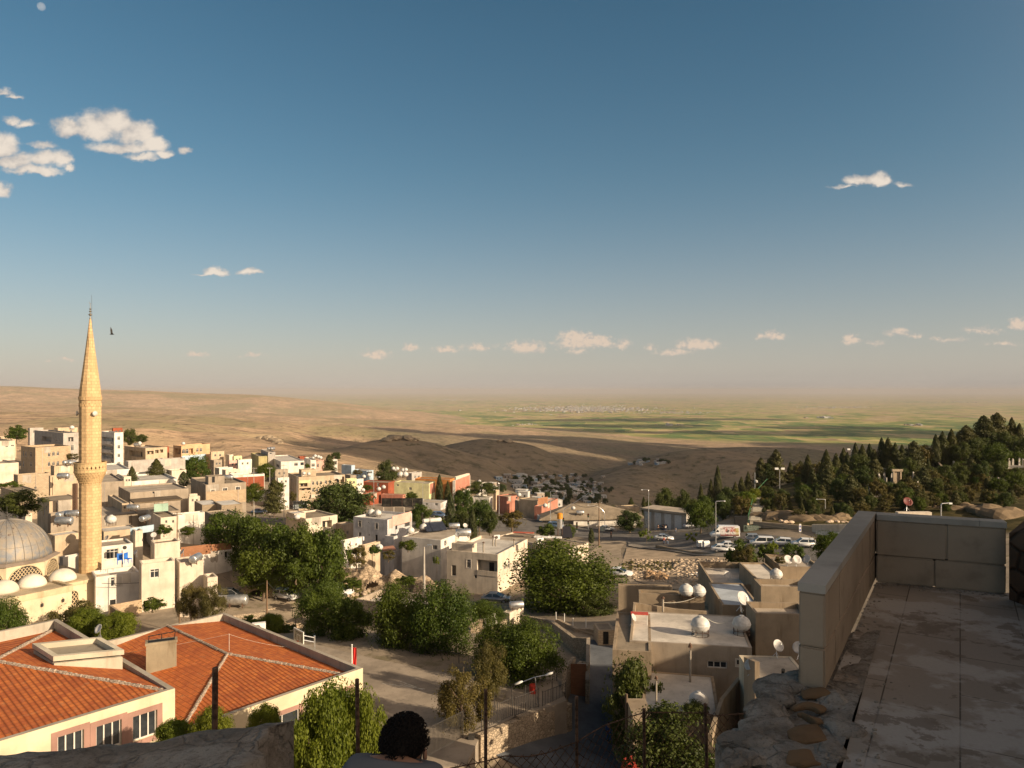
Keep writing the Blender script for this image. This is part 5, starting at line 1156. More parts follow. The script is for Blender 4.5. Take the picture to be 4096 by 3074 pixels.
def strip(key,zf,x0,x1,y0,y1,mt,name,face='R',proud=.03):
 B=BLD[key];d=B['dR']if face=='R' else B['dL'];n=Vector((d.y,-d.x,0));q=[]
 for x,y in((x0,y1),(x1,y1),(x1,y0),(x0,y0)):
  a,b=src(zf,x,y);ray=Vector(((a-CX)/F,1,-(b-HY)/F));t=n.dot(B['C'])/n.dot(ray);p=ray*t;q.append(((p-B['C']).dot(d),p.z-B['zb']))
 m=MB();u0=max(0.02,min(p[0]for p in q));u1=max(p[0]for p in q);u1=min(u1,(B['lr']if face=='R' else B['ll'])-.02);z0=min(p[1]for p in q);z1=max(p[1]for p in q)
 if face=='R':m.box((u0,-proud,z0),(u1,.0,z1),skip='b')
 else:m.box((-proud,u0,z0),(0,u1,z1),skip='r')
 return m.build(name,mt,B['root'])
strip('z2a','Z2',75,340,346,420,BLU,'blue_lower_wall')
bld('z1d','Z1',-40,985,190,50,-200,206,CRM,F1,'plain cream house wall at the left edge of the photo',ph=.4)
bld('z1e','Z1',-30,735,250,50,-200,168,CRM,F3,'low cream house with small windows at the far left',[W('R',60,785,90,800,''),W('R',120,775,155,792,'')],ph=.3)
bld('z1f','Z1',197,1112,170,48,150,556,STN,F3,'rough cream stone house with a ragged roof edge left of the minaret',[W('R',380,1240,405,1262,'1')],ph=.25)
bld('z1h','Z1',600,1010,178,48,560,872,BEI,F1,'beige house with silver water drums on top just behind the minaret',ph=.3)
bld('z1i','Z1',556,1120,160,46,540,880,BEI,F1,'low beige terrace house whose roof carries a big silver drum left of the minaret',ph=.3)
bld('z1j','Z1',545,1402,130,45,412,900,BEI,F3,'long beige stone house with flat brown roof and a stovepipe, left of the minaret',[W('L',480,1460,496,1560,''),W('L',512,1450,524,1510,'')],ph=.1)
bld('z1k','Z1',200,1300,150,48,10,440,STN,F3,'low stone house behind the leafy tree at the left edge',ph=.2)
bld('z6a','Z6',540,478,116,52,465,800,BEI,F2,'beige house with pale roof carrying shiny silver drums, between dome and minaret',[W('L',482,430,492,470,''),W('L',508,480,518,520,'')],ph=.12)
bld('z6a2','Z6',500,262,122,50,470,900,CON,F3,'grey-brown flat house behind the silver water drums',ph=.1)
bld('z6b','Z6',250,262,118,60,-60,300,CRM,F1,'low cream house with pale roof just behind the mosque dome',ph=.1)
bld('z6c','Z6',620,690,104,58,600,800,WHT,F2,'small white house squeezed between the mosque and the minaret',ph=.2)
bld('z6d','Z6',1020,440,112,40,960,1350,BEI,F2,'beige house carrying a white globe tank right of the minaret',[W('R',1020,440,1070,490,'d')],ph=.1)
bld('z6e','Z6',960,590,103,38,900,1308,WHT,F1,'white house with a wide window and an air conditioner right of the minaret',[W('R',1044,608,1162,705,'3t')],ph=.25)
bld('z6f','Z6',940,885,95,36,900,1370,WHT,F2,'white lower storey with barred window and blue chairs on its terrace beside the minaret',[W('R',1086,882,1198,972,'3t'),W('R',1080,1105,1138,1250,'d')],ph=.5)
bld('z6g','Z6',1392,758,94,33,1368,1718,CRM,F3,'cream house with a white window above a grey shopfront right of the minaret',[W('R',1476,805,1562,890,'2t'),W('R',1390,985,1695,1110,'3')],ph=.55)
bld('z6h','Z6',1765,745,97,34,1718,2000,CRM,F1,'cream plain block with rusty barrel on its roof, right of the house with the shopfront',[W('L',1722,705,1758,835,'d')],ph=.15)
bld('z6i','Z6',1520,555,104,36,1480,1770,CRM,F3,'cream house behind the white-window house, with a grey flat roof',ph=.3)
bld('z6m','Z6',2040,890,96,34,2000,2140,CRM,F1,'small whitewashed yard block above the dirt road',ph=.3)
bld('z2b','Z2',62,1420,118,35,20,632,WHT,F3,'long white house with brick parapet strips and potted plants on its roof',[W('R',548,1400,628,1480,'p')],ph=.5)
strip('z2b','Z2',65,395,1355,1425,BRK,'brick_parapet');strip('z2b','Z2',402,625,1325,1375,BRK,'brick_parapet')
bld('z1l','Z1',1440,1305,160,38,1310,2085,CON,F1,'wide brown block house with one arched window and a satellite dish on its wall',[W('R',1814,1348,1852,1405,'at'),W('R',1686,1292,1714,1316,'1')],ph=.3)
bld('z1m','Z1',1455,1180,185,36,1300,1966,WH2,F2,'white stained roof terrace house behind the brown block house',ph=.5)
bld('z1n','Z1',1110,1060,200,36,1000,1445,WHT,F2,'white parapet roof terrace with concrete wall below, right of the minaret',ph=.4)
bld('z1n2','Z1',1120,1190,178,36,1000,1375,CON,F1,'bare concrete wall house under the white terrace right of the minaret',ph=.3)
bld('z1o','Z1',1460,1545,128,36,1380,1990,CON,F3,'low grey-brown house with wooden pergola and sheds on its roof',ph=.1)
bld('z1p','Z1',1120,1560,124,38,1000,1520,CON,F1,'flat grey roof with a white globe tank right of the minaret',ph=.1)
bld('z1q','Z1',1420,960,215,44,1380,2050,GRY,F3,'low grey house with a dark flat roof below the long beige building',ph=.25)
bld('z1r','Z1',1900,1060,205,44,1840,2060,CRM,F1,'cream house with small arches in front of the dark cypress bush',[W('R',1850,1070,1870,1110,'a'),W('R',1880,1070,1895,1110,'a')],ph=.3)
bld('z2c','Z2',340,665,172,34,175,787,CON,F3,'brown two-storey block house with three white windows and a stair tower',[W('R',396,715,446,762,'2t'),W('R',530,700,576,745,'2t'),W('R',672,686,718,732,'2t'),W('R',400,832,445,850,''),W('R',530,812,578,848,''),W('R',622,792,690,842,'3')],ph=.35)
strip('z2c','Z2',345,785,742,850,BLC,'cream_lower_wall')
bld('z2c2','Z2',370,575,174,34,335,548,CON,F3,'square stair tower on the roof of the brown block house',[W('L',350,560,362,580,'1'),W('R',408,575,440,640,'d')],ph=.1,base=BLD['z2c']['zr']-.02,name='stair_tower',cat='stair tower')
bld('z2d','Z2',300,890,152,35,215,500,BLK,F4,'low block hut with bright white roof, left of the pair by the big green trees',ph=.05,cat='hut')
bld('z2d2','Z2',515,892,150,35,425,745,BLK,F4,'low block hut with bright white roof, right of the pair by the big green trees',ph=.05,cat='hut')
bld('z2e','Z2',-30,1000,130,38,-60,328,WHT,F3,'plain white wall house left of the big green trees',ph=.3)
bld('z2e2','Z2',490,1030,134,38,330,760,CON,F3,'dark low building behind the big green trees',ph=.2)
bld('z2f','Z2',1172,408,280,28,1022,1430,WHT,F2,'white house with covered roof terrace at the edge of the town',[W('R',1318,420,1358,455,''),W('R',1386,415,1425,450,'1'),W('L',1075,360,1105,395,''),W('L',1120,435,1152,470,'a')],ph=.3)
bld('z2f2','Z2',925,350,288,28,842,1020,OLV,F1,'olive-yellow block house at the edge of the town left of the white roof-terrace house',ph=.4)
bld('z2f3','Z2',1030,305,292,28,950,1110,GRY,F1,'small grey rooftop room with silver tanks behind the olive-yellow house',[W('R',1045,310,1070,325,'1')],ph=.2)
bld('z2g','Z2',640,560,232,30,600,990,WH2,F1,'white-topped red house in the middle of the town',ph=.6)
strip('z2g','Z2',645,985,585,720,RED,'red_lower_wall')
bld('z2h','Z2',1368,580,226,30,1252,1880,BEI,F3,'large beige three-storey house with rows of arched windows and green balconies',
 [W('R',1515,628,1538,665,'a'),W('R',1560,622,1583,660,'a'),W('R',1602,622,1625,660,'a'),W('R',1655,615,1680,652,'a'),W('R',1700,612,1722,650,'a'),W('R',1515,700,1538,742,'a'),W('R',1558,702,1582,738,'a'),W('R',1602,700,1626,738,'a'),W('R',1655,695,1680,732,'a'),W('R',1375,620,1465,685,'p'),W('R',1375,700,1500,755,'pr'),W('R',1768,575,1872,645,'p'),W('L',1290,600,1300,625,''),W('L',1290,700,1300,725,'')],ph=.5)
strip('z2h','Z2',1366,1500,618,640,YEL,'green_balcony_panel');strip('z2h','Z2',1500,1878,770,782,CRM,'ledge',proud=.5)
bld('z2h2','Z2',1400,500,232,30,1370,1560,BEI,F3,'beige rooftop room of the large house with arched windows',ph=.2,base=BLD['z2h']['zr']-.02,name='rooftop_room',cat='rooftop room')
bld('z2i','Z2',1500,390,300,26,1432,1560,WH2,F2,'small white house with bay window beside the pink house',[W('R',1508,428,1545,465,'3')],ph=.3)
bld('z2i2','Z2',1560,395,302,24,1545,1650,PNK,F2,'pink house with white globe tanks beside the tall dark pine',[W('R',1565,430,1590,470,'')],ph=.2)
bld('z2j','Z2',1720,385,305,24,1712,1798,WHT,F2,'narrow white house with two slab balconies right of the dark pine',[W('R',1730,402,1790,440,'p')],ph=.1)
bld('z2k','Z2',1950,450,328,60,1842,1990,BLU,F2,'pale blue windowless block at the edge of the dark hill',ph=.1)
bld('z2k2','Z2',2120,510,326,55,1960,2195,BLU,F2,'long low pale blue and white house right of the blue block',[W('R',2125,515,2180,540,'3')],ph=.2)
bld('z2l','Z2',1940,560,270,35,1880,2005,CON,F1,'small brown rooftop tower right of the large beige house',ph=.1)
bld('z3c2','Z3',350,330,268,60,330,425,WHT,F2,'white narrow house with blue trim left of the red house',[W('R',370,345,400,400,'3')],ph=.2)
bld('z3a','Z3',1380,330,288,76,995,1432,ORG,F3,'bright orange house on the right side of the town',[W('R',1398,318,1408,350,''),W('R',1412,312,1422,340,'')],ph=.4)
bld('z3a2','Z3',1440,345,280,76,1425,1606,WH2,F1,'red house with cream parapet right of the orange house',[W('R',1527,352,1542,385,'at'),W('R',1546,350,1560,385,'at'),W('R',1480,362,1488,392,'a')],ph=.3)
strip('z3a2','Z3',1442,1602,338,420,SAL,'red_wall')
bld('z3b','Z3',1150,370,258,76,765,1216,YEL,F1,'pale yellow-green house in front of the orange house',[W('L',792,382,815,402,''),W('L',928,415,958,445,''),W('L',862,350,872,362,'1')],ph=.3)
strip('z3b','Z3',1158,1214,380,470,SAL,'salmon_side')
bld('z3d','Z3',700,365,278,76,410,775,RED,F3,'brick-red house left of the pale yellow house',[W('R',722,350,745,410,'p'),W('L',575,365,600,405,'3')],ph=.3)
bld('z3e','Z3',500,500,240,76,385,620,RED,F3,'low dark red house behind the black billboards',[W('R',540,510,550,520,'1')],ph=.2)
bld('z3e2','Z3',860,500,244,76,620,890,SAL,F1,'long low house with red and cream walls above the billboards',ph=.2)
bld('z3f','Z3',1280,590,235,76,1010,1352,SHD,F1,'low white-grey house with small windows right of the billboards',[W('L',1045,540,1068,562,''),W('L',1110,590,1135,612,''),W('L',1215,590,1245,618,'')],ph=.2)
bld('z3g','Z3',1820,530,243,76,1618,1852,WHT,F1,'white house half hidden by the round green trees near the road',ph=.2)
bld('z3h','Z3',2010,520,240,45,1900,2142,SAL,F3,'salmon-pink house with brown roof by the road',[W('R',2110,520,2130,545,'1')],ph=.3)
bld('z4a','Z4',415,290,226,50,215,532,BEI,BRK and F3,'brown brick house with open porch by the road',[W('L',225,270,400,330,'p')],ph=.15)
strip('z4a','Z4',418,528,262,350,BRK,'brick_side')
bld('z4a2','Z4',460,350,222,70,380,640,SAL,F1,'low pinkish yard wall house with a white dish right of the brick house',ph=.3)
bld('z4b','Z4',600,402,225,12,560,820,WHT,F2,'long low white wall house beyond the road railing',ph=.2,LL=3)
bld('z2m','Z2',1445,1040,160,42,1225,1796,CRM,F3,'peach-walled house with stair room among the green trees',[W('R',1630,1060,1735,1140,'p')],ph=.35)
bld('z2m2','Z2',1320,985,161,42,1240,1445,CRM,F4,'white stair room on the peach-walled house among the green trees',[W('R',1335,975,1365,1015,'1')],ph=.1,base=BLD['z2m']['zr']-.02,name='stair_room',cat='stair room')
bld('z2n','Z2',1860,1105,162,45,1780,1975,CON,F1,'low grey stone house left of the whitewashed house',[W('R',1900,1170,1922,1210,'')],ph=.2)
bld('z3w','Z3',690,775,150,64,314,962,SHD,F2,'whitewashed two-storey house with arched windows and two globe tanks on its roof',
 [W('L',370,785,400,852,'at'),W('L',555,812,585,878,'at'),W('L',370,912,400,965,''),W('L',555,940,582,1020,'d'),W('L',475,795,483,812,'1'),W('L',480,932,492,955,'1'),W('R',778,790,938,905,'pr')],ph=.5)
strip('z3w','Z3',745,955,735,790,PNK,'pink_parapet','R')
bld('z3x','Z3',760,960,146,64,660,835,SHD,F1,'lower white annex with stairs in front of the whitewashed house',ph=.2)
bld('z3s','Z3',1280,1000,141,66,850,1600,WHT,F1,'white house with solar water heaters and tanks on its flat roof',[W('L',1190,1055,1242,1105,'3'),W('L',1185,1185,1210,1240,'')],ph=.15)
bld('z3b1','Z3',1910,1160,124,68,1348,2240,CRM,F2,'large cream house with arched windows and a balustraded balcony in the middle of the view',
 [W('L',1400,1110,1446,1200,'at'),W('L',1568,1215,1612,1305,'at'),W('L',1680,1215,1945,1400,'p')if False else W('L',1682,1222,1905,1395,'pr'),W('L',1400,1275,1450,1395,'1'),W('R',1975,1240,2005,1325,'at'),W('R',2017,1225,2046,1312,'at'),W('L',1652,1385,1680,1422,'1')],ph=.5)
bld('z3b2','Z3',1630,1050,126,68,1400,1680,CRM,F1,'cream stair room with a silver drum on the roof of the large cream house',ph=.1,base=BLD['z3b1']['zr']-.02,name='stair_room',cat='stair room')
bld('z4c','Z4',765,815,134,52,-60,978,CRM,F3,'flat-roofed house with cluttered brown roof beside the dirt lane',[W('R',850,745,890,820,'3'),W('R',780,800,830,835,'p')],ph=.18)
bld('z3fr','Z3',1139,1773,90.9,64,345,1400,CON,F2,'low flat-roofed house with stained parapet behind the lower row of trees',ph=.8)

# smaller houses packed between the bigger ones
MS=dict(c=CRM,w=WHT,b=BEI,n=CON,g=GRY,s=SAL,k=BLU,y=YEL,p=PNK,r=RED)
SM=[('Z2',430,392,285,55,385,520,'n','grey hut with a water barrel below the peach house'),('Z2',400,300,300,55,385,545,'b','long beige house behind the grey hut at the far edge'),('Z2',600,330,300,50,560,645,'c','small cream box house left of the yellow gable'),('Z2',650,348,290,50,645,740,'y','small yellow house at the far edge of the town'),
 ('Z2',600,400,275,48,585,710,'p','faded pinkish low house in the cluster below the yellow one'),('Z2',700,390,272,48,690,850,'w','low whitewashed house in the far cluster'),('Z2',490,480,255,48,440,640,'w','white terrace house with a broken parapet'),('Z2',560,500,245,46,520,720,'c','cream low house just above the red house'),('Z2',110,455,262,50,60,220,'c','pale low wall house under the bushes of the peach house'),
 ('Z1',1760,800,300,50,1730,1870,'r','small red-roofed shed beside the peach and blue house'),('Z1',10,690,300,50,-60,180,'b','low beige house among rocks at the top left'),('Z1',330,590,330,52,310,480,'g','grey unfinished upper floor with concrete columns'),('Z1',640,590,330,52,600,860,'b','beige rooftop behind the grey apartment block'),('Z1',1250,590,300,50,1240,1355,'r','red brick shed behind the white apartment block'),
 ('Z2',1110,500,250,40,1090,1250,'n','low dark building behind the utility poles'),('Z2',1140,590,225,40,1125,1262,'w','white low house left of the large beige arched house'),('Z2',1380,355,330,30,1360,1450,'r','thin red roof behind the white roof-terrace house'),('Z2',1900,600,262,35,1878,2010,'y','yellowish low house right of the large beige house'),('Z2',2000,620,265,60,1990,2080,'w','small white barred-window house beside the red one'),
 ('Z3',960,260,315,60,900,1070,'g','grey-white house behind the pale yellow house'),('Z3',1450,300,300,70,1440,1600,'c','cream upper floor behind the red house with cream parapet'),('Z3',1700,385,275,70,1680,1790,'w','small white house with a globe tank beyond the green trees'),('Z3',2130,560,235,50,2100,2215,'n','dark brown house at the edge above the road'),('Z3',1890,450,260,60,1870,1930,'b','narrow beige house left of the salmon one'),
 ('Z3',210,1010,135,55,180,410,'w','white corrugated shed roof beside the grove'),('Z3',440,1060,138,60,400,610,'b','low ochre wall house below the whitewashed house'),('Z6',1580,300,120,38,1440,1760,'c','cream terrace wall house in the rooftop clutter'),('Z6',1330,430,108,38,1280,1368,'c','small cream stair room beside the blue fence'),('Z6',1200,160,128,38,1060,1270,'b','beige parapet house with red and white bundles'),
 ('Z1',1370,1130,182,44,1370,1450,'c','small cream rooftop room right of the white terrace'),('Z1',1450,1110,200,44,1440,1650,'w','white sloping-parapet house under the ragged conifer'),('Z1',2090,1350,165,36,2080,2212,'c','cream corner house between the two brown block houses'),('Z2',160,770,168,36,148,248,'c','small cream annex with white window beside the brown block house')]
for i,(zf,x,y,D,ph_,xl,xr,c_,lb)in enumerate(SM):
 wn=[]
 if xr-x>60:wn=[W('R',x+(xr-x)*.25,y+26,x+(xr-x)*.25+20,y+52,''),W('R',x+(xr-x)*.62,y+24,x+(xr-x)*.62+20,y+50,'')]
 bld('s%d'%i,zf,x,y,D,ph_,min(xl,x-8),xr,MS[c_],[F1,F2,F3][i%3],lb,wn,ph=.25)
a,b_,c_,d_=(P('Z3',*q)for q in((610,1075,134),(755,1058,135),(790,1105,130),(650,1118,130)))
m=MB();m.face([a,b_,c_,d_][::-1]);m.face([v-Vector((0,0,.08))for v in(a,b_,c_,d_)]);tag(m.build('tin_roof',plaster((.50,.24,.15),.5,'salmon_tin')),'small salmon-coloured tin roof behind the ruin','sheet roof')

rf=random.Random(21);PAT=[plaster((.40,.35,.29),.8,'bare_patch'),plaster((.56,.50,.42),.7,'patched_render')]
for key,B in list(BLD.items()):
 if B['C'].y>260 or B['H']<3:continue
 if B['lr']>4:
  x=rf.uniform(.4,B['lr']-.4);m=MB();m.tube((x,-.06,.3),(x,-.06,B['H']-.3),.045,n=5);m.tube((x,-.06,B['H']-.35),(x,.1,B['H']-.3),.045,n=5);m.build('downpipe',rf.choice([RUST,GRY,STEEL]),B['root'])
 if B['lr']>5:
  w_=rf.uniform(1.2,2.6);x=rf.uniform(.3,max(.4,B['lr']-w_-.3));z0=B['H']-rf.uniform(1.0,1.8);m=MB();n=9;pts=[(x+w_*i/n,z0-rf.uniform(0,.5))for i in range(n+1)]
  m.face([(p[0],-.012,p[1])for p in pts]+[(x+w_,-.012,B['H']-.02),(x,-.012,B['H']-.02)]);m.build('render_patch',rf.choice(PAT),B['root'])
# ---------------- roads and yards ----------------
def sheet(name,pts,mt,lift=.05,sub=3.0):
 """a paved strip laid on the terrain: pts = left and right edges [(zf,x,y,D)]"""
 L,Rr=pts;n=len(L);V=[];m=9;k=12;rows=[]
 def pt(c):p=P(*c);return(p.x,p.y)
 Lp=np.array([pt(c)for c in L]);Rp=np.array([pt(c)for c in Rr]);t=np.linspace(0,n-1,(n-1)*k+1);ii=np.arange(n)
 Lx=np.stack([np.interp(t,ii,Lp[:,j])for j in(0,1)],1);Rx=np.stack([np.interp(t,ii,Rp[:,j])for j in(0,1)],1);s=np.linspace(0,1,m)
 XY=Lx[:,None]*(1-s)[None,:,None]+Rx[:,None]*s[None,:,None];Z=ground(XY[...,0],XY[...,1]);
 V=np.concatenate([XY,(Z+lift)[...,None]],-1).reshape(-1,3);N_=len(t)
 i=np.arange(N_-1)[:,None]*m+np.arange(m-1)[None];i=i.ravel();Fq=np.stack([i,i+1,i+m+1,i+m],-1);me=fast_mesh(name,V,Fq)
 if me.polygons[0].normal.z<0:me=fast_mesh(name,V,Fq[:,::-1])
 o=obj(name,me,mt);return tag(o,kind='structure')
ASPH=flatroof((.17,.155,.14),'asphalt');DIRT=flatroof((.40,.32,.23),'dirt');PAVE=flatroof((.36,.31,.25),'pavement_slabs');CONC=flatroof((.33,.275,.215),'court_concrete');LANE=flatroof((.22,.20,.18),'lane_paving')
sheet('road',([('Z2',850,905,205),('Z3',550,680,214),('Z3',1150,705,212),('Z4',250,525,220),('Z4',830,575,212),('Z4',1300,590,205),('Z5',0,600,195),('Z5',450,640,178),('Z5',950,700,160),('Z5',1450,760,150),('Z5',1900,800,144)],
      [('Z2',900,960,190),('Z3',550,720,202),('Z3',1150,770,196),('Z4',250,600,196),('Z4',830,660,190),('Z4',1350,740,178),('Z5',0,765,165),('Z5',450,800,156),('Z5',950,890,140),('Z5',1450,950,132),('Z5',1900,1000,126)]),ASPH,.05)
sheet('pavement',([('Z4',1420,745,176),('Z5',0,765,165),('Z5',450,800,156),('Z5',950,890,140)],[('Z4',1420,778,170),('Z5',60,792,161),('Z5',430,850,150.5),('Z5',900,905,138.5)]),PAVE,.16)
sheet('pavement',([('Z4',250,492,227),('Z4',830,540,217),('Z4',1290,585,207)],[('Z4',250,525,220),('Z4',830,574,211),('Z4',1290,612,201)]),PAVE,.16)
sheet('parking_area',([('Z4',1560,540,205),('Z4',2000,520,205),('Z5',600,560,196)],[('Z4',1560,640,190),('Z4',2000,645,184),('Z5',600,660,176)]),PAVE,.06)
sheet('dirt_lane',([('Z4',1130,700,180),('Z4',940,880,160),('Z4',1000,1000,150),('Z4',1290,1120,132)],[('Z4',1400,740,178),('Z4',1340,830,168),('Z4',1340,930,152),('Z4',1800,1200,122)]),DIRT,.07)
sheet('waste_lot',([('Z4',1400,790,168),('Z5',60,800,160),('Z5',430,868,149),('Z5',860,908,140)],[('Z4',1335,1050,138),('Z5',-150,1130,122),('Z5',300,1195,113),('Z5',700,1200,112)]),flatroof((.46,.355,.245),'waste_ground'),.09)
sheet('dirt_yard',([('N2',210,30,150),('N2',210,180,128),('N2',300,300,116)],[('N2',600,20,152),('N2',830,80,146),('N2',900,240,122)]),DIRT,.07)
sheet('lane',([('Z3',560,1250,126),('Z3',900,1400,124),('Z3',1350,1480,122),('Z3',1750,1600,114),('N3',1000,200,108)],[('Z3',560,1300,122),('Z3',900,1480,118),('Z3',1350,1540,116),('Z3',1750,1640,108),('N3',1000,260,100)]),LANE,.06)
# school court, level, and the walled lane below it
def court():
 z=-25.15;pts=[onz(*q,z)for q in(('N2',1395,1500),('N3',150,1660),('N3',560,1640),('N3',700,1360),('N3',985,1215),('N3',1220,1150),('N3',1430,1080),('N3',1340,900),('N3',900,880),('N3',480,860),('N2',1500,720),('N2',1000,600))]
 pts=[(p.x,p.y)for p in pts]+[(-40,72),(-44,50),(-20,40)]
 m=MB();a=[Vector((*p,0))for p in pts];ar=sum(a[i].x*a[(i+1)%len(a)].y-a[(i+1)%len(a)].x*a[i].y for i in range(len(a)))
 if ar<0:pts=pts[::-1]
 m.prism(pts,z-3,z);o=m.build('school_court',CONC);tag(o,kind='structure')
 ln=MB()  # worn court lines
 for p,q in((('N2',1560,930),('N2',1930,980)),(('N2',1720,915),('N2',1860,965)),(('N3',0,935),('N3',200,985))):
  a_,b_=onz(*p,z+.004),onz(*q,z+.004);d=(b_-a_).normalized();e=Vector((-d.y,d.x,0))*.04;ln.face([a_-e,b_-e,b_+e,a_+e])
 tag(ln.build('court_lines',plain((.5,.46,.38),.8,0,.3)),'faint worn white lines painted on the concrete school court','court lines')
 return z
ZC=court()
sheet('alley',([('N3',1640,600,82),('N3',1600,800,74),('N3',1440,1040,66.5),('N3',1470,1450,60.5),('N3',800,1640,54.5)],[('N3',1820,640,82),('N3',1850,800,76),('N3',1880,1040,68),('N4',520,1230,61),('N4',380,1700,50)]),flatroof((.125,.135,.15),'alley_paving'),.08)
# retaining wall of the court with its railing
wall('N3',[(655,1362,53.5),(985,1232,56.6)],3.6,-.45,RUB,'rough stone retaining wall of the school court above the lane, left length')
wall('N3',[(987,1206,56.6),(1215,1148,58.8)],4.2,-.45,RUB,'rough stone retaining wall of the school court above the lane, middle raised length')
wall('N3',[(1217,1182,58.8),(1440,1090,61.0)],4.6,-.45,RUB,'rough stone retaining wall of the school court above the lane, right length')
railing(P('N3',700,1335,54.2),P('N3',965,1212,56.5),1.45,.19,'black iron railing on the left length of the court wall',bars_r=.02)
railing(P('N3',985,1215,56.6),P('N3',1190,1135,58.6),1.45,.19,'black iron railing on the middle length of the court wall',bars_r=.02)
railing(P('N3',1222,1160,58.9),P('N3',1420,1078,61.0),1.45,.19,'black iron railing on the right length of the court wall',bars_r=.02)
for k,(x,y0,y1,D)in enumerate([(810,1035,1200,55.2),(960,960,1130,56.4),(1075,945,1165,57.5),(1305,915,1120,59.8)]):
 a=P('N3',x,y1,D);b_=P('N3',x,y0,D);m=MB();m.tube(a,b_,.035,n=6);o=m.build('railing_pole',DARKM);tag(o,['thin dark pole on the court railing nearest the gate','thin dark pole where the court railing steps','thin dark pole beside the street lamp of the court','thin dark pole near the right end of the court railing'][k],'pole','dark poles on the court railing')
# gate at the lower left of the court
railing(P('N3',185,1590,47.6),P('N3',540,1398,52.0),1.9,.15,'dark iron gate of the school court with a rusty top rail',posts=6,name='school_gate',bars_r=.022)
m=MB();a=P('N3',612,1375,53.4);m.box((a.x-.22,a.y-.2,a.z-4.5),(a.x+.22,a.y+.25,a.z));o=m.build('gate_post',DARKM);tag(o,'square dark gate post with a small white sign at the school gate','gate post')
m=MB();b_=P('N3',636,1465,53.0);m.box((b_.x-.15,b_.y-.04,b_.z-.2),(b_.x+.15,b_.y,b_.z+.2));tag(m.build('small_sign',WHITE),'small white notice on the school gate post','sign')
# kerb bed, wall and fence at the back of the court
wall('N3',[(0,778,71),(480,868,66.5),(760,935,64),(1260,1075,62)],.9,.25,RUB,'low stone kerb wall of the tree bed along the back of the court',name='kerb_wall')
wall('N2',[(1000,585,76),(1500,690,71.5),(1930,800,68)],.8,.25,RUB,'low stone kerb of the shaded tree bed behind the basketball board',name='kerb_wall')
railing(P('N2',1040,600,80),P('N2',1900,800,72),1.6,.22,'dark iron fence in the shade behind the basketball board')
railing(P('N3',80,738,71.5),P('N3',655,850,68),1.6,.22,'dark iron fence in front of the ruined yard behind the court')
railing(P('N3',1030,900,65.5),P('N3',1345,945,64),1.6,.2,'dark iron fence under the acacia tree at the court corner')
railing(P('N2',820,500,84),P('N2',1020,470,88),1.6,.25,'dark iron fence to the left of the basketball board')
# walls of the lane and of the old yard
wall('N3',[(560,500,84),(700,460,86),(920,385,90)],2.6,.4,RUB,'old stone yard wall leading up to the ruined gate house')
wall('N3',[(1045,350,92),(1280,392,86),(1480,540,77),(1600,545,75)],3.2,.45,RUB,'curving stone wall of the yard above the dark alley')
wall('N3',[(1600,545,75),(1590,900,66)],4.2,.35,RUB,'plastered wall running down the left side of the alley',cop=CONC)
wall('N3',[(1475,700,70),(1400,790,66),(1380,1010,62)],4,.35,RUB,'low sloping stone wall beside the bricked-up doorway')
wall('N3',[(1330,375,92),(1500,460,86),(1660,470,84),(1830,480,83)],1.8,.4,STN,'stone wall in front of the hut at the top of the alley')
def hut(key,zf,cx,cy,D,phi,xl,xr,mt,rf,label,**k):return bld(key,zf,cx,cy,D,phi,xl,xr,mt,rf,label,**k)
bld('hutA','N3',1700,478,80,5,1660,1840,STN,F3,'small stone hut with a black doorway at the top of the alley',[W('R',1742,488,1790,600,'d')],ph=.02,cat='hut',name='stone_hut')
bld('gateA','N3',940,330,92,60,885,1060,CRM,F1,'ruined gate house with square pillars carrying a steel drum',ph=.02,cat='gate house',name='gate_house')
put_thing('drum',P('N3',1000,300,93.5),12,1.15,'white-grey steel drum lying on top of the ruined gate house')
bld('ydA','N3',1510,770,68,-20,1480,1605,RUB,F1,'old plastered wall block with a bricked-up doorway beside the alley',ph=.05,cat='ruin',name='ruined_block')
m=MB();a=P('N3',1540,760,67.6);m.box((a.x-.9,a.y-.03,a.z-4.2),(a.x+.6,a.y+.02,a.z-.05));tag(m.build('bricked_doorway',BRK),'reddish bricked-up doorway in the wall beside the alley','doorway')
bld('ydB','N3',1400,1330,61,20,1385,1465,STN,F1,'small stone meter box at the foot of the court wall in the lane',ph=.02,cat='meter box',name='meter_box')
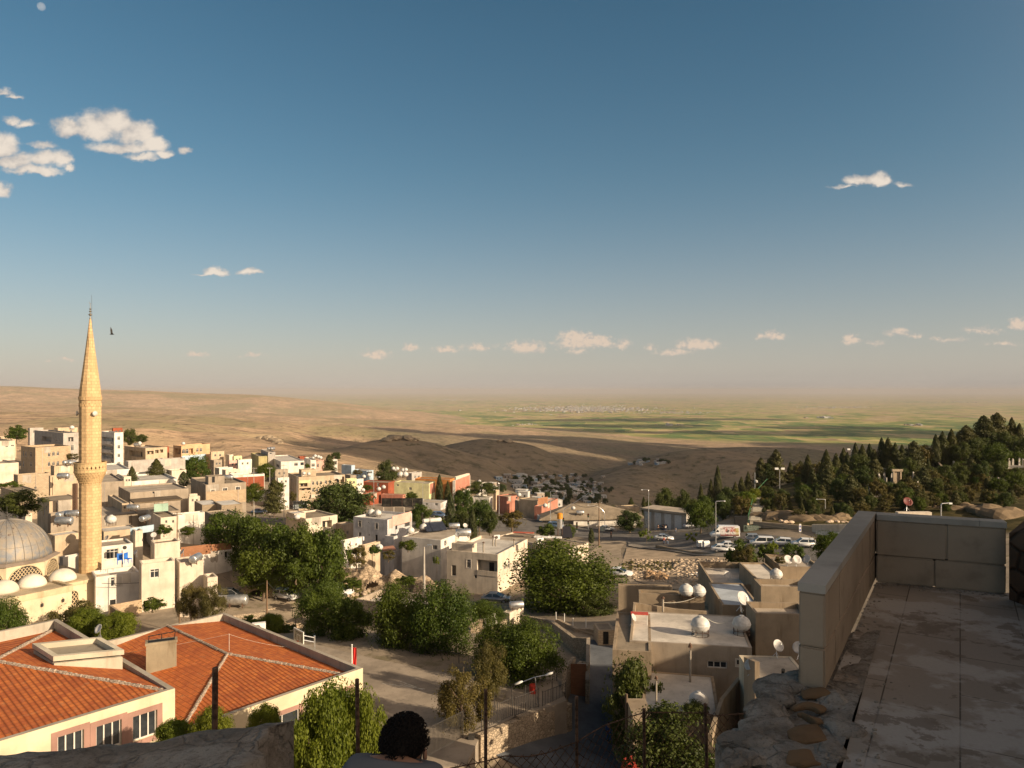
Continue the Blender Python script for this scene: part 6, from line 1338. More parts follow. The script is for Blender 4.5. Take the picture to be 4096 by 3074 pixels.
# basketball stand
def backboard():
 zf='N2';A=P(zf,785,580,66.0);B=P(zf,912,555,63.9);A2=P(zf,785,500,66.0);C_=P(zf,912,467,63.9)
 ctr=(A+C_)/2;d=(B-A);d.z=0;ang=math.atan2(d.y,d.x);w=1.8;h=1.05;zc=ctr.z
 r=empty('basketball_stand',(ctr.x,ctr.y,ZC),ang,'basketball backboard with orange hoop standing behind the school roof','basketball hoop');z=zc-ZC
 b=MB();b.box((-.9,-.02,z-.52),(.9,.02,z+.52));b.build('backboard',plaster((.40,.35,.27),.2,'board_grey'),r)
 f=MB();
 for q in(((-.92,-.03,z-.55),(.92,.03,z-.47)),((-.92,-.03,z+.47),(.92,.03,z+.55)),((-.92,-.031,z-.47),(-.84,.03,z+.47)),((.84,-.031,z-.47),(.92,.03,z+.47))):f.box(*q)
 for q in(((-.30,-.026,z-.40),(.30,-.018,z-.355)),((-.30,-.026,z+.06),(.30,-.018,z+.105)),((-.30,-.0262,z-.355),(-.255,-.018,z+.06)),((.255,-.0262,z-.355),(.30,-.018,z+.06))):f.box(*q)
 f.build('white_border',WHITE,r)
 def text(s,size,loc,par,mt,name='lettering',rot=(R(90),0,0)):
  cu=bpy.data.curves.new(name,'FONT');cu.body=s;cu.size=size;cu.align_x='CENTER';cu.align_y='CENTER';cu.extrude=.002
  o=bpy.data.objects.new(name,cu);sc.collection.objects.link(o);dg=bpy.context.evaluated_depsgraph_get();me=bpy.data.meshes.new_from_object(o.evaluated_get(dg));bpy.data.objects.remove(o);
  o=obj(name,me,mt,par);o.location=loc;o.rotation_euler=rot;return o
 globals()['text3d']=text
 text('GENÇLİK VE SPOR',.13,(0,-.025,z+.30),r,BLACK)
 for x in(-.62,.62):  # the two small flame emblems
  e=MB();
  for k in range(10):
   a0,a1=2*math.pi*k/10,2*math.pi*(k+1)/10;rr=lambda a:(.085*math.cos(a)*(1-.35*max(0,math.sin(a))),.13*math.sin(a)+.05*max(0,math.sin(a))**3)
   p,q=rr(a0),rr(a1);e.face([(x+p[0],-.024,z-.12+p[1]),(x+q[0],-.024,z-.12+q[1]),(x+q[0]*.55,-.024,z-.12+q[1]*.5),(x+p[0]*.55,-.024,z-.12+p[1]*.5)])
  e.box((x-.11,-.025,z-.32),(x+.11,-.0235,z-.30));e.build('emblem',BLACK,r)
 ho=MB();ho.path([(.225*math.cos(2*math.pi*k/16),-.03-.38+.225*math.sin(2*math.pi*k/16)+.0,z-.42)for k in range(17)],.018,5);ho.box((-.1,-.2,z-.47),(.1,-.02,z-.40));ho.build('hoop',plain((.62,.13,.03),.5),r)
 n=MB()
 for k in range(12):
  a0=2*math.pi*k/12
  for s in(1,-1):n.tube((.22*math.cos(a0),-.41+.22*math.sin(a0),z-.42),(.13*math.cos(a0+s*.5),-.41+.13*math.sin(a0+s*.5),z-.85),.008,n=3)
 n.build('net',plain((.45,.16,.08),.8),r)
 p=MB();p.tube((0,1.5,0),(0,1.5,z-.3),.08,n=8);p.tube((0,1.5,z-.5),(0,.03,z+.1),.05,n=6);p.tube((0,1.5,z-.9),(0,.03,z-.3),.05,n=6);p.build('post',STEEL,r)
backboard()
# flagpole with hanging red flag
a=P('N2',1303,765,62);a.z=ZC;r=empty('flagpole',a,0,'white flagpole with a hanging red flag beside the school','flagpole');ht=P('N2',1303,605,62).z-a.z
m=MB();m.tube((0,0,0),(0,0,ht),.06,.045,8);m.lathe([(.05,ht),(.08,ht+.05),(.02,ht+.1)],8);m.build('pole',WHITE,r)
m=MB();n=14;H_=2.2
for i in range(n):
 for j in range(6):
  f_=lambda i,j:(.08+.055*j*(1-.45*i/n)*(1+.0*i),.05*math.sin(j*1.9+i*.35),ht-.2-H_*i/n-.10*j*(i>0))
  m.face([f_(i,j),f_(i,j+1),f_(i+1,j+1),f_(i+1,j)])
m.build('red_flag',plain((.55,.02,.015),.7,0,.1,'red_cloth'),r)
# two-headed street lamp of the court, slightly leaning
r=empty('street_lamp',P('N3',1218,1470,59.2),0,'leaning galvanised lamp post with two white heads at the court railing','street lamp');t_=P('N3',1160,885,59.2)-r.location
m=MB();m.tube((0,0,0),t_,.07,.045,8);m.build('pole',STEEL,r)
m=MB();m.path([t_+Vector((-1.1,0,-.35)),t_+Vector((-.1,0,.05)),t_+Vector((.9,0,.25))],.03,6);m.build('arm',STEEL,r)
for s,(x,z_)in((-1,(-1.35,-.40)),(1,(1.1,.32))):
 m=MB();m.lathe([(.03,-.36),(.13,-.25),(.16,.1),(.10,.34),(.02,.38)],10);m.xf(Matrix.Translation(t_+Vector((x,0,z_)))@Matrix.Rotation(R(68),4,'Y')@Matrix.Diagonal((.6,1,1,1)));m.build('lamp_head',WHITE,r,smooth=True)
# red litter bin, white pallet bench, round parasol
r=empty('litter_bin',P('N3',1140,1050,61.5),0,'red litter bin with a hoop handle on the court','litter bin');m=MB();m.lathe([(.24,.1),(.30,.15),(.32,1.0),(.28,1.05)],12);m.build('bin',plain((.5,.04,.02),.5),r);m=MB();m.path([(.3*math.cos(math.pi*k/8),0,1.0+.45*math.sin(math.pi*k/8))for k in range(9)],.03,5);m.build('handle',DARKM,r)
r=empty('pallet',P('N3',775,440,87),R(20),'white slatted pallet leaning on the old yard wall','pallet')
m=MB()
for k in range(5):m.box((-.95+k*.42,-.03,0),(-.75+k*.42,.03,1.3))
for z_ in(0,1.2):m.box((-.95,-.07,z_),(.95,-.03,z_+.16))
m.xf(Matrix.Rotation(R(-14),4,'Y'));m.build('slats',WHITE,r)
for k,(x,y,D)in enumerate([(632,560,84),(684,520,86),(776,485,88)]):
 a=P('N3',x,y+40,D);m=MB();m.box((a.x-.3,a.y-.3,a.z-1),(a.x+.3,a.y+.3,a.z+2.2));m.box((a.x-.38,a.y-.38,a.z+2.2),(a.x+.38,a.y+.38,a.z+2.4));tag(m.build('stone_pillar',STN),['short stone pillar beside the round parasol in the old yard','middle short stone pillar in the old yard','short stone pillar nearest the ruined gate house'][k],'pillar','stone pillars in the old yard')
for k,(x0,y0,y1)in enumerate([(1338,320,385),(1410,332,402),(1484,370,436),(1595,372,452)]):
 m=MB();m.tube(P('N3',x0,y1,90-k*1.5),P('N3',x0,y0,90-k*1.5),.05,n=6);tag(m.build('white_post',WHITE),['first thin white post under the walnut tree, from the left','second thin white post under the walnut tree, from the left','third thin white post under the walnut tree, from the left','fourth thin white post under the walnut tree, at the right'][k],'post','white posts under the walnut tree')

# ---------------- houses on the right below the terrace ----------------
WRF=flatroof((.60,.54,.46),'white_roof');PLB=plaster((.33,.255,.175),.75,'stained_plaster');WARM=plaster((.60,.50,.36),.25,'warm_plaster')
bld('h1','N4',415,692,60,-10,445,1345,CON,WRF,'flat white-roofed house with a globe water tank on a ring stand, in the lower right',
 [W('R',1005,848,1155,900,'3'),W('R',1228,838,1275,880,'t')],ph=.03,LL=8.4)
wall('N4',[(443,402,68.6),(770,452,68.2),(1000,470,67.8)],1.1,.25,PLB,'plastered back parapet of the white-roofed house')
wall('N4',[(445,400,68.6),(414,690,60.1)],.5,.2,PLB,'low white side kerb of the white-roofed house')
wall('N4',[(1030,645,63.5),(1120,590,64.5),(1170,540,65.5)],1.0,.3,PLB,'sloping dark parapet beside the globe tank on the white roof')
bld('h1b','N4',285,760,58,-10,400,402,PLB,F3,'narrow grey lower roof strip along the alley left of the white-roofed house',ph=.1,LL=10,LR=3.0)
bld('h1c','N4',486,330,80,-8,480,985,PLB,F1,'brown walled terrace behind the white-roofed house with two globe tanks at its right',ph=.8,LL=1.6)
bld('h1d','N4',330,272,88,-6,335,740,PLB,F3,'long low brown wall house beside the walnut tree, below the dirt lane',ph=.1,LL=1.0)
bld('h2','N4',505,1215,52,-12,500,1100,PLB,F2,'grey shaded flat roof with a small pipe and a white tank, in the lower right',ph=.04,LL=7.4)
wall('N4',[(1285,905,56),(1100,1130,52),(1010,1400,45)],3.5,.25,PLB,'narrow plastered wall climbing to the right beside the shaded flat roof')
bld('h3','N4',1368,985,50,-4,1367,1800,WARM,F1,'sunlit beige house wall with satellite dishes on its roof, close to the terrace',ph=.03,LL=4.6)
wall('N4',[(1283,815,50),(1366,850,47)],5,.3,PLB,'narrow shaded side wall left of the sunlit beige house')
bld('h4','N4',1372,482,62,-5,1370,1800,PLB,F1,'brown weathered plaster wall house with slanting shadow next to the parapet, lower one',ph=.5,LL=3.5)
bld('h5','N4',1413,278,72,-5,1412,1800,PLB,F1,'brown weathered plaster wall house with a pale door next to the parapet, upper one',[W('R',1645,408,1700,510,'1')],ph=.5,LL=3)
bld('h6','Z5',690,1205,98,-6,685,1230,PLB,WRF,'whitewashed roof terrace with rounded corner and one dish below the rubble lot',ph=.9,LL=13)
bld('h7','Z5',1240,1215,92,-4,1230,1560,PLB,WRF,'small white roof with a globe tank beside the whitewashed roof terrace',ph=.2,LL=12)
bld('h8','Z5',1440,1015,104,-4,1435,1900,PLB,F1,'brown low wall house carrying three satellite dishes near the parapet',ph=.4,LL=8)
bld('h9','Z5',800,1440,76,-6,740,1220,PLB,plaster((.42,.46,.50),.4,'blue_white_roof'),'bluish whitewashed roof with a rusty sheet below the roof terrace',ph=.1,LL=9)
m=MB();a,b_,c_,d_=(P('Z5',*q)for q in((735,1300,86),(1040,1290,87),(1045,1345,83),(775,1400,81.5)))
m.face([a,b_,c_,d_][::-1]);m.face([v-Vector((0,0,.05))for v in(a,b_,c_,d_)]);tag(m.build('rusty_sheet_roof',plaster((.36,.10,.03),.9,'rusty_sheet')),'streaky rust-red corrugated sheet roof between the white roofs','sheet roof')
roofthing('tank','h1','N4',952,650,'white globe tank on a dark ring stand casting a long shadow on the white roof',0,1.55)
roofthing('tank','h1','N4',1265,640,'white globe tank standing low at the right edge of the white roof',0,1.5)
put_thing('tank',P('N4',845,372,79),0,1.55,'white globe tank, left of the pair behind the white-roofed house')
put_thing('tank',P('N4',938,378,79),0,1.55,'white globe tank, right of the pair behind the white-roofed house')
roofthing('tank','h2','N4',940,1225,'shaded white globe tank half hidden by bushes on the grey roof',0,1.35)
put_thing('tank',onz('Z5',1395,1180,BLD['h7']['zr']),0,1.6,'white globe tank on the small white roof near the parapet')
put_thing('dish',onz('N4',1530,815,BLD['h3']['zr']),25,1.35,'large grey satellite dish on the sunlit beige house, left one')
put_thing('dish',onz('N4',1700,830,BLD['h3']['zr']),-20,1.35,'large grey satellite dish on the sunlit beige house, cut by the parapet')
put_thing('dish',onz('Z5',852,1196,BLD['h6']['zr']),10,1.7,'lone satellite dish on the whitewashed roof terrace')
for k,x in enumerate((1515,1615,1745)):put_thing('dish',onz('Z5',x,1030,BLD['h8']['zr']),[15,10,-60][k],1.9,['first satellite dish from the left on the brown wall near the parapet','second satellite dish from the left on the brown wall near the parapet','third satellite dish, edge-on, on the brown wall near the parapet'][k])
put_thing('dish',P('Z5',1003,1515,72),30,2.1,'broad rusty satellite dish above the bluish roof, seen from below')
put_thing('dish',P('N4',1340,960,48.5),-70,1.2,'pale satellite dish edge-on at the corner of the shaded side wall')
put_thing('dish',P('N4',435,575,60),60,1.0,'green-grey dish at the left edge of the white roof')
roofthing('pipe','h2','N4',617,1170,'thin capped pipe at the left of the shaded grey roof',0,1).scale=(.8,.8,1.6)
roofthing('pipe','h2','N4',875,1005,'tall plastered pipe with a round cap against the shaded wall',0,1).scale=(1,1,2.4)
roofthing('pipe','h1','N4',668,470,'white chimney with a round cowl at the back parapet of the white roof',0,1.1)
r=empty('garden_table',onz('N4',490,560,BLD['h1']['zr']),R(-8),'small red-topped table with white legs on the white roof','table');m=MB();m.box((-.75,-.35,.85),(.75,.35,.92));m.build('table_top',plain((.5,.08,.05),.6),r)
for x in(-.65,.65):
 for y in(-.3,.3):m=MB();m.tube((x,y,0),(x,y,.85),.03,n=5);m.build('leg',WHITE,r)
m=MB();m.tube(P('N5',275,1142,44.8),P('N5',275,1120,44.8),.01);
r=empty('wall_lamp',P('N5',345,1115,45.6),0,'black capped pipe and round lamp sticking out of the sunlit beige wall','wall lamp');m=MB();m.tube((0,0,-.3),(-.12,-.3,.5),.12,n=8);m.build('pipe',BLACK,r);m=MB();m.lathe([(.05,-.25),(.2,-.15),(.2,.1),(.05,.2)],10,(-1.1,-.7,-.6));m.tube((-1.1,-.7,-.6),(-.9,.2,-.5),.04,n=5);m.build('lamp',plain((.5,.42,.33),.5),r)
# wire hung between the globe tanks
wire(P('N4',1010,525,61.5),P('N4',1180,530,62.5),.35,.02,'pale cable hanging between the two globe tanks',plain((.5,.47,.4),.6))
wire(P('N4',668,400,69),P('N4',950,345,78),.3,.02,'pale cable from the white chimney to the globe tanks behind',plain((.5,.47,.4),.6))
# boards, junk and wooden scaffold pole in the lower right
m=MB();m.tube(P('N4',392,1390,46),P('N4',390,1095,46),.10,n=6);tag(m.build('wooden_post',BARK),'weathered wooden post between the dark bushes and the alley','post')
m=MB();p=P('N4',430,1612,40);m.box((p.x-.4,p.y-.35,p.z-.5),(p.x+.3,p.y+.3,p.z+.1));m.xf(Matrix.Translation(p)@Matrix.Rotation(.5,4,'Z')@Matrix.Rotation(.3,4,'X')@Matrix.Translation(-p));tag(m.build('red_tarpaulin',plain((.28,.03,.015),.8)),'red cloth bundle in the shade behind the wire netting','tarpaulin')
m=MB();m.prism([(P('N4',440,1260,44).x,44.0),(P('N4',590,1260,44).x,44.0),(P('N4',590,1260,44).x,46.5),(P('N4',440,1260,44).x,46.5)],P('N4',440,1400,44).z-2,P('N4',440,1262,44).z);tag(m.build('white_shed',PLB),'low plastered block in the shade behind the netting','shed')
wall('N4',[(740,1590,38),(900,1600,37.5),(1210,1640,37)],1.6,.5,WH2,'low whitewashed wall at the bottom of the photo behind the netting')
# ---------------- far side of the road ----------------
def shed():
 A=P('Z4',1588,365,200);B=P('Z4',2060,385,192);zb=gz(A.x,A.y)-.3;d=B-A;L=d.length;ang=math.atan2(d.y,d.x);H=A.z-zb
 r=empty('garage_block',(A.x,A.y,zb),ang,'grey metal garage block with four pale roller doors behind the parked cars','garage')
 m=MB();face_panel(m,(0,0,0),(1,0,0),(0,-1,0),L,0,H-.5,[(L*(.02+.235*k),.9,L*(.02+.235*k)+L*.165,H-.9,False,.12)for k in range(4)]);m.face([(L,0,0),(L,6,0),(L,6,H-.5),(L,0,H-.5)]);m.face([(0,6,0),(0,0,0),(0,0,H-.5),(0,6,H-.5)]);m.build('walls',GRY,r)
 m=MB();m.box((-.5,-.7,H-.5),(L+.4,6.3,H));m.build('roof',F1,r)
 for k in range(4):
  x0=L*(.02+.235*k);m=MB();m.box((x0,.12,.9),(x0+L*.165,.16,H-.9));m.build('roller_door',plain((.62,.61,.60),.5,.0,.1,'pale_metal'),r)
 m=MB();m.box((-.4,-.9,-.5),(L*.12,-.1,1.3));m.build('plinth',CRM,r)
shed()
def billboards():
 A=P('Z3',625,615,212);B=P('Z3',1080,635,212);L=B.x-A.x;r=empty('billboards',(A.x,A.y,P('Z3',625,650,212).z-1.5),0,'row of four dark framed photo billboards on legs beside the road','billboard')
 z0=A.z-r.location.z-.2;z1=P('Z3',625,540,212).z-r.location.z
 t=NT('dark_photo_print');a=t.noise(.5,5,.6);mt=t.fin(t.mix(t.ss(a,.45,.7),(.018,.017,.015),(.11,.095,.075)),.4)
 for k in range(4):
  x0=L*k/4+.15;x1=L*(k+1)/4-.15;m=MB();m.box((x0,-.05,z0),(x1,.0,z1));m.build('picture',mt,r);f=MB()
  for q in(((x0-.12,-.1,z0-.12),(x1+.12,.05,z0)),((x0-.12,-.1,z1),(x1+.12,.05,z1+.12)),((x0-.12,-.1,z0),(x0,.05,z1)),((x1,-.1,z0),(x1+.12,.05,z1))):f.box(*q)
  f.build('frame',BLACK,r)
  m=MB();m.box((x0+.3,.1,0),(x0+.55,.3,z0));m.build('leg',CRM,r)
billboards()
def busstop():
 p=P('Z2',1380,945,205);r=empty('bus_shelter',p,R(10),'small glass bus shelter with curved roof on the road among the trees','bus shelter');m=MB()
 m.box((-2,-.7,2.3),(2.1,.9,2.42));m.build('roof',DARKM,r)
 for x in(-1.9,0,1.9):m=MB();m.box((x,.7,0),(x+.08,.8,2.3));m.build('post',STEEL,r)
 m=MB();m.box((-1.82,.74,.3),(1.9,.76,2.1));m.build('glass_panel',plain((.35,.38,.38),.15,0,.1,'glass_grey'),r);m=MB();m.box((1.95,-.6,.3),(2.03,.6,2.1));m.build('advert_panel',WHITE,r)
busstop()
# retaining walls along the road
wall('Z5',[(60,778,163),(430,845,152),(860,885,143),(1100,930,136)],2.2,.4,PLB,'brown retaining wall between the road and the rubble lot')
wall('Z5',[(1140,515,161),(1790,570,152)],None,.5,STN,'long rough stone wall with put-log holes beside the parked cars')
wall('Z5',[(1790,550,151.5),(2300,545,144)],None,.5,CRM,'pale plastered wall right of the long stone wall')
wall('Z5',[(1840,625,150),(2150,640,146)],3.2,-.3,WH2,'white painted lower wall right of the long stone wall')
wall('Z5',[(940,510,165),(1075,540,162)],None,.6,BEI,'sloping-topped wall with a dark arched gateway behind the white van')
m=MB();a=P('Z5',1000,640,161);m.prism([(a.x-1.3,a.y-.05),(a.x+1.3,a.y-.35),(a.x+1.3,a.y+.1),(a.x-1.3,a.y+.3)],a.z-2.5,a.z+3.6);tag(m.build('arched_gateway',BLACK),'dark gateway opening behind the white van','gateway')
# green sign on two posts
a=P('Z5',1118,595,159);r=empty('notice_board',a,R(-8),'grey-green notice board with pale lettering on the stone wall','sign');r.scale=(.42,)*3;m=MB();m.box((-3.7,-.2,-1.6),(3.7,-.1,1.7));m.build('panel',plain((.10,.13,.10),.6),r)
text3d('MARDİN BÜYÜKŞEHİR',.8,(.6,-.22,.85),r,plain((.45,.47,.38),.6));text3d('BELEDİYESİ',.8,(.6,-.22,-.05),r,plain((.45,.47,.38),.6));text3d('MEZARLIĞI',.8,(.6,-.22,-.95),r,plain((.45,.47,.38),.6))
m=MB();m.box((-3.3,-.23,-.5),(-2.2,-.2,1.1));m.build('emblem',plain((.02,.03,.02),.6),r)
for x in(-2.6,2.6):m=MB();m.tube((x,-.15,-9),(x,-.15,-1.6),.14,n=6);m.build('post',RUST,r)
# railing with red posts along the far side of the road
for k,(a,b_)in enumerate([((270,500,228),(600,520,222)),((600,520,222),(960,555,214)),((960,555,214),(1280,600,207))]):
 railing(P('Z4',*a),P('Z4',*b_),1.3,1.2,['steel road railing with rusty red posts, left section','steel road railing with rusty red posts, middle section','steel road railing with rusty red posts, right section'][k],posts=3.4,mt=plain((.30,.13,.07),.6))
# low-pitched roof house by the road
def pitched():
 A=P('Z4',815,490,212);r=empty('pitched_house',(A.x,A.y,gz(A.x,A.y)-.5),R(8),'low house with a dark shallow pitched roof and white wall beside the road','house');H=A.z-r.location.z
 m=MB();L=20;m.box((0,0,0),(L,7,H));m.box((-9,2,0),(0,9,H));m.build('walls',WHT,r)
 m=MB();
 m.face([(-10,-.0,H+.1),(L*.25,-.8,H+.05),(L+1,-.8,H+.2),(L*.45,6.5,H+3.4),(L*.05,8,H+3.2)]);m.face([(L+1,-.8,H+.2),(L+1,8,H+.2),(L*.45,6.5,H+3.4)]);m.face([(-10,0,H+.1),(L*.05,8,H+3.2),(-8,9,H+.3)]);m.face([(-10,0,H+.1),(L*.25,-.8,H+.05),(L+1,-.8,H+.2),(L+1,-.78,H-.2),(L*.25,-.78,H-.3),(-10,.02,H-.2)][::-1]);m.build('roof',F3,r)
 put_thing('drum',Vector((A.x+2,A.y+1.5,A.z+.9)),5,1.4,'long silver drum on the pitched roof beside the road')
pitched()
bld('z4h','Z4',1310,360,235,12,1262,1540,BEI,F3,'ruined low beige building above the bushes left of the garage block',ph=.3)
# stairs up through the cemetery
def stairs():
 A=P('Z5',1170,505,166);B=P('Z5',1222,245,203);r=empty('stone_stairs',A,0,'long flight of stone steps climbing into the cemetery between shrubs','stairs');n=22;m=MB();d=B-A
 for k in range(n):
  c=d*(k/n);w=1.3;m.box((c.x-w,c.y,c.z-2.5),(c.x+w,c.y+d.y/n+.05,c.z+d.z/n));
  m.box((c.x-w-.02,c.y-.25,c.z+d.z/n),(c.x+w+.02,c.y+.25,c.z+d.z/n+.10))
 m.build('steps',flatroof((.40,.36,.29)),r);m=MB()
 m.path([(-1.7,0,1.2),(d.x-1.7,d.y,d.z+1.2),(d.x+6,d.y+12,d.z+3.5)],.07,5)
 for k in range(9):c=d*(k/8);m.tube((c.x-1.7,c.y,c.z-.5),(c.x-1.7,c.y,c.z+1.2),.05,n=4)
 m.build('green_handrail',plain((.05,.17,.06),.5),r)
stairs()

# ---------------- vehicles ----------------
CG=plain((.02,.025,.03),.08,0,.1,'car_glass',.8);TYRE=plain((.02,.02,.02),.8,0,.1,'tyre');RIM=plain((.45,.45,.45),.35,.7,.1,'rim');HL=plain((.75,.75,.72),.15,0,.05,'headlight_glass');TL=plain((.35,.02,.015),.3,0,.05,'tail_light')
CARP={'white':plain((.74,.73,.71),.25,0,.02,'white_car_paint',.6),'grey':plain((.16,.16,.165),.25,.5,.05,'grey_car_paint',.6),'silver':plain((.38,.38,.38),.3,.6,.05,'silver_car_paint',.6),'blue':plain((.10,.15,.24),.3,.3,.05,'blue_car_paint',.6)}
SHP={'sedan':dict(L=4.5,W=1.78,body=[(-2.25,.35),(-2.25,.78),(-2.15,.95),(-1.5,1.0),(1.0,.98),(2.0,.85),(2.22,.70),(2.25,.35)],cab=[(-1.75,.98),(-1.05,1.42),(.15,1.45),(1.15,.97)],wb=1.32,wr=.33),
    'hatch':dict(L=4.1,W=1.75,body=[(-2.0,.35),(-2.03,.85),(-1.95,1.02),(-1.2,1.05),(1.0,1.0),(1.9,.86),(2.05,.68),(2.07,.35)],cab=[(-1.95,1.0),(-1.6,1.50),(.25,1.54),(1.2,1.0)],wb=1.28,wr=.33),
    'suv':dict(L=4.5,W=1.85,body=[(-2.25,.42),(-2.27,1.0),(-2.15,1.12),(-1.2,1.15),(1.05,1.10),(2.0,1.0),(2.22,.80),(2.25,.42)],cab=[(-2.12,1.10),(-1.75,1.66),(.35,1.70),(1.2,1.10)],wb=1.35,wr=.38),
    'van':dict(L=4.4,W=1.8,body=[(-2.2,.38),(-2.22,1.1),(-2.18,1.15),(-1.0,1.15),(1.25,1.1),(2.0,.92),(2.18,.72),(2.2,.38)],cab=[(-2.18,1.12),(-2.08,1.80),(.60,1.82),(1.5,1.08)],wb=1.35,wr=.34),
    'truck':dict(L=6.0,W=2.05,body=[(-3.0,.45),(-3.0,1.3),(-2.99,1.35),(-1.5,1.35),(2.2,1.35),(2.75,1.15),(2.95,.85),(3.0,.45)],cab=[(-2.99,1.33),(-2.9,2.65),(1.25,2.68),(2.3,1.33)],wb=1.85,wr=.38)}
def car(shape,paint,loc,rz,label,group='parked cars and vans',scale=1.0):
 S=SHP[shape];root=empty('van' if shape in('van','truck')else 'car',loc,R(rz),label,'van' if shape in('van','truck')else 'car',group);root.scale=(scale,)*3;Wd=S['W']/2;mt=CARP[paint]
 bm=bmesh.new()
 def ring(prof,y,k=1.0):return[bm.verts.new((x,y,z))for x,z in prof]
 secs=[(-Wd,.0),(-Wd*.96,.0)];P_=S['body'];A=ring([(x*.985,z if z>.5 else z)for x,z in P_],-Wd*.99);B=ring(P_,-Wd*.88);C=ring(P_,Wd*.88);D=ring([(x*.985,z)for x,z in P_],Wd*.99)
 for a,b in((A,B),(B,C),(C,D)):
  for i in range(len(P_)):j=(i+1)%len(P_);bm.faces.new((a[i],a[j],b[j],b[i]))
 bm.faces.new(A[::-1]);bm.faces.new(D)
 bmesh.ops.recalc_face_normals(bm,faces=bm.faces[:]);bmesh.ops.bevel(bm,geom=[e for e in bm.edges if e.calc_face_angle(0)>.5],offset=.06,segments=2,affect='EDGES')
 me=bpy.data.meshes.new('body');bm.to_mesh(me);bm.free();obj('body',me,mt,root,smooth=True)
 cb=S['cab'];(x0,z0),(x1,z1),(x2,z2),(x3,z3)=cb;t=.80
 # glasshouse (dark) with painted roof and pillars
 g=MB();lo=Wd*.93;hi=Wd*.78
 q=lambda x,z,s:(x,s*(lo+(hi-lo)*(z-z0)/(z1-z0)),z)
 solid=shape=='truck'
 g.face([q(x0,z0,-1),q(x3,z3,-1),q(x2,z2,-1),q(x1,z1,-1)]);g.face([q(x0,z0,1),q(x1,z1,1),q(x2,z2,1),q(x3,z3,1)]);g.face([q(x3,z3,-1),q(x3,z3,1),q(x2,z2,1),q(x2,z2,-1)]);g.face([q(x0,z0,1),q(x0,z0,-1),q(x1,z1,-1),q(x1,z1,1)])
 g.build('windows',mt if solid else CG,root)
 r_=MB();e=.035;r_.face([(x1,-hi,z1+e),(x2,-hi,z2+e),(x2,hi,z2+e),(x1,hi,z1+e)]);r_.face([(x1-.02,-hi-.02,z1-.05),(x2+.04,-hi-.02,z2-.05),(x2,-hi,z2+e),(x1,-hi,z1+e)]);r_.face([(x2+.04,hi+.02,z2-.05),(x1-.02,hi+.02,z1-.05),(x1,hi,z1+e),(x2,hi,z2+e)]);r_.face([(x2+.04,-hi-.02,z2-.05),(x2+.04,hi+.02,z2-.05),(x2,hi,z2+e),(x2,-hi,z2+e)]);r_.face([(x1-.02,hi+.02,z1-.05),(x1-.02,-hi-.02,z1-.05),(x1,-hi,z1+e),(x1,hi,z1+e)])
 for s in(-1,1):
  for f0 in((x0,x1,0),(.0,.0,.5),(x3,x2,1)):
   if f0[2]==.5:xa=xb=(x1+x2)/2
   else:xa,xb=f0[0],f0[1]
   a_=Vector(q(xa,z0,s));b_=Vector(q(xb,z1,s));o=Vector((0,s*.012,0));w_=Vector((.05,0,0));fc=[a_-w_+o,a_+w_+o,b_+w_+o,b_-w_+o];r_.face(fc if s<0 else fc[::-1])
 r_.build('roof',mt,root)
 for x in(-S['wb'],S['wb']):
  for s in(-1,1):
   w=MB();w.lathe([(S['wr']*.7,-.11),(S['wr'],-.09),(S['wr'],.09),(S['wr']*.7,.11)],16);w.xf(Matrix.Translation((x,s*(Wd-.09),S['wr']))@Matrix.Rotation(R(90),4,'X'));wo=w.build('wheel',TYRE,root)
   h=MB();h.lathe([(S['wr']*.62,-.005),(S['wr']*.5,.01),(.04,.02)],12);h.xf(Matrix.Translation((x,s*(Wd+.02),S['wr']))@Matrix.Rotation(R(-90*s),4,'X'));h.build('rim',RIM,wo)
 xf_,xr_=P_[-2][0],P_[1][0]
 for s in(-1,1):
  m=MB();m.box((xf_-.18,s*Wd*.62-.17,P_[-2][1]-.04),(xf_+.0,s*Wd*.62+.17,P_[-2][1]+.09));m.build('headlight',HL,root)
  m=MB();m.box((xr_-.015,s*Wd*.72-.14,P_[1][1]-.12),(xr_+.1,s*Wd*.72+.14,P_[1][1]+.05));m.build('tail_light',TL,root)
  m=MB();m.box((x3-.35,s*(Wd+.02)-.08,z0+.02),(x3-.15,s*(Wd+.02)+.08,z0+.18));m.build('mirror',mt,root)
 if solid:
  w=MB()
  for s in(-1,1):w.face([(1.35,s*(lo+.012-.02),1.45),(2.1,s*(lo+.008),1.42),(1.5,s*(hi+.045),2.2),(1.35,s*(hi+.045),2.2)]if s>0 else[(1.35,s*(hi+.045),2.2),(1.5,s*(hi+.045),2.2),(2.1,s*(lo+.008),1.42),(1.35,s*(lo-.008),1.45)])
  w.face([(2.24,-lo+.15,1.45),(2.24,lo-.15,1.45),(1.55,hi-.1,2.35),(1.55,-hi+.1,2.35)]);w.build('cab_windows',CG,root)
 return root
def on_g(zf,x,y,D,lift=.1):
 p=P(zf,x,y,D);p.z=gz(p.x,p.y)+lift
 # slide along the sight line until the ground is met at that pixel
 k=(HY-src(zf,x,y)[1])/F;best=D
 for d in np.linspace(D*.86,D*1.14,57):
  q=P(zf,x,y,d)
  if abs(gz(q.x,q.y)+lift-q.z)<abs(p.z-P(zf,x,y,best).z):best=d;p=Vector((q.x,q.y,gz(q.x,q.y)+lift))
 return p
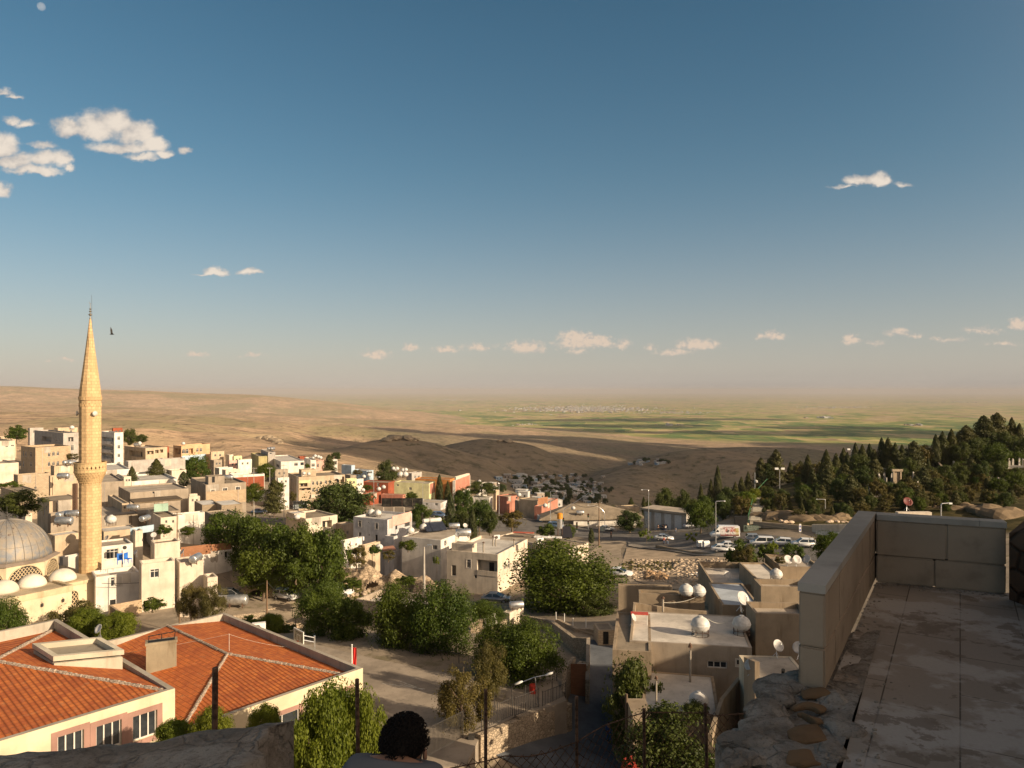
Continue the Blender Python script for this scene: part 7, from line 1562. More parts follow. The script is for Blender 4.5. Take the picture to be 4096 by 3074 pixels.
CARS=[('sedan','white','Z4',1180,622,203,6,'white sedan driving on the road below the traffic lights'),('sedan','white','Z4',1815,722,172,-12,'white sedan on the road beside the two walking people'),
 ('hatch','white','Z4',1705,560,196,68,'white hatchback parked furthest left in front of the garage block'),('hatch','white','Z4',1815,545,200,72,'white hatchback parked second from the left in front of the garage block'),('van','white','Z4',1950,555,198,62,'small white van parked third before the garage block'),('sedan','white','Z4',2125,590,190,10,'white sedan parked under the round tree beside the garage block'),('sedan','grey','Z4',1850,600,187,0,'dark grey sedan parked with people standing around it'),
 ('truck','white','Z5',825,700,156,176,'white delivery van with a colourful food picture on its side'),('hatch','silver','Z5',1170,740,150,-8,'silver hatchback parked at the foot of the long stone wall'),('van','white','Z5',1235,790,140,172,'white minivan parked behind the bushes'),('hatch','white','Z5',1455,785,141,160,'white hatchback seen from behind beyond the leafy bushes'),('suv','white','Z5',1700,805,136,170,'white estate car parked nearest the plastered wall'),
 ('sedan','white','Z5',805,850,139,-8,'white sedan parked at the near kerb, front one of two'),('sedan','white','Z5',885,815,144,-8,'white sedan parked at the near kerb, half hidden behind the front one'),
 ('sedan','white','Z4',1320,1125,131,-22,'white car half hidden behind the walnut tree on the dirt lane'),('suv','grey','N2',805,100,142,-6,'grey sport utility car parked on the dirt yard'),('hatch','white','N2',740,218,127,-25,'white hatchback facing the camera on the dirt yard'),
 ('sedan','silver','N3',825,232,108,-10,'silver car with an open door in front of the cream house'),('suv','blue','Z3',1265,748,196,-6,'light blue-white car half hidden by the trees left of the pine'),('sedan','silver','Z3',1715,815,182,30,'pale car glimpsed between the dark trees by the road'),('sedan','blue','Z2',930,850,190,10,'dark blue car parked in the shade under the big trees'),
 ('sedan','blue','Z3',955,1395,118,-30,'blue car parked in the shade beside the ruin, far one'),('sedan','blue','Z3',975,1440,114,-30,'blue car parked in the shade beside the ruin, near one'),('suv','blue','Z4',610,590,198,-8,'blue-grey car passing behind the shrubs on the main road'),('hatch','white','N2',1200,175,118,-10,'white car hidden under the trees beside the flat-roofed house'),('van','silver','N2',240,225,112,12,'pale car roof beside the steel drum on the dirt yard')]
for s_,p_,zf,x,y,D,rz,lb in CARS:
 c=car(s_,p_,on_g(zf,x,y,D,.10),rz,lb)
 if s_=='truck':
  t=NT('printed_food_picture');a=t.noise(1.6,4,.6);b=t.noise(1.1,3,.5,stretch=(1,1,2));x_,y_,z_=t.sep(t.co)
  col=t.mix(t.ss(a,.5,.6),(.62,.58,.55),(.42,.12,.10));col=t.mix(t.ss(b,.56,.62),col,(.10,.07,.06));col=t.mix(t.m('MULTIPLY',t.ss(x_,-1.5,-2.6),.8),col,(.45,.38,.10));col=t.mix(t.ss(z_,1.25,.7),col,(.16,.03,.025));mt=t.fin(col,.4)
  for s in(-1,1):
   m=MB();y0=s*(SHP['truck']['W']/2*.93+.03);y1=s*(SHP['truck']['W']/2*.82+.03);f=[(-2.75,y0,1.38),(1.1,y0,1.38),(1.0,y1,2.35),(-2.7,y1,2.35)];m.face(f if s<0 else f[::-1]);m.build('side_picture',mt,c)
   m=MB();f=[(-2.75,s*1.045,.7),(1.1,s*1.045,.7),(1.1,s*1.045,1.3),(-2.75,s*1.045,1.3)];m.face(f if s<0 else f[::-1]);m.build('lower_side_picture',mt,c)
   text3d('SAAN MARKET',.36,(-.8,s*(1.02*.80+.07),2.48),c,plain((.35,.04,.04),.5),rot=(R(97),0,0)if s<0 else(R(83),0,R(180)))

# ---------------- street lamps, lights, poles ----------------
def lampzz(zf,x,ytop,ybot,D,arm,side,label,**k):
 b=P(zf,x,ybot,D);z=gz(b.x,b.y);b.z=z;h=P(zf,x,ytop,D).z-z;return street_lamp(b,h-.25,arm,side,label,**k)
lampzz('Z4',558,180,545,208,1.6,1,'street lamp in front of the brick house, left of the traffic lights')
lampzz('Z4',1644,165,610,186,1.5,-1,'street lamp standing before the garage block')
lampzz('Z5',728,290,785,150,1.6,1,'tall street lamp in front of the white delivery van')
lampzz('Z5',1938,270,555,176,1.8,-1,'street lamp rising behind the pale plastered wall')
lampzz('Z3',1925,365,750,214,1.6,-1,'street lamp above the trees left of the valley village')
lampzz('Z3',540,300,640,205,1.4,1,'street lamp before the red houses left of the billboards')
lampzz('Z3',1082,370,600,206,1.8,1,'street lamp just right of the billboards')
lampzz('Z2',1350,560,860,205,1.6,1,'street lamp in front of the large beige arched house')
lampzz('Z4',1157,430,560,212,4.5,-1,'street lamp with a long curved arm over the junction',curved=True)
def traffic(zf,x,ytop,ybot,D,label,arm=None):
 b=P(zf,x,ybot,D);b.z=gz(b.x,b.y);h=P(zf,x,ytop,D).z-b.z;r=empty('traffic_light',b,0,label,'traffic light','traffic lights at the junction');m=MB();m.tube((0,0,0),(0,0,h),.09,.07,6);m.build('pole',STEEL,r)
 e=Vector((0,0,h-.5))
 if arm:e=Vector((arm[0],0,h+arm[1]));m=MB();m.tube((0,0,h-.4),e,.07,.05,6);m.build('arm',STEEL,r)
 for q in([e,Vector((0,-.1,h*.45))]):
  m=MB();m.box((q.x-.22,q.y-.2,q.z-.5),(q.x+.22,q.y+.1,q.z+.5));lo=m.build('signal_head',BLACK,r)
  for k,cc in enumerate(((.12,.01,.01),(.12,.09,.01),(.01,.10,.04))):m=MB();m.lathe([(.13,0),(.12,.03)],10);m.xf(Matrix.Translation((q.x,q.y-.2,q.z+.3-.3*k))@Matrix.Rotation(R(90),4,'X'));m.build('lens',plain(cc,.3),lo)
 return r
traffic('Z4',700,375,535,204,'traffic light with a long arm reaching right over the road',(7.4,4.6));traffic('Z4',850,525,600,196,'short traffic light post in the middle of the junction');traffic('Z4',975,430,575,205,'traffic light before the white wall of the pitched-roof house')
def pole(zf,x,ytop,ybot,D,label,**k):
 b=P(zf,x,ybot,D);b.z=gz(b.x,b.y)-.1;return utility_pole(b,P(zf,x,ytop,D).z-b.z,label,**k)
WOOD=flatroof((.20,.13,.08),'weathered_wood')
pole('Z3',1095,1075,1515,113,'pale concrete lamp pole in front of the large cream house',cross=False,rad=.25)
m=MB();q=P('Z3',1160,1060,113);m.tube(P('Z3',1095,1080,113),q,.05,n=5);m.box((q.x-.4,q.y-.15,q.z-.1),(q.x+.3,q.y+.15,q.z+.15));tag(m.build('lamp_head',STEEL),'old floodlight on the arm of the pale concrete pole','floodlight')
pole('N2',574,50,390,100,'tall wooden pole beside the cave mouth on the dirt yard',mt=WOOD,rad=.14,cross=False)
pole('Z4',1095,300,690,174,'wooden pole with an orange band beside the junction',mt=WOOD,rad=.16)
pole('Z2',1205,435,820,196,'concrete utility pole left of the large beige arched house');pole('Z2',1505,610,865,205,'concrete utility pole with crossarm before the arched windows');pole('Z2',1048,470,640,215,'short concrete pole with white insulators before the red house');pole('Z2',872,470,660,210,'thin pole at the corner of the red house');pole('Z6',1742,245,490,112,'wooden pole rising from a roof left of the big green trees',mt=WOOD,rad=.12);pole('Z6',1765,1120,1240,86,'short wooden pole behind the school roof',mt=WOOD,rad=.12)
wire(P('N2',574,60,100),P('N2',200,15,112),1.0,.03,'cable from the yard pole to the whitewashed yard block');wire(P('N2',574,60,100),P('N2',850,185,100),.8,.03,'cable sagging from the yard pole towards the parked hatchback')
wire(P('Z6',1000,945,94),P('Z6',1860,880,99),.3,.03,'cable crossing the white house fronts beside the minaret');wire(P('Z2',1048,500,215),P('Z2',1205,560,196),1.2,.05,'cable between the two concrete poles before the red house');wire(P('Z4',790,300,204),P('Z4',1095,330,174),1,.05,'cable hanging over the road junction')
# floodlights in the cemetery
for k,(zf,x,yt,yb,D)in enumerate([('N6',1190,370,500,262),('N6',767,485,560,215),('N6',620,505,600,205)]):
 b=P(zf,x,yb,D);b.z=gz(b.x,b.y);h=P(zf,x,yt,D).z-b.z;r=empty('floodlight_mast',b,0,['tall floodlight mast among the pointed cypresses','double-headed lamp above the cemetery stairs','thin lamp pole with a round globe above the stairs'][k],'light mast','light masts in the cemetery');m=MB();m.tube((0,0,0),(0,0,h),.12,.08,6);m.build('pole',STEEL,r)
 for s in(-1,1):m=MB();m.box((s*.9-.5,-.2,h-.1),(s*.9+.5,.2,h+.45))if k<2 else m.lathe([(.1,-.5),(.55,-.2),(.55,.2),(.1,.5)],8,(.3,0,h*.7));m.build('lamp_head',WHITE,r)
# waste containers and parking sign
for k,(x,y)in enumerate([(555,795),(620,800)]):
 b=on_g('Z5',x,y,152);r=empty('waste_container',b,R(20),['white waste container at the kerb, left one','white waste container at the kerb, right one'][k],'waste container','waste containers at the kerb');r.scale=(.75,)*3;m=MB();m.prism([(-.9,-.5),(.9,-.5),(.9,.5),(-.9,.5)],.15,1.3);m.build('bin',plain((.55,.56,.57),.5),r);m=MB();m.lathe([(.55,-.9),(.55,.9)],12);m.xf(Matrix.Translation((0,0,1.3))@Matrix.Rotation(R(90),4,'Y')@Matrix.Diagonal((1,1,1,1)));m.build('lid',WHITE,r)
b=on_g('Z5',1660,735,150);b.z+=.3;r=empty('parking_sign',b,0,'small white and blue vertical banner sign above the parked cars','sign');r.scale=(.6,.6,.5);m=MB();m.tube((0,0,0),(0,0,3.2),.05,n=5);m.build('post',STEEL,r);m=MB();m.box((-.35,-.08,3.0),(.35,-.03,6.2));m.build('panel',WHITE,r);m=MB();m.box((-.2,-.10,3.4),(.2,-.081,4.3));m.box((-.2,-.10,4.8),(.2,-.081,5.6));m.build('blue_marks',plain((.05,.08,.35),.5),r)
m=MB();p=on_g('Z4',1130,672,176);m.box((p.x-.5,p.y-.1,p.z+1.2),(p.x+.7,p.y+.1,p.z+2.4));m.tube(p,p+Vector((0,0,1.2)),.06,n=5);tag(m.build('street_sign',plain((.06,.07,.07),.5)),'small dark sign beside the wooden pole with the orange band','sign')
# ---------------- trees of the town ----------------
tree('walnut1','Z4',70,1330,775,1650,107,'huge dark walnut tree in the middle of the town','large trees')
tree('broad1','Z2',340,830,965,1560,128,'leafy green tree at the left end of the big green grove');tree('broad2','Z2',560,1130,1000,1640,122,'leafy tree in the left middle of the big green grove');tree('broad3','Z2',900,1480,1060,1700,116,'leafy tree at the centre of the big green grove');tree('broad1','Z2',1180,1720,1110,1720,113,'leafy tree right of centre in the big green grove');tree('broad2','Z2',1440,1920,1180,1730,112,'leafy tree at the right end of the big green grove')
tree('broad3','Z2',700,1250,1330,1760,112,'lower dark green tree at the foot of the big green grove');tree('olive1','Z2',1880,2130,1340,1620,118,'thin greyish bush between the grove and the ruin');tree('bush1','Z2',1180,1500,1500,1760,108,'low dark bush at the foot of the grove')
tree('dark1','Z2',1450,2160,640,1080,190,'broad dark green tree in front of the large beige arched house');tree('dark2','Z2',1480,1760,800,1080,186,'smaller dark tree left of the broad tree before the arched house')
tree('pine1','Z2',960,1235,610,1010,166,'shaggy dark pine in the middle of the left town');tree('broad1','Z2',735,975,650,890,200,'green tree in front of the red-walled house');tree('broad2','Z2',1100,1220,640,760,198,'small bright tree right of the shaggy pine');tree('olive1','Z2',1260,1345,740,870,210,'small dark tree beside the large beige arched house')
tree('dark1','Z1',-20,460,1285,1600,107,'leafy tree behind the mosque dome at the left edge');tree('bush2','Z1',10,230,1180,1290,160,'green shrub on the wall at the left edge');tree('olive2','Z1',730,865,865,965,205,'small olive tree just left of the minaret');tree('bush1','Z1',80,290,565,760,262,'round bush on the rocks at the top left of the town')
tree('conifer1','Z1',1600,1860,930,1160,205,'broad dark conifer right of the minaret');tree('conifer2','Z1',1390,1530,1010,1190,190,'dark ragged conifer close right of the minaret');tree('dark1','Z1',1350,1510,600,800,300,'dark green tree right of the white apartment block');tree('dark2','Z1',1480,1625,660,770,305,'lower dark green tree behind the long beige building');tree('cypress1','Z1',1960,2100,1070,1240,188,'dark cypress bush above the white roof terrace')
tree('broad3','Z2',90,370,325,530,252,'green tree in front of the peach and blue house');tree('bush2','Z2',20,180,390,460,260,'low green bushes under the peach and blue house');tree('broad1','Z2',890,1090,430,610,242,'green tree left of the white roof-terrace house');tree('bush1','Z2',1435,1495,430,490,290,'small round tree before the pink house');tree('pine2','Z2',1600,1810,335,525,288,'tall dark pine beside the pink house');tree('dark1','Z2',1720,1840,303,400,320,'dark tree crown behind the narrow white house');tree('olive2','Z2',1955,2080,495,570,300,'grey-green tree before the blue and white house')
tree('bush2','Z2',75,222,1120,1240,122,'round potted tree on the flat roof beside the wooden pole');tree('bush1','Z6',1535,1690,370,485,112,'green shrubs on the rooftop left of the wooden pole')
tree('dark3','Z3',560,800,130,310,318,'large dark tree against the shaded hill');tree('cypress1','Z3',1215,1315,275,500,262,'tall dark cypress in front of the orange house');tree('conifer1','Z3',1300,1415,345,500,258,'dark conifer beside the tall cypress');tree('bush2','Z3',420,530,385,460,262,'small green tree before the red house');tree('bush1','Z3',880,1030,470,560,236,'small green tree behind the billboards')
tree('cypress2','Z3',1300,1470,480,880,178,'tall columnar cypress by the road in the middle of the view');tree('broad2','Z3',1400,1620,425,700,215,'bright green tree between the cypress and the white house');tree('broad3','Z3',1580,1840,520,830,192,'spreading tree in front of the white house by the road');tree('broad1','Z3',945,1175,600,910,164,'round bright tree right of the whitewashed house');tree('dark2','Z3',1575,1900,350,520,248,'broad green tree behind the salmon house');tree('dark1','Z3',1720,1925,670,950,160,'dark tree right of the parked pale car');tree('olive1','Z3',1920,2215,680,900,165,'thin-leaved tree beside the street lamp left of the junction');tree('dark3','Z3',1380,1600,680,920,168,'dark tree at the foot of the tall cypress');tree('bush1','Z3',1180,1330,740,870,176,'dark bush under the cypress, left side');tree('cypress1','Z3',1560,1700,660,960,165,'dark cypress in front of the pale glimpsed car');tree('conifer2','Z4',285,350,300,470,232,'small conifer among the wall posts beyond the road')
tree('olive2','Z3',1575,1640,905,980,140,'small shrub at the corner of the cream stair room');tree('bush2','Z3',820,1015,1000,1130,128,'vine-like bush over the awning of the solar-heater house');tree('sapling1','Z3',1195,1280,1160,1360,116,'small bushy tree with a single trunk in front of the cream wall');tree('bush1','Z3',470,620,1060,1170,124,'green shrub behind the ruin');tree('olive1','Z3',620,780,1110,1240,120,'climbing shrub beside the ruin');tree('cypress2','Z3',80,250,870,1030,148,'dark tree between the stone house and the peach house');tree('bush2','Z3',780,1000,1400,1500,104,'green shrub below the ruin by the blue cars');tree('bush2','Z3',0,260,1290,1500,112,'green shrubs on the slope left of the ruin');tree('bush1','Z3',180,430,1420,1560,104,'grassy bush behind the flat-roofed house')
tree('bush1','Z4',410,630,545,650,186,'low round shrub by the main road, left one');tree('bush2','Z4',670,820,545,650,184,'low round shrub by the main road, right one');tree('cypress1','Z4',970,1050,590,760,158,'narrow climbing tree beside the cluttered roof house');tree('bush1','Z4',560,680,405,480,222,'bush before the long white wall beyond the road');tree('sapling1','Z4',1540,1700,600,800,172,'young tree at the kerb, left of the walking people');tree('sapling2','Z4',2055,2215,620,820,160,'young tree at the kerb, right of the walking people')
tree('dark1','Z4',1280,1600,400,620,196,'dense dark bushes left of the garage block');tree('dark2','Z4',1200,1330,350,470,225,'dark bush behind the curved road lamp');tree('broad3','Z5',400,720,265,665,172,'wide round tree at the right end of the garage block');
tree('dark2','Z4',1700,1960,165,365,230,'dark green tree behind the garage block');tree('dark3','Z4',1950,2110,180,360,228,'darker tree behind the garage block, right one');tree('conifer1','Z4',1560,1620,240,350,240,'small conifer behind the garage block');tree('conifer2','Z4',1410,1490,250,350,245,'small dark conifer left of the garage block')
tree('bush1','Z5',840,1220,735,1040,112,'large mixed bush hiding the white sedans');tree('olive1','Z5',930,1180,800,1050,108,'yellowish bush in front of the large mixed bush');tree('sapling1','Z5',1280,1460,700,960,116,'bright green young tree in front of the white minivan');tree('bush2','Z5',1465,1695,750,975,112,'dark leafy tree in front of the white estate car');tree('broad2','Z5',1780,2140,635,1010,88,'leafy tree rising behind the stone parapet');tree('bush1','Z5',1180,1330,780,960,114,'dark bush between the minivan and the young tree');tree('olive2','Z5',1370,1500,905,1010,108,'thin shrub at the wall by the satellite dishes')
# nearer trees
tree('walnut2','N2',830,1260,75,640,80,'feathery dark green tree behind the basketball board');tree('broad2','N2',1080,1470,190,640,77,'dense green tree on the left of the pair before the court fence');tree('walnut1','N2',1450,1980,95,790,74,'large loose-leaved tree in the centre before the court fence');tree('walnut2','N3',120,640,80,830,72,'large loose-leaved tree right of centre before the court fence')
tree('walnut1','N3',580,1100,450,960,66,'green acacia tree at the court corner, left one');tree('walnut2','N3',780,1370,400,960,65,'green acacia tree at the court corner, right one');tree('juniper1','N3',640,920,580,1180,60,'tall brownish-olive juniper beside the acacia');tree('juniper2','N3',300,760,790,1420,55,'shaggy olive-brown juniper hanging over the school gate')
tree('bright1','N2',760,1300,1040,1800,41,'dense bright green tree in front of the school corner, left crown');tree('bright2','N2',930,1440,945,1720,43,'dense bright green tree in front of the school corner, middle crown');tree('bright1','N2',1200,1590,1000,1750,42,'dense bright green tree in front of the school corner, right crown');tree('bright2','N2',420,700,1130,1560,44,'bright green leafy top in front of the school wall');tree('bright1','N2',-70,270,1160,1600,38,'bright green bush top above the ruined wall');tree('bright2','N1',1540,1900,1190,1600,39,'green bush top in front of the school window')
tree('olive1','N1',500,980,45,420,84,'green shrubs at the foot of the minaret, left');tree('bright1','N1',690,1010,90,420,82,'bright green shrub at the foot of the minaret, middle');tree('bright2','N1',980,1340,135,420,80,'pale leafy shrub at the foot of the minaret, right');tree('walnut2','Q1',-260,330,1290,1900,74,'leafy branches at the left edge before the mosque')
tree('juniper1','Z6',1730,2020,960,1370,82,'fluffy grey-green juniper behind the school roof, left one');tree('juniper2','Z6',1950,2230,945,1370,80,'fluffy grey-green juniper behind the school roof, right one');tree('bush1','Z6',1380,1620,1095,1230,90,'green bush along the low yard wall')
tree('bright2','N2',480,730,345,560,84,'bright bush beside the basketball board');tree('bush1','N2',330,500,355,480,88,'green bush behind the school roof edge');tree('bush2','N2',680,820,420,530,84,'yellow-green bush just left of the basketball board')
tree('walnut1','N3',560,920,235,480,88,'dark hedge tree above the old yard wall');tree('dark1','N4',225,640,820,1400,56,'dark shaded tree with yellowing leaves in the alley');tree('dark2','N4',370,1020,1230,1800,34,'dark bushes in the shade behind the wire netting');tree('dark3','N4',820,1010,1150,1300,49,'shaded shrub covering the lower globe tank');tree('bush1','N4',600,1200,1580,1800,34,'yellow-flowering shrub at the bottom edge behind the netting');tree('olive2','N3',1830,1960,720,830,72,'reddish twiggy shrub over the alley')
tree('dark3','N4',-20,300,350,560,100,'hedge under the walnut tree')

# ---------------- cemetery on the right-hand slope ----------------
rs=random.Random(77)
SK=[(400,465,640,.34,'cypress'),(205,610,720,.5,'conifer'),(95,600,700,.9,'dark'),(300,570,660,.9,'conifer'),(360,545,650,.7,'conifer'),(440,590,650,.6,'dark'),(505,560,660,.7,'conifer'),(540,530,640,.6,'conifer'),(580,500,620,.7,'conifer'),(655,420,560,1.0,'pine'),(745,370,540,.9,'pine'),(700,430,560,.9,'dark'),(830,440,560,.7,'conifer'),(880,450,560,.6,'olive'),(933,400,560,.5,'conifer'),(1000,440,560,.5,'olive'),(1042,370,560,.55,'conifer'),(1100,390,540,.55,'conifer'),(1145,360,520,.5,'conifer'),(1168,385,520,.4,'cypress'),(1215,330,520,.45,'cypress'),(1255,340,520,.55,'conifer'),(1298,335,510,.4,'cypress'),(1325,370,510,.45,'conifer'),(1370,300,500,.45,'cypress'),(1408,300,500,.5,'conifer'),(1450,330,500,.55,'conifer'),(1490,340,490,.45,'conifer'),(1560,320,500,.8,'pine'),(1605,335,480,.6,'olive'),(1690,280,480,.5,'cypress'),(1730,262,470,.45,'conifer'),(1783,250,460,.45,'conifer'),(1820,270,450,.5,'conifer'),(1870,228,450,.75,'pine'),(1900,250,440,.6,'pine'),(1975,172,430,.75,'pine'),(2052,155,410,.70,'pine'),(2140,182,400,.55,'conifer'),(2185,215,400,.45,'conifer'),(2010,260,430,.9,'dark'),(2120,270,430,.9,'dark'),(1930,300,460,.9,'dark'),(1840,330,470,.8,'dark'),
 (1240,400,560,.8,'dark'),(1330,420,560,.8,'pine'),(1150,450,600,.9,'pine'),(1050,480,620,.9,'pine'),(960,480,620,.9,'conifer'),(1260,470,600,.8,'dark'),(1340,540,660,.7,'olive'),(1185,520,690,.8,'pine'),(1110,540,680,.8,'dark'),(900,600,700,.9,'dark'),(980,600,700,.9,'conifer'),(1240,590,700,.7,'olive'),(700,590,700,.9,'dark'),(770,620,720,.9,'olive'),(620,600,690,.5,'bright'),(1540,420,540,.8,'dark'),(1620,470,600,.9,'pine'),(1665,480,600,.8,'olive'),(1740,460,580,.7,'dark'),(1830,450,570,.8,'dark'),(1900,420,540,.9,'pine'),(1960,440,570,.9,'dark'),(2040,330,490,.9,'broad'),(2060,440,560,.6,'dark'),(2160,500,620,.9,'broad'),(2200,300,450,.8,'dark'),(1700,540,650,.9,'dark'),(1570,560,660,.9,'olive'),(1490,600,700,.8,'dark'),(1780,570,670,.8,'olive'),(1880,590,690,.7,'olive'),(2000,600,700,.8,'olive'),(2100,620,720,.7,'dark'),(1400,620,720,.8,'olive'),(1300,640,730,.8,'dark'),(1600,650,740,.7,'broad'),(1750,670,740,.6,'bush'),(1440,470,560,.7,'dark'),(1410,560,640,.6,'dark'),
 (480,600,760,.8,'dark'),(430,640,790,.8,'dark'),(540,640,780,.8,'olive'),(575,620,740,.5,'bright'),(330,640,740,.9,'broad'),(250,660,740,.8,'dark'),(160,650,740,.8,'dark'),(60,650,730,.8,'dark'),(-20,670,740,.8,'dark')]
cell={}
def hit_ground(zf,x,y,D0,lo=165,hi=330):  # where the sight line through that pixel meets the slope
 Ds=np.linspace(lo,hi,90);q=P(zf,x,y,1.0);w=np.nonzero(q.z*Ds<=ground(q.x*Ds,Ds))[0]
 if len(w):return float(Ds[w[0]])
 return min(hi,max(D0,280))
for k,(x,yt,yb,wf,kd)in enumerate(SK):
 a,b_=src('N6',x,yb);D0=205+(2050-b_)*.42+rs.uniform(-8,8);D0=max(178,min(330,D0))
 if x<620:D0=205+(x<300)*15+rs.uniform(-6,6)
 h=(yb-yt);w=h*(.85 if kd in('dark','broad','olive','bright','bush')else(.75 if kd=='pine' else(.60 if kd=='conifer' else .34)))
 kd2={'olive':'olive','dark':'dark','broad':'broad','bright':'bright','bush':'bush'}.get(kd,kd)+str(1+k%2)
 nm={'cypress':'cypress','conifer':'dark conifer','pine':'ragged pine','dark':'dark green tree','olive':'brownish olive tree','broad':'green leafy tree','bright':'bright green shrub','bush':'low bush'}[kd]
 zone='beside the stone stairs' if x<700 and x>450 else('behind the garage block' if x<=450 else('on the skyline of the cemetery' if yt<400 else 'among the graves'))
 sz='tall' if h>150 else('medium' if h>115 else 'small')
 key=(sz,nm,zone);cell.setdefault(key,[]).append(None);n=len(cell[key])
 D0=hit_ground('N6',x,yb,D0);p=P('N6',x,yb,D0);z=min(gz(p.x,p.y),p.z)-.3
 ord_=['first','second','third','fourth','fifth','sixth','seventh','eighth','ninth','tenth','eleventh','twelfth'][min(n-1,11)]
 tree(kd2,'N6',x-w/2,x+w/2,yt,yb,D0,f'{ord_} {sz} {nm} {zone}','trees on the cemetery slope',z=z)
fill=random.Random(12)
for k in range(235):
 x=fill.uniform(640,2212);top=np.interp(x,[640,740,1000,1240,1500,1600,1900,2212],[470,440,470,400,390,390,300,280])
 yb=fill.uniform(top+45,np.interp(x,[640,900,1250,1500,2212],[775,795,780,735,690]));h=fill.uniform(45,95);kd=fill.choice(['dark','dark','olive','pine','olive','pine','broad','conifer'])
 D0=hit_ground('N6',x,yb,260);w=h*dict(dark=1.0,conifer=.6,pine=.8,olive=1.0,broad=1.0)[kd];p=P('N6',x,yb,D0)
 tree(kd+str(1+k%2),'N6',x-w/2,x+w/2,yb-h,yb,D0,{'dark':'one of the many rounded dark trees crowding the cemetery slope','conifer':'one of the many small dark conifers crowding the cemetery slope','pine':'one of the many ragged pines crowding the cemetery slope','olive':'one of the many brownish trees crowding the cemetery slope','broad':'one of the green leafy trees crowding the cemetery slope'}[kd],'crowded trees of the cemetery slope',z=min(gz(p.x,p.y),p.z)-.3)
# gravestones and grave frames
GS=plaster((.50,.45,.38),.4,'gravestone');GP={}
def grave(kind,x,y,label,zf='Q3',s=1.0):
 a,b_=src(zf,x,y);D0=hit_ground(zf,x,y,250);p=P(zf,x,y,D0);p.z=max(gz(p.x,p.y),p.z-.4)
 if kind in GP:o=dup(GP[kind],label=label)
 else:
  o=empty('grave');tag(o,label,'grave','graves on the slope');GP[kind]=o
  if kind=='stele':
   m=MB();m.prism([(-.28,-.1),(.28,-.1),(.28,.1),(-.28,.1)],0,1.9);m.lathe([(.30,1.9),(.24,2.15),(.05,2.3)],8,squash=.4);m.build('headstone',GS,o);m=MB();m.box((-.5,-.3,-.4),(.5,.3,.12));m.build('base',GS,o)
  elif kind=='frame':
   m=MB();m.box((-1.6,-.7,-.6),(1.6,-.5,.5));m.box((-1.6,.5,-.6),(1.6,.7,.5));m.box((-1.6,-.5,-.6),(-1.4,.5,.5));m.box((1.4,-.5,-.6),(1.6,.5,.5));m.box((-1.4,-.5,-.4),(1.4,.5,.2));m.build('kerb_frame',GS,o)
   for x_ in(-1.5,1.5):m=MB();m.box((x_-.1,-.25,.5),(x_+.1,.25,2.0));m.lathe([(.25,2.0),(.18,2.2),(.03,2.3)],8,(x_,0,0),squash=.8);m.build('headstone',GS,o)
  else:
   m=MB();m.box((-2.4,-1.6,-.8),(2.4,1.6,.35));m.build('platform',GS,o);m=MB();m.box((-1.2,-.5,.35),(1.2,.5,.9));m.build('tomb',GS,o);m=MB();m.box((-1.15,-.3,.9),(-.95,.3,2.5));m.build('headstone',GS,o)
 o.location=p;o.rotation_euler=(0,0,random.Random(int(x*7+y)).uniform(-.4,.4));o.scale=(s,s,s)
ords=['first','second','third','fourth','fifth','sixth','seventh','eighth','ninth','tenth','eleventh','twelfth','thirteenth','fourteenth','fifteenth','sixteenth','seventeenth','eighteenth','nineteenth','twentieth']
ST=[(1095,370),(1115,372),(1153,368),(1182,374),(2022,215),(2080,190),(2050,460),(2088,478),(2160,468),(2048,495),(1995,430),(1460,300),(1232,350),(600,650),(660,640),(745,650),(150,650),(405,680),(1032,745),(2075,735)]
for k,(x,y)in enumerate(ST):grave('stele',x,y,f'{ords[k]} upright pale headstone among the cemetery trees',s=1.15)
for k,(x,y)in enumerate([(580,800),(1985,700),(1150,385),(2010,640),(2120,480),(1860,600),(1440,590),(900,640),(1150,660)]):grave('frame',x,y,f'{ords[k]} kerbed grave with two headstones on the slope',s=1.3)
for k,(x,y)in enumerate([(715,765),(710,690),(380,690),(1460,490),(1470,540),(470,665),(640,490),(1480,315)]):grave('tomb',x,y,f'{ords[k]} stone tomb on a platform in the cemetery')
def cwall(pts,label):wall('Q3',pts,2.4,.5,RUB,label)
cwall([(690,490,232),(750,590,214)],'sloping dark retaining wall between two cemetery terraces, left one');cwall([(1215,375,262),(1320,490,238)],'sloping dark retaining wall between two cemetery terraces, right one');cwall([(620,480,236),(690,485,234)],'short pale wall cap in the cemetery');cwall([(900,555,222),(1030,560,220)],'old rubble wall behind the stone portal')
a=P('Q3',800,650,212);m=MB();m.box((a.x-1.2,a.y-.3,a.z-1),(a.x-.8,a.y+.3,a.z+3.4));m.box((a.x+.8,a.y-.3,a.z-1),(a.x+1.2,a.y+.3,a.z+3.4));m.box((a.x-1.5,a.y-.4,a.z+3.4),(a.x+1.5,a.y+.4,a.z+4.0));m.box((a.x-.8,a.y+.1,a.z-1),(a.x+.8,a.y+.3,a.z+3.4));tag(m.build('stone_portal',STN),'stone portal with lintel among the graves','portal')
a=P('Q3',908,955,60);d=make_dish();tag(d,'dark red satellite dish peeping over the stone parapet','satellite dish');d.location=a;d.scale=(.75,)*3
for c in kids(d):
 if c.name.startswith('reflector'):c.data.materials.clear();c.data.materials.append(plain((.13,.02,.015),.6,0,.2,'red_dish'))
for x in(1005,):
 a=P('Q3',780,962,75);b_=P('Q3',1150,990,75);m=MB();m.box((a.x,74.4,a.z-6),(b_.x,75,a.z));tag(m.build('flat_roof_edge',CRM),'pale roof edge showing just above the parapet','roof')
a=P('Q3',1290,1000,80);street_lamp(Vector((a.x,a.y,a.z-3)),4.0,.8,1,'small lamp head above the right-hand parapet',group=None)
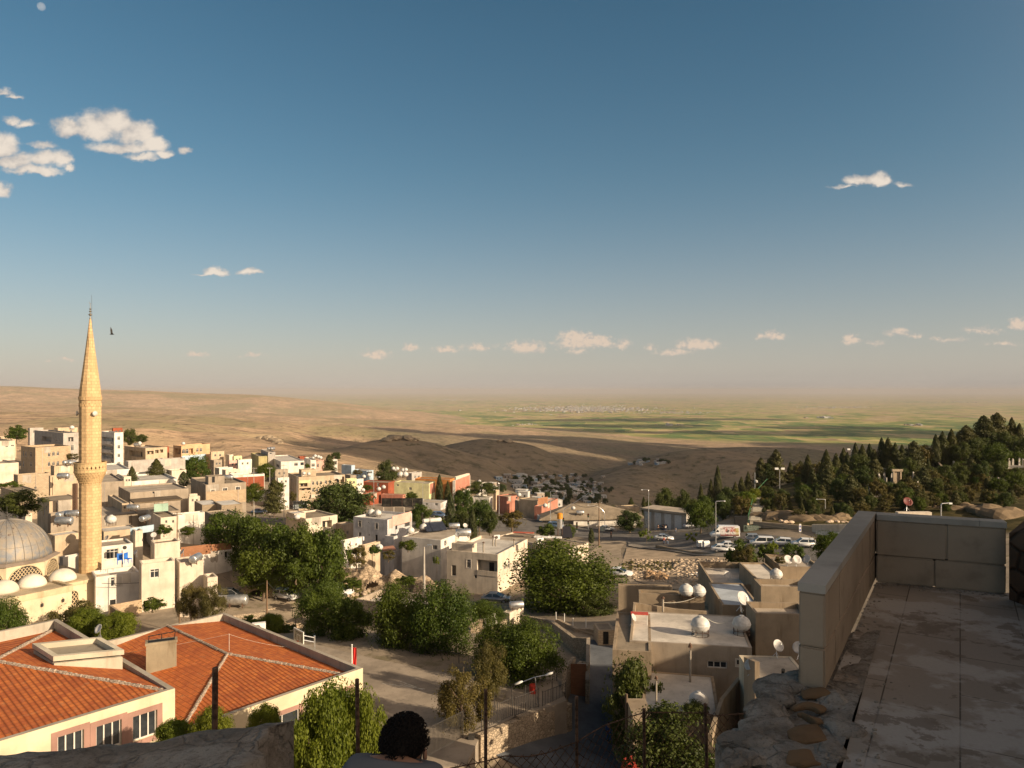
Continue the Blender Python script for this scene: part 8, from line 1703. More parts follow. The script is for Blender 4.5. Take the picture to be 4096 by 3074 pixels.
# rocks of the bank
def rock(c,s,seed,mt,label,name='boulder',group=None,flat=.7):
 b=bmesh.new();bmesh.ops.create_icosphere(b,subdivisions=3,radius=1);r=random.Random(seed);o1,o2=r.uniform(0,50),r.uniform(0,50)
 for v in b.verts:
  n=v.co.copy();d=float(fbm(np.array([n.x*1.5+o1]),np.array([n.y*1.5+n.z*1.3+o2]),4,seed%17)[0])*.9;v.co=n*(1+d)
 for v in b.verts:v.co=Vector((v.co.x*s[0],v.co.y*s[1],v.co.z*s[2]*flat))
 me=bpy.data.meshes.new(name);b.to_mesh(me);b.free();o=obj(name,me,mt,loc=c);o.rotation_euler=(0,0,r.uniform(0,6));return tag(o,label,'rock',group)
ROCK=flatroof((.36,.28,.19),'rock_face');ROCKD=flatroof((.20,.145,.09),'brown_rock')
for k,(zf,x,y,D,s)in enumerate([('Z5',1290,470,184,5),('Z5',1380,460,186,6),('Z5',1480,455,188,6),('Z5',1590,470,186,6),('Z5',1680,500,184,5),('Z5',1780,470,188,6),('Z5',1900,490,184,5),('Z5',2040,500,176,4),('Z5',2110,470,178,5),('Z5',1290,290,196,3),('Q3',1150,910,170,3),('Q3',1370,930,168,4),('Q3',1560,915,170,4),('Q3',1760,960,166,7),('Q3',1950,1000,160,7),('Q3',1450,920,170,3)]):
 p=P(zf,x,y,hit_ground(zf,x,y,D,150,235));rock(p-Vector((0,0,s*.15)),(s*.95,s*.6,s*.5),k,ROCKD,f'{ords[k]} brown rock outcrop of the bank below the cemetery, from the left','rock_outcrop','rock outcrops below the cemetery')
for k,(x,y)in enumerate([(1980,525),(2000,515),(2070,520),(2130,530),(2165,525),(1500,520),(1560,525),(1640,555),(1450,515)]):
 rock(P('Z5',x,y,158+k*.3),(.75,.55,.5),40+k,plaster((.55,.42,.30),.4,'pale_rock'),f'{ords[k]} pale boulder lying on top of the wall by the car park','boulder','boulders on the wall')
# rubble lot below the road
def scatter(name,label,n,box,mt,smin,smax,seed,zf='Z5',kind='stuff',cat=None):
 r=np.random.RandomState(seed);Vs=[];Fs=[];b=bmesh.new();bmesh.ops.create_icosphere(b,subdivisions=1,radius=1);base=np.array([tuple(v.co)for v in b.verts]);fc=np.array([[v.index for v in f.verts]for f in b.faces]);b.free();k=0
 pts=[P(*q)for q in box];
 for i in range(n):
  u,v=r.rand(2);p=(pts[0]*(1-u)+pts[1]*u)*(1-v)+(pts[3]*(1-u)+pts[2]*u)*v;s=smin+(smax-smin)*r.rand()**3;z=gz(p.x,p.y)
  q=base*(1+r.normal(0,.18,(len(base),1)))*np.array([s,s*r.uniform(.6,1),s*r.uniform(.4,.8)]);a=r.uniform(0,6.28);c_,s_=math.cos(a),math.sin(a);q=np.stack([q[:,0]*c_-q[:,1]*s_,q[:,0]*s_+q[:,1]*c_,q[:,2]],1)+np.array([p.x,p.y,z+s*.1]);Vs.append(q);Fs.append(fc+k);k+=len(base)
 o=obj(name,fast_mesh(name,np.concatenate(Vs),np.concatenate(Fs)),mt);return tag(o,label,cat,kind=kind)
DEB=flatroof((.46,.36,.26),'debris');scatter('rubble','broken stones and debris scattered over the waste lot',2400,[('Z5',-200,850,150),('Z5',860,930,138),('Z5',700,1190,112),('Z5',-200,1100,124)],DEB,.06,.5,5);scatter('rubble','heap of orange-brown broken stones in the waste lot',260,[('Z5',-40,1000,128),('Z5',160,1010,127),('Z5',170,1100,122),('Z5',-30,1090,123)],rubble((.50,.33,.19),1.5,'orange_debris'),.25,.9,6)
scatter('rubble','white rubbish bags and scraps on the waste lot',40,[('Z5',430,950,126),('Z5',680,960,125),('Z5',650,1010,122),('Z5',430,1000,123)],WHITE,.15,.55,8)
scatter('grass_tufts','dry grass and weeds on the waste lot',700,[('Z5',-300,830,146),('Z5',300,850,140),('Z5',250,990,130),('Z5',-320,1000,132)],G_OL,.12,.5,9)
scatter('grass_tufts','grass and weeds around the old ruin',900,[('Z3',150,1230,128),('Z3',650,1330,122),('Z3',560,1480,112),('Z3',0,1500,112)],G_OL,.12,.5,11);scatter('rubble','fallen stones around the old ruin and the grove',300,[('Z3',0,1200,130),('Z3',700,1300,122),('Z3',620,1460,112),('Z3',0,1420,114)],DEB,.15,.8,12)
# the ruin with two dark arches
RU=rubble((.50,.38,.26),1.6,'ruin_stone')
def ruin():
 r=empty('ruin',P('Z3',700,1400,124),R(-12),'heap of collapsed stone vaults with dark hollows beside the blue cars','ruin');z0=-4
 rs=np.random.RandomState(2);nu,nv=80,26;V=[]
 for i in range(nu+1):
  u=-9.5+19*i/nu
  for j in range(nv+1):
   t=j/nv;a=math.pi*t;env=3.3+1.6*math.exp(-((u+6)/3)**2)-1.4*max(0,(u-6)/3.5)**2+.5*math.sin(u*1.3);y=-2.6*math.cos(a);z=env*math.sin(a)**.7
   n=float(fbm(np.array([u*.9+5]),np.array([t*7.0]),5,4)[0])*1.7;V.append((u,y-n*.5,z0+z+n*.8+1.2-.9*abs(u)/9))
 V=np.array(V);i=np.arange(nu)[:,None]*(nv+1)+np.arange(nv)[None];Fq=np.stack([i,i+1,i+nv+2,i+nv+1],-1).reshape(-1,4)
 ce=V[Fq].mean(1);hole=(((ce[:,0]+1.7)/1.5)**2+((ce[:,2]-z0-2.0)/1.5)**2<1)&(ce[:,1]<0.2)|(((ce[:,0]-3.6)/1.7)**2+((ce[:,2]-z0-2.9)/1.6)**2<1)&(ce[:,1]<0.2)
 me=fast_mesh('vaults',V,Fq[~hole][:,::-1]);obj('vaults',me,RU,r)
 m=MB();m.box((-8.5,.3,z0-1),(7.5,.5,z0+3.2));m.build('inner_wall',RU,r)
ruin()
def cave(zf,x,y,D,s,label):
 r=empty('ruined_vault',P(zf,x,y,D),R(10),label,'ruin');m=MB();n=12
 for i in range(n):
  a,b_=math.pi*i/n,math.pi*(i+1)/n;k=lambda t,q:(q*math.cos(t)*1.5*s*(1+.12*math.sin(t*7)),0,q*math.sin(t)*s*(1+.15*math.sin(t*5+1)))
  for(y0,y1,q0,q1)in((0,0,1,1.55),(0,3,1.55,1.45),(0,2.4,1,1)):
   A_,B_=Vector(k(a,q0)),Vector(k(b_,q0));C_,D_=Vector(k(b_,q1)),Vector(k(a,q1));A_.y=B_.y=y0*s;C_.y=D_.y=y1*s;
   if q0==q1:C_.y=D_.y=2.4*s;
   m.face([A_,B_,C_,D_]if q0!=q1 or y0==y1 else[B_,A_,D_,C_])
 m.build('vault',RU,r);g=MB();g.box((-1.5*s,2.3*s,-.5*s),(1.5*s,2.4*s,1.1*s));g.build('dark_back',BLACK,r)
cave('N2',460,250,113,1.9,'collapsed stone vault like a cave mouth on the dirt yard');put_thing('drum',on_g('N2',318,275,110),5,1.9,'large steel drum lying on the dirt yard beside the cave mouth')
wall('N2',[(440,330,106),(700,270,110),(860,215,117),(960,215,118)],1.7,.5,RUB,'low rough stone wall along the dirt yard')
wall('N2',[(280,350,98),(560,320,100)],1.5,.4,RUB,'lower plastered wall below the cave mouth')
scatter('rubble','heap of pale stones below the dirt yard wall',120,[('N2',700,340,99),('N2',850,370,98),('N2',840,430,93),('N2',690,420,94)],RU,.2,.7,14,'N2')
wall('Z6',[(1080,1165,88),(1180,1235,84)],1.6,.25,BLC,'short end of the low yard wall behind the shrubs');wall('Z6',[(1085,1160,88.5),(1500,1085,96),(1850,1035,103)],1.8,.25,BLC,'long low block wall of the yard beside the minaret')
m=MB();pts=[onz('Z6',x,y,-28.2)for x,y in((1180,1240),(1720,1175),(1760,1330),(1290,1470),(1180,1330))];m.prism([(p.x,p.y)for p in pts][::-1],-30,-28.2);tag(m.build('yard_slab',flatroof((.30,.25,.19))),kind='structure')

# ---------------- villages in the valley and on the plain ----------------
VM=[plaster(c,.2,'village_wall')for c in((.40,.39,.37),(.48,.47,.45),(.30,.38,.46),(.34,.28,.23))];VP=[]
for k in range(4):
 r=empty('village_house');m=MB();m.box((-4,-3.2,-3),(4,3.2,3.2+.8*(k%2)));m.build('walls',VM[k],r);m=MB();m.box((-4.15,-3.35,3.2+.8*(k%2)),(4.15,3.35,3.5+.8*(k%2)));m.build('roof',F2,r)
 m=MB()
 for x in(-2,1.6):m.box((x-.6,-3.23,.3),(x+.6,-3.2,1.8))
 m.build('windows',BLACK,r);VP.append(r);tag(r,'x','house')
used=[0]*4
def vhouse(p,rz,s,k,label,group):
 o=VP[k]if not used[k]else dup(VP[k]);used[k]=1;o.location=p;o.rotation_euler=(0,0,rz);o.scale=(s,s,s);o['label']=label;o['group']=group;o['category']='house'
rv=random.Random(3)
VT=[(2000,1990,2070,60),(2230,1905,1985,0)]
for k in range(205):
 if k<170:x=rv.gauss(2285,88);y=1960+rv.gauss(0,24)+(x-2250)*.04
 elif k<188:x=rv.gauss(2090,60);y=1925+rv.gauss(0,12)
 else:x=rv.gauss(2600,38);y=1858+rv.gauss(0,5)
 if not(1960<x<2700)or y>2030 or(x>2430 and k<188):continue
 # march along the sight line to the ground
 Ds=np.geomspace(500,6000,240);q=P('S',x,y,1.0);w=np.nonzero(q.z*Ds<=ground(q.x*Ds,Ds))[0]
 if not len(w):continue
 hit=P('S',x,y,float(Ds[w[0]]))
 hit.z=gz(hit.x,hit.y);s=rv.uniform(.7,1.25)*(1 if hit.y<2000 else 1.8)
 vhouse(hit,rv.uniform(-.6,.6),s,rv.choice([0,0,1,2,3]),['small flat-roofed house in the shaded valley village','small pale flat-roofed house in the shaded valley village','small bluish house in the shaded valley village','small brown house in the shaded valley village'][0],'houses of the shaded valley village')
 if k%2==0 and hit.y<2500:
  p=hit+Vector((rv.uniform(6,14),rv.uniform(-10,10),0));p.z=gz(p.x,p.y)-.3;cm,tk=tree_proto('dark1');r=empty('village_tree',p,0,'dark tree between the houses of the shaded valley village','tree','trees of the valley village');r.scale=(9,9,8);obj('trunk',tk,None,r);obj('crown',cm,None,r)
def town_far(cx,cy,wx,wy,n,label,seed,smax=1.0):
 r=np.random.RandomState(seed);m=MB()
 for k in range(n):
  x=r.normal(cx,wx);y=cy+r.normal(0,wy);p=onz('S',x,max(y,1578),-400.0);w_,d_,h_=r.uniform(9,26,3)*np.array([1,1,.45])*smax;a=r.uniform(-.5,.5)
  q=MB();q.box((-w_/2,-d_/2,-1),(w_/2,d_/2,h_),r.randint(0,3));q.xf(Matrix.Translation(p)@Matrix.Rotation(a,4,'Z'));o=len(m.v);m.v+=q.v;m.f+=[tuple(i+o for i in f)for f in q.f];m.m+=q.m
 o=m.build('distant_town',[VM[1],VM[0],VM[3]]);return tag(o,label,'town',kind='stuff')
town_far(2330,1638,125,6,1000,'large pale town on the green plain',1,1.7);town_far(2700,1652,90,3,160,'string of houses right of the large town on the plain',2);town_far(1110,1655,40,5,70,'small village at the foot of the sunlit hills',3);town_far(3330,1631,90,2,110,'faint village on the plain at the right',4,1.4);town_far(3860,1610,130,2,120,'far hazy village on the plain at the right edge',5,1.6);town_far(1560,1693,40,3,50,'farm buildings at the edge of the green plain',6);town_far(1800,1600,60,2,60,'distant white sheds on the plain',7,2.0);town_far(2680,1702,22,1.5,14,'small farmstead on the plain beyond the shadow strip',8,1.6);town_far(3300,1673,22,1,10,'white long farm sheds on the plain at the right',9,2.4);town_far(3650,1702,22,1.5,14,'small white farm near the ploughed field',10,1.6);town_far(1090,1592,50,2,50,'tiny village on the far left plateau',11,1.6);town_far(2085,1701,30,2,18,'farm huts along the edge of the cloud shadow',12,1.2)
# rocky ribs on the sunlit hill and on the dark hill crest
for k,(x,y,D,s)in enumerate([(995,1738,1000,9),(1020,1742,990,13),(1045,1752,970,9),(1060,1760,960,14),(1078,1768,930,12),(1095,1778,900,11),(1110,1786,880,8),(1545,1765,880,9),(1575,1758,890,11),(1600,1754,895,9),(1630,1762,895,10),(1655,1772,895,7),(2000,1768,1690,12),(2035,1776,1690,14)]):
 p=P('S',x,y,D);p.z=gz(p.x,p.y)+s*.1;rock(p,(s,s*.7,s*.55),90+k,ROCK,['jagged rock rib on the sunlit hillside','jagged rock on the crest of the dark hill'][k>6],'rock_rib',['rock ribs on the sunlit hillside','rocks on the dark hill crest'][k>6])
# ---------------- roof things of the left town ----------------
def pt(kind,zf,x,y,D,label,rz=0,s=1.0):return put_thing(kind,P(zf,x,y,D),rz,s,label)
pt('drum','Z6',630,385,113,'shiny silver drum lying in front on the pale roof between dome and minaret',8,1.55);pt('drum','Z6',612,312,121,'round end of a silver drum behind the shiny one',80,1.35);pt('drum','Z6',722,298,121,'dull silver drum at the right behind the shiny one',10,1.3)
pt('drum','Z1',700,1160,157,'big grey drum on the terrace left of the minaret balcony',5,1.5);pt('drum','Z1',742,1000,180,'silver drum on the beige house left of the balcony, round end showing',70,1.3);pt('drum','Z1',795,1000,180,'second silver drum left of the balcony',70,1.2)
pt('tank','Z6',1093,375,113,'white globe tank just right of the minaret',0,1.55);pt('drum','Z6',1425,345,117,'rusty-banded round drum among rooftop clutter',80,1.2);pt('drum','Z6',1310,235,122,'long silver drum beside the pile of red and white bundles',5,1.2);pt('drum','Z6',1925,750,98,'rust-topped barrel drum on the cream block',88,1.35)
pt('dish','Z6',1060,545,104,'grey dish at the foot of the white house roof',-30,1.1);pt('dish','Z6',1510,520,108,'mesh satellite dish on the cream house roof',20,1.2);pt('dish','Z6',1345,690,98,'pale dish leaning on the terrace end wall',-40,1.1);pt('dish','Z6',1560,165,158,'satellite dish on the wall of the wide brown block house',-30,1.4);pt('dish','Z6',1805,690,99,'brown dish seen edge-on above the cream block',-50,1.2)
pt('ac','Z6',1238,615,102,'air conditioner on the white house beside the window',20,1.2);pt('ac','Z3',1900,990,124,'air conditioner box on the parapet of the large cream house',20,1.2);pt('ac','Z3',405,1000,149,'air conditioner below the left window of the whitewashed house',-30,1.2);pt('ac','Z4',440,755,130,'air conditioner on the end wall of the cluttered roof house',30,1.5);pt('ac','N2',505,490,68,'white air conditioner standing behind the school roof parapet',20,1.4)
pt('tank','Z1',796,612,262,'white tank on the grey apartment block left of the minaret',0,1.6);pt('tank','Z1',1545,780,275,'white tank on the long beige building',0,1.4);pt('drum','Z1',1520,800,275,'long silver drum on the long beige building',5,1.6);pt('tank','Z2',92,230,292,'white tank on the peach and blue house',0,1.4)
for k,(x,y)in enumerate([(1425,562),(1478,568)]):pt('tank','Z2',x,y,230,['white globe tank on the beige arched house, left one','white globe tank on the beige arched house, right one'][k],0,1.2)
for k,(x,y)in enumerate([(1550,370),(1585,378),(1610,388),(1530,388)]):pt('tank','Z2',x,y,301,ords[k]+' white globe tank on the pink house beside the dark pine',0,1.5)
for k,(x,y,s_)in enumerate([(835,312,2.2),(888,312,2.2)]):pt('tank','Z3',x,y,262,['big white globe tank on the pale yellow house, left one','big white globe tank on the pale yellow house, right one'][k],0,s_)
for k,(x,y)in enumerate([(758,235),(797,235),(780,245),(862,252),(893,248)]):pt('tank','Z3',x,y,300,ords[k]+' white tank against the shaded hill behind the yellow house',0,1.7)
for k,(x,y,D)in enumerate([(418,475,250),(595,462,250),(648,440,255),(430,320,290),(485,302,295),(1708,380,262),(2145,528,238)]):pt('tank','Z3',x,y,D,ords[k]+' small white globe tank on the coloured houses, from the left',0,1.5)
pt('tank','Z4',500,370,220,'small white globe tank beside the brick house',0,1.4);pt('tank','Z4',810,395,212,'white and orange tank behind the pitched roof',0,1.2)
roofthing('tank','z3w','Z3',513,735,'white globe tank on the whitewashed house, left one',0,1.5);roofthing('tank','z3w','Z3',585,742,'white globe tank on the whitewashed house, right one',0,1.45)
roofthing('tank','z3s','Z3',945,945,'white globe tank at the left front of the solar-heater house',0,1.6);roofthing('tank','z3s','Z3',1090,905,'white tank beside the solar heaters',0,1.6);roofthing('solar','z3s','Z3',1165,900,'solar water heater on the white house, left one',30,1.6);roofthing('solar','z3s','Z3',1235,895,'solar water heater on the white house, right one',30,1.6);roofthing('drum','z3s','Z3',1430,880,'pair-like pale drum at the back of the solar-heater house',10,1.4);pt('drum','Z3',1530,975,130,'blue-grey drum on the stair room of the large cream house',8,1.7);pt('dish','Z3',1465,985,128,'satellite dish left of the blue-grey drum',-20,1.3);pt('dish','Z3',1545,885,139,'satellite dish at the back of the solar-heater house',30,1.3)
pt('tank','Z2',1350,1060,158,'white globe tank in front of the white stair room',0,1.35);pt('drum','Z2',585,618,178,'silver drum beside the stair tower',5,1.5);pt('tank','Z3',598,1130,130,'white globe tank behind the ruin',0,1.4)
for k,(x,y)in enumerate([(1047,285),(1078,283)]):pt('drum','Z2',x,y,292,['silver drum on the grey rooftop room, left','silver drum on the grey rooftop room, right'][k],70,1.4)
# solar drum with orange cap on the cluttered roof
p=on_roof('z4c','Z4',662,690);r=empty('solar_water_heater',p,R(10),'upright tank with an orange top and black collectors on the cluttered roof','solar heater');m=MB();m.lathe([(.5,1.7),(.55,1.8),(.55,3.6)],12);m.build('tank',STEEL,r);m=MB();m.lathe([(.57,3.6),(.57,4.6),(.3,4.75)],12);m.build('orange_top',plain((.62,.26,.03),.5),r)
m=MB();m.box((-.9,-.1,0),(1.2,.1,2.6));m.xf(Matrix.Translation((1.2,-.8,0))@Matrix.Rotation(R(-45),4,'X'));m.build('collector',plain((.02,.02,.025),.2),r);m=MB();
for q in((-.4,-.4),(.4,-.4),(.4,.4),(-.4,.4)):m.tube((*q,0),(*q,1.8),.05,n=4)
m.build('stand',RUST,r)
p=on_roof('z4c','Z4',290,690);r=empty('rooftop_table',p,R(-10),'red-framed table and white sheets cluttering the flat roof','clutter');m=MB();m.box((-2.6,-.6,.85),(1.5,.6,.92));m.build('table',plain((.45,.10,.05),.7),r)
m=MB();
for k in range(9):a=k*1.3;m.box((1.6+k*.55,-.7+.3*math.sin(a),.1),(3.0+k*.5,.3+.4*math.cos(a),.25+.1*math.sin(a*2)))
m.build('sheets',WHITE,r)
# pergola and blue chairs
p=P('Z6',1550,185,126);r=empty('pergola',p,R(36),'brushwood pergola with green cloth on the low brown house','pergola');m=MB();m.box((-4,-2.5,1.0),(3.5,2.5,1.25));m.build('brushwood_roof',flatroof((.16,.12,.08)),r);m=MB();m.box((-1.0,-2.4,-.6),(1.2,-2.3,.7));m.build('green_cloth',plaster((.32,.45,.36),.4),r)
for k,(x,y)in enumerate([(1180,755),(1260,745)]):
 r=empty('garden_chair',P('Z6',x,y,97.5),R(30+k*50),['blue plastic armchair on the white terrace','second blue plastic armchair by the terrace end wall'][k],'chair','blue chairs on the terrace');bl=plain((.03,.16,.55),.5);m=MB();m.box((-.35,-.35,.55),(.35,.35,.62));m.build('seat',bl,r);m=MB();m.box((-.35,.3,.62),(.35,.38,1.35));m.build('backrest',bl,r)
 for sx in(-.32,.32):
  for sy in(-.32,.32):m=MB();m.tube((sx,sy,0),(sx*.9,sy*.9,.6),.04,n=5);m.build('leg',bl,r)
bl=plaster((.36,.47,.55),.5,'blue_sheet');m=MB();p=P('Z6',1280,410,109);q=P('Z6',1510,420,112);m.prism([(p.x,p.y),(q.x,q.y),(q.x,q.y+.1),(p.x,p.y+.1)],p.z-.9,p.z+.1);tag(m.build('blue_fence',bl),'pale blue corrugated sheet fence on a roof right of the minaret','fence')
pt('pipe','Z3',1856,1065,122,'chimney with a brown cowl on the large cream house, left one',0,1.3);pt('pipe','Z3',1886,1068,122,'chimney with a brown cowl on the large cream house, right one',0,1.3);pt('pipe','Z3',1752,1135,121,'slim chimney near the stair room of the large cream house',0,1.4);pt('pipe','Z3',2090,1080,123,'small chimney at the far right of the cream roof',0,1.1)
p=P('Z6',738,225,128);m=MB();m.box((p.x-.3,p.y-.3,p.z),(p.x+.3,p.y+.3,p.z+4.6));tag(m.build('stovepipe',RUST),'tall rusty stovepipe on the long beige stone house','chimney')

# ---------------- people ----------------
SKIN=plain((.36,.20,.13),.6,0,.05,'skin')
def skin_mesh(name,verts,edges,root=0,sub=1):
 me=bpy.data.meshes.new(name);me.from_pydata([v[:3]for v in verts],edges,[]);o=bpy.data.objects.new(name,me);sc.collection.objects.link(o)
 md=o.modifiers.new('s','SKIN');md.use_smooth_shade=True
 for i,v in enumerate(verts):me.skin_vertices[0].data[i].radius=(v[3],v[4]if len(v)>4 else v[3]);me.skin_vertices[0].data[i].use_root=(i==root)
 if sub:sb=o.modifiers.new('u','SUBSURF');sb.levels=sub;sb.render_levels=sub
 dg=bpy.context.evaluated_depsgraph_get();m2=bpy.data.meshes.new_from_object(o.evaluated_get(dg));m2.name=name;bpy.data.objects.remove(o);return m2
def walker(loc,rz,h,shirt,trousers,label,stride=.18,robe=False,group='people in the streets'):
 s=h/1.75;r=empty('person',loc,R(rz),label,'person',group);r.scale=(s,s,s)
 v=[(0,0,.95,.15,.11),(0,0,1.2,.14,.10),(0,0,1.42,.17,.10),(0,0,1.50,.06),(0,.01,1.60,.075,.085),(0,.0,1.69,.075,.09),(.20,0,1.40,.055),(.25,.03,1.14,.045),(.24,-.07,.90,.035),(.24,-.10,.80,.035,.02),(-.20,0,1.40,.055),(-.25,-.02,1.14,.045),(-.24,-.1,.92,.035),(-.24,-.12,.82,.035,.02),
   (.10,0,.86,.09),(.11,-stride*.5,.48,.065),(.11,-stride,.08,.045),(.11,-stride-.16,.04,.04,.03),(-.10,0,.86,.09),(-.11,stride*.3,.48,.065),(-.11,stride,.08,.045),(-.11,stride-.14,.04,.04,.03)]
 e=[(0,1),(1,2),(2,3),(3,4),(4,5),(2,6),(6,7),(7,8),(8,9),(2,10),(10,11),(11,12),(12,13),(0,14),(14,15),(15,16),(16,17),(0,18),(18,19),(19,20),(20,21)]
 obj('body',skin_mesh('body',v,e),SKIN,r)
 sv=[(0,0,.93,.17,.13),(0,0,1.2,.16,.12),(0,0,1.42,.18,.115),(.20,0,1.41,.07),(.255,.03,1.14,.06),(.245,-.07,.95,.05),(-.20,0,1.41,.07),(-.255,-.02,1.14,.06),(-.245,-.1,.97,.05)];obj('shirt',skin_mesh('shirt',sv,[(0,1),(1,2),(2,3),(3,4),(4,5),(2,6),(6,7),(7,8)]),shirt,r)
 if robe:m=MB();m.lathe([(.24,.08),(.22,.5),(.19,.95),(.17,1.1)],14,squash=.75);m.build('robe',trousers,r,smooth=True)
 else:tv=[(0,0,.93,.165,.125),(.10,0,.84,.10),(.11,-stride*.5,.48,.08),(.11,-stride*.95,.12,.065),(-.10,0,.84,.10),(-.11,stride*.3,.48,.08),(-.11,stride*.95,.12,.065)];obj('trousers',skin_mesh('trousers',tv,[(0,1),(1,2),(2,3),(0,4),(4,5),(5,6)]),trousers,r)
 b=bmesh.new();bmesh.ops.create_uvsphere(b,u_segments=12,v_segments=8,radius=.105,matrix=Matrix.Translation((0,.02,1.70))@Matrix.Diagonal((.95,1.05,1.0,1)))
 me=bpy.data.meshes.new('hair');b.to_mesh(me);b.free();obj('hair',me,BLACK,r,smooth=True)
 m=MB()
 for sx in(.11,-.11):y=-stride if sx>0 else stride;m.box((sx-.05,y-.2,0),(sx+.05,y+.06,.08))
 m.build('shoes',BLACK,r);return r
CL={k:plain(c,.8,0,.1,k+'_cloth')for k,c in dict(black=(.025,.022,.02),brown=(.10,.055,.035),white=(.68,.66,.62),red=(.33,.03,.02),navy=(.05,.07,.13),yellow=(.60,.36,.03),blue=(.03,.10,.30),grey=(.2,.2,.2),jeans=(.16,.22,.32)).items()}
for a_ in[('Z4',1228,700,180,40,1.78,'brown','black','man in a brown top and black trousers standing on the dirt lane corner',.05,False),('Z4',607,525,208,0,1.75,'white','white','person in a long white robe on the pavement behind the railing',.05,True),('Z4',1814,770,166,10,1.78,'red','navy','person in a red top walking on the near kerb',.12,False),('Z4',1852,775,166,-10,1.75,'black','jeans','person in a black coat walking beside the person in red',.12,False),
  ('Z4',1750,622,183,20,1.72,'black','black','person in black at the front of the dark grey parked sedan',.05,False),('Z4',1805,625,183,0,1.72,'black','navy','person in dark clothes beside the one in a white shirt',.05,False),('Z4',1832,632,182,30,1.72,'white','jeans','person in a white shirt in front of the dark grey sedan',.05,False),('Z4',1945,640,182,0,1.3,'grey','jeans','child standing right of the dark grey sedan',.05,False),('Z4',1722,578,190,0,1.72,'white','jeans','person in white between the parked hatchbacks',.05,False),
  ('N3',930,222,107,-20,1.2,'yellow','grey','child in a yellow shirt beside the silver car',.08,False),('N3',1790,1425,61.5,0,1.5,'blue','blue','person dressed all in blue walking in the shaded alley',.12,False)]:
 zf,x,y,D,rz,h,s1,s2,lb,st,rb=a_;walker(on_g(zf,x,y,D,.06)if zf!='N3' else on_g(zf,x,y,D,.1),rz,h,CL[s1],CL[s2],lb,st,rb)

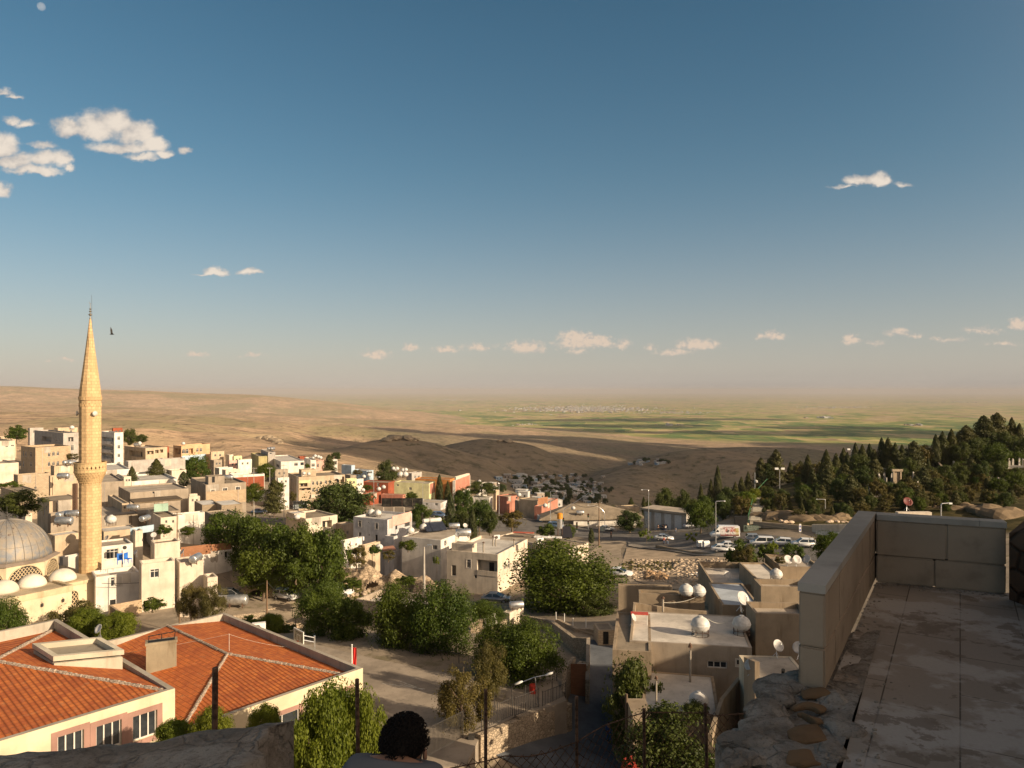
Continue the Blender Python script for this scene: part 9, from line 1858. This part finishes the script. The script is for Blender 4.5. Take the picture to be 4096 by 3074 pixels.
# the man standing just below the camera, seen from behind
def big_man():
 D=2.95;T_=P('N2',1665,1175,D);g=TZ-.02;H=T_.z-g;k=H/1.70;HO=Vector((0,.08,-.15));c=P('N2',1668,1175,D)
 r=empty('person',(c.x,c.y,g),R(-14),'man with dark curly hair and grey T-shirt seen from behind in the foreground','person');r.scale=(k,k,k)
 # body, facing +y
 v=[(0,0,.95,.165,.12),(0,.0,1.12,.15,.11),(0,.01,1.30,.17,.115),(0,-.005,1.44,.13,.09),(0,.03,1.465,.066,.062),(0,.075,1.475,.064,.064),
   (.165,-.005,1.42,.062),(.235,-.01,1.32,.052),(.27,-.02,1.12,.042),(.25,.12,.93,.033),(.235,.19,.86,.030,.018),(-.165,-.005,1.42,.062),(-.235,-.01,1.32,.052),(-.27,-.02,1.12,.042),(-.25,.12,.93,.033),(-.235,.19,.86,.030,.018),
   (.10,0,.84,.095,.095),(.11,.01,.48,.062),(.11,-.01,.09,.042),(.12,.13,.04,.045,.03),(-.10,0,.84,.095,.095),(-.11,.01,.48,.062),(-.11,-.01,.09,.042),(-.12,.13,.04,.045,.03)]
 e=[(0,1),(1,2),(2,3),(3,4),(4,5),(3,6),(6,7),(7,8),(8,9),(9,10),(3,11),(11,12),(12,13),(13,14),(14,15),(0,16),(16,17),(17,18),(18,19),(0,20),(20,21),(21,22),(22,23)]
 # five fingers and thumb on each hand
 for s,w in((1,10),(-1,15)):
  x0,y0,z0=v[w][:3]
  for f,(dx,l)in enumerate([(-.027,.070),(-.009,.080),(.010,.075),(.027,.058)]):
   i=len(v);v+=[(x0+dx,y0+.045,z0-.035,.0085),(x0+dx*1.1,y0+.055+l*.35,z0-.035-l*.45,.008),(x0+dx*1.1,y0+.048+l*.4,z0-.035-l*.9,.0065)];e+=[(w,i),(i,i+1),(i+1,i+2)]
  i=len(v);v+=[(x0-s*.035,y0+.02,z0-.01,.011),(x0-s*.055,y0+.055,z0-.03,.009),(x0-s*.05,y0+.078,z0-.055,.008)];e+=[(w,i),(i,i+1),(i+1,i+2)]
 body=skin_mesh('body',v,e,0,1)
 # head joined to the body mesh
 b=bmesh.new();b.from_mesh(body);n0=len(b.verts);bmesh.ops.create_uvsphere(b,u_segments=32,v_segments=24,radius=1,matrix=Matrix.Translation((0,.045,1.635))@Matrix.Diagonal((.078,.098,.115,1)))
 b.verts.ensure_lookup_table()
 for q in b.verts[n0:]:
  p=q.co
  if True:
   x,y,z=p.x,p.y-.045,p.z-1.635
   if y>0:
    if z<-.02:p.x*=1-.22*min(1,(-z-.02)/.09)  # jaw and chin
    w_=math.exp(-(x/.014)**2-((z+.01)/.022)**2)*(y>.06);p.y+=.022*w_  # nose
    for ex in(-.03,.03):p.y-=.010*math.exp(-((x-ex)/.014)**2-((z-.018)/.011)**2)*(y>.05)  # eye sockets
    p.y-=.004*math.exp(-(x/.025)**2-((z+.052)/.005)**2)*(y>.05)  # mouth
 for s in(-1,1):bmesh.ops.create_uvsphere(b,u_segments=12,v_segments=10,radius=1,matrix=Matrix.Translation((s*.094,.04,1.618))@Matrix.Rotation(s*.35,4,'Z')@Matrix.Diagonal((.010,.020,.032,1)))
 b.verts.ensure_lookup_table()
 for q in b.verts[n0:]:q.co+=HO
 b.to_mesh(body);b.free();obj('body',body,SKIN,r,smooth=True)
 for s in(-1,1):
  b=bmesh.new();bmesh.ops.create_uvsphere(b,u_segments=10,v_segments=8,radius=.011,matrix=Matrix.Translation((s*.03,.126,1.652)));me=bpy.data.meshes.new('eye');b.to_mesh(me);b.free();obj('eye',me,BLACK,r,smooth=True).location=HO
 # curly hair: a cap of many small curls, shorter at the nape
 rs_=np.random.RandomState(6);curls=[];n=0
 b=bmesh.new();bmesh.ops.create_uvsphere(b,u_segments=32,v_segments=20,radius=1,matrix=Matrix.Translation((0,.030,1.668))@Matrix.Diagonal((.092,.112,.108,1)))
 for q in b.verts:
  if q.co.z<1.64:q.co.x*=max(.6,1-4.2*(1.64-q.co.z));q.co.y=.03+(q.co.y-.03)*max(.6,1-3*(1.64-q.co.z))
 dl=[q for q in b.verts if(q.co.y>.085 and q.co.z<1.70)or q.co.z<1.585];bmesh.ops.delete(b,geom=dl,context='VERTS')
 for q in b.verts:q.co+=q.normal*float(fbm(np.array([q.co.x*70]),np.array([q.co.z*70+q.co.y*40]),3,3)[0])*.016
 me=bpy.data.meshes.new('hair');b.to_mesh(me);b.free()
 HM=plain((.010,.008,.007),.85,0,.3,'black_hair',.2);ho=obj('hair',me,HM,r,smooth=True);ho.location=HO
 m=MB()
 for k in range(1500):
  d=rs_.normal(size=3);d/=np.linalg.norm(d);p=np.array([0,.030,1.668])+d*np.array([.092,.112,.108])
  if p[1]>.08 and p[2]<1.71:continue
  if p[2]<1.63 or(abs(p[0])>.07 and p[2]<1.655):continue
  L=.020 if p[2]>1.64 else .008;t=Vector(rs_.normal(size=3));nrm=Vector(d);a=Vector(p);t=(t-nrm*t.dot(nrm)).normalized();u=nrm.cross(t)
  pts=[a+nrm*L*(j/4)+(t*math.cos(j*1.6)+u*math.sin(j*1.6))*.006 for j in range(5)];m.path(pts,.0022,3)
 m.build('curls',HM,ho)
 # T-shirt and trousers
 TS=plain((.13,.135,.145),.9,0,.08,'grey_cotton',.1)
 sv=[(0,0,.92,.185,.14),(0,.0,1.12,.17,.128),(0,.01,1.30,.188,.132),(0,-.005,1.425,.155,.115),(0,.022,1.47,.100,.098),(.17,-.005,1.425,.078),(.245,-.01,1.32,.074),(.275,-.02,1.17,.066),(-.17,-.005,1.425,.078),(-.245,-.01,1.32,.074),(-.275,-.02,1.17,.066)]
 obj('t_shirt',skin_mesh('t_shirt',sv,[(0,1),(1,2),(2,3),(3,4),(3,5),(5,6),(6,7),(3,8),(8,9),(9,10)],0,2),TS,r,smooth=True)
 tv=[(0,0,.93,.18,.135),(.10,0,.82,.11,.11),(.11,.01,.48,.082),(.11,-.01,.12,.066),(-.10,0,.82,.11,.11),(-.11,.01,.48,.082),(-.11,-.01,.12,.066)];obj('trousers',skin_mesh('trousers',tv,[(0,1),(1,2),(2,3),(0,4),(4,5),(5,6)],0,2),CL['navy'],r,smooth=True)
 for s in(-1,1):m=MB();m.box((s*.115-.05,-.10,0),(s*.115+.05,.19,.085));m.build('shoe',BLACK,r)
 m=MB()
 for s in(-1,1):m.path([(s*.086,.125,1.53),(s*.10,.07,1.50),(s*.115,.0,1.49),(s*.12,-.03,1.44)],.0022,4)
 m.build('earphone_cord',BLACK,r)
big_man()

# ---------------- bird and moon ----------------
p=P('S',447,1338,60);r=empty('bird',p,R(30),'small dark bird flying to the right of the minaret spire','bird');v=[(-.16,0,0,.012),(-.08,0,0,.035),(.05,0,0,.045),(.14,0,.01,.028),(.20,0,.005,.006)];obj('body',skin_mesh('body',v,[(0,1),(1,2),(2,3),(3,4)],2),CL['black'],r)
m=MB()
for s,tip in((1,(-.08,.10,.62)),(-1,(.02,-.45,.08))):
 q=[Vector((-.07,s*.02,.01)),Vector((.07,s*.02,.01)),Vector(tip)*.55+Vector((.09,0,0)),Vector(tip),Vector(tip)*.55+Vector((-.06,0,0))];m.face(q);m.face([a+Vector((0,0,-.006))for a in q][::-1])
m.build('wings',CL['black'],r)
t=NT('moon_dust');a=t.noise(.9,4,.6,stretch=(.0025,)*3);c=t.mix(t.ss(a,.4,.6),(.035,.036,.036),(.085,.082,.078));t.fin(c,1,0,0)
ad=t.N.new('ShaderNodeAddShader');tr=t.N.new('ShaderNodeBsdfTransparent');t.nt.links.new(t.b.outputs[0],ad.inputs[0]);t.nt.links.new(tr.outputs[0],ad.inputs[1]);t.nt.links.new(ad.outputs[0],t.N['Material Output'].inputs[0])
b=bmesh.new();bmesh.ops.create_icosphere(b,subdivisions=4,radius=1);me=bpy.data.meshes.new('moon');b.to_mesh(me);b.free();Dm=60000.0;o=obj('moon',me,t.mt,loc=P('S',165,27,Dm),smooth=True);rr=15.5*Dm/F;o.scale=(rr,rr,rr);tag(o,'pale gibbous moon in the top left corner of the sky','moon')
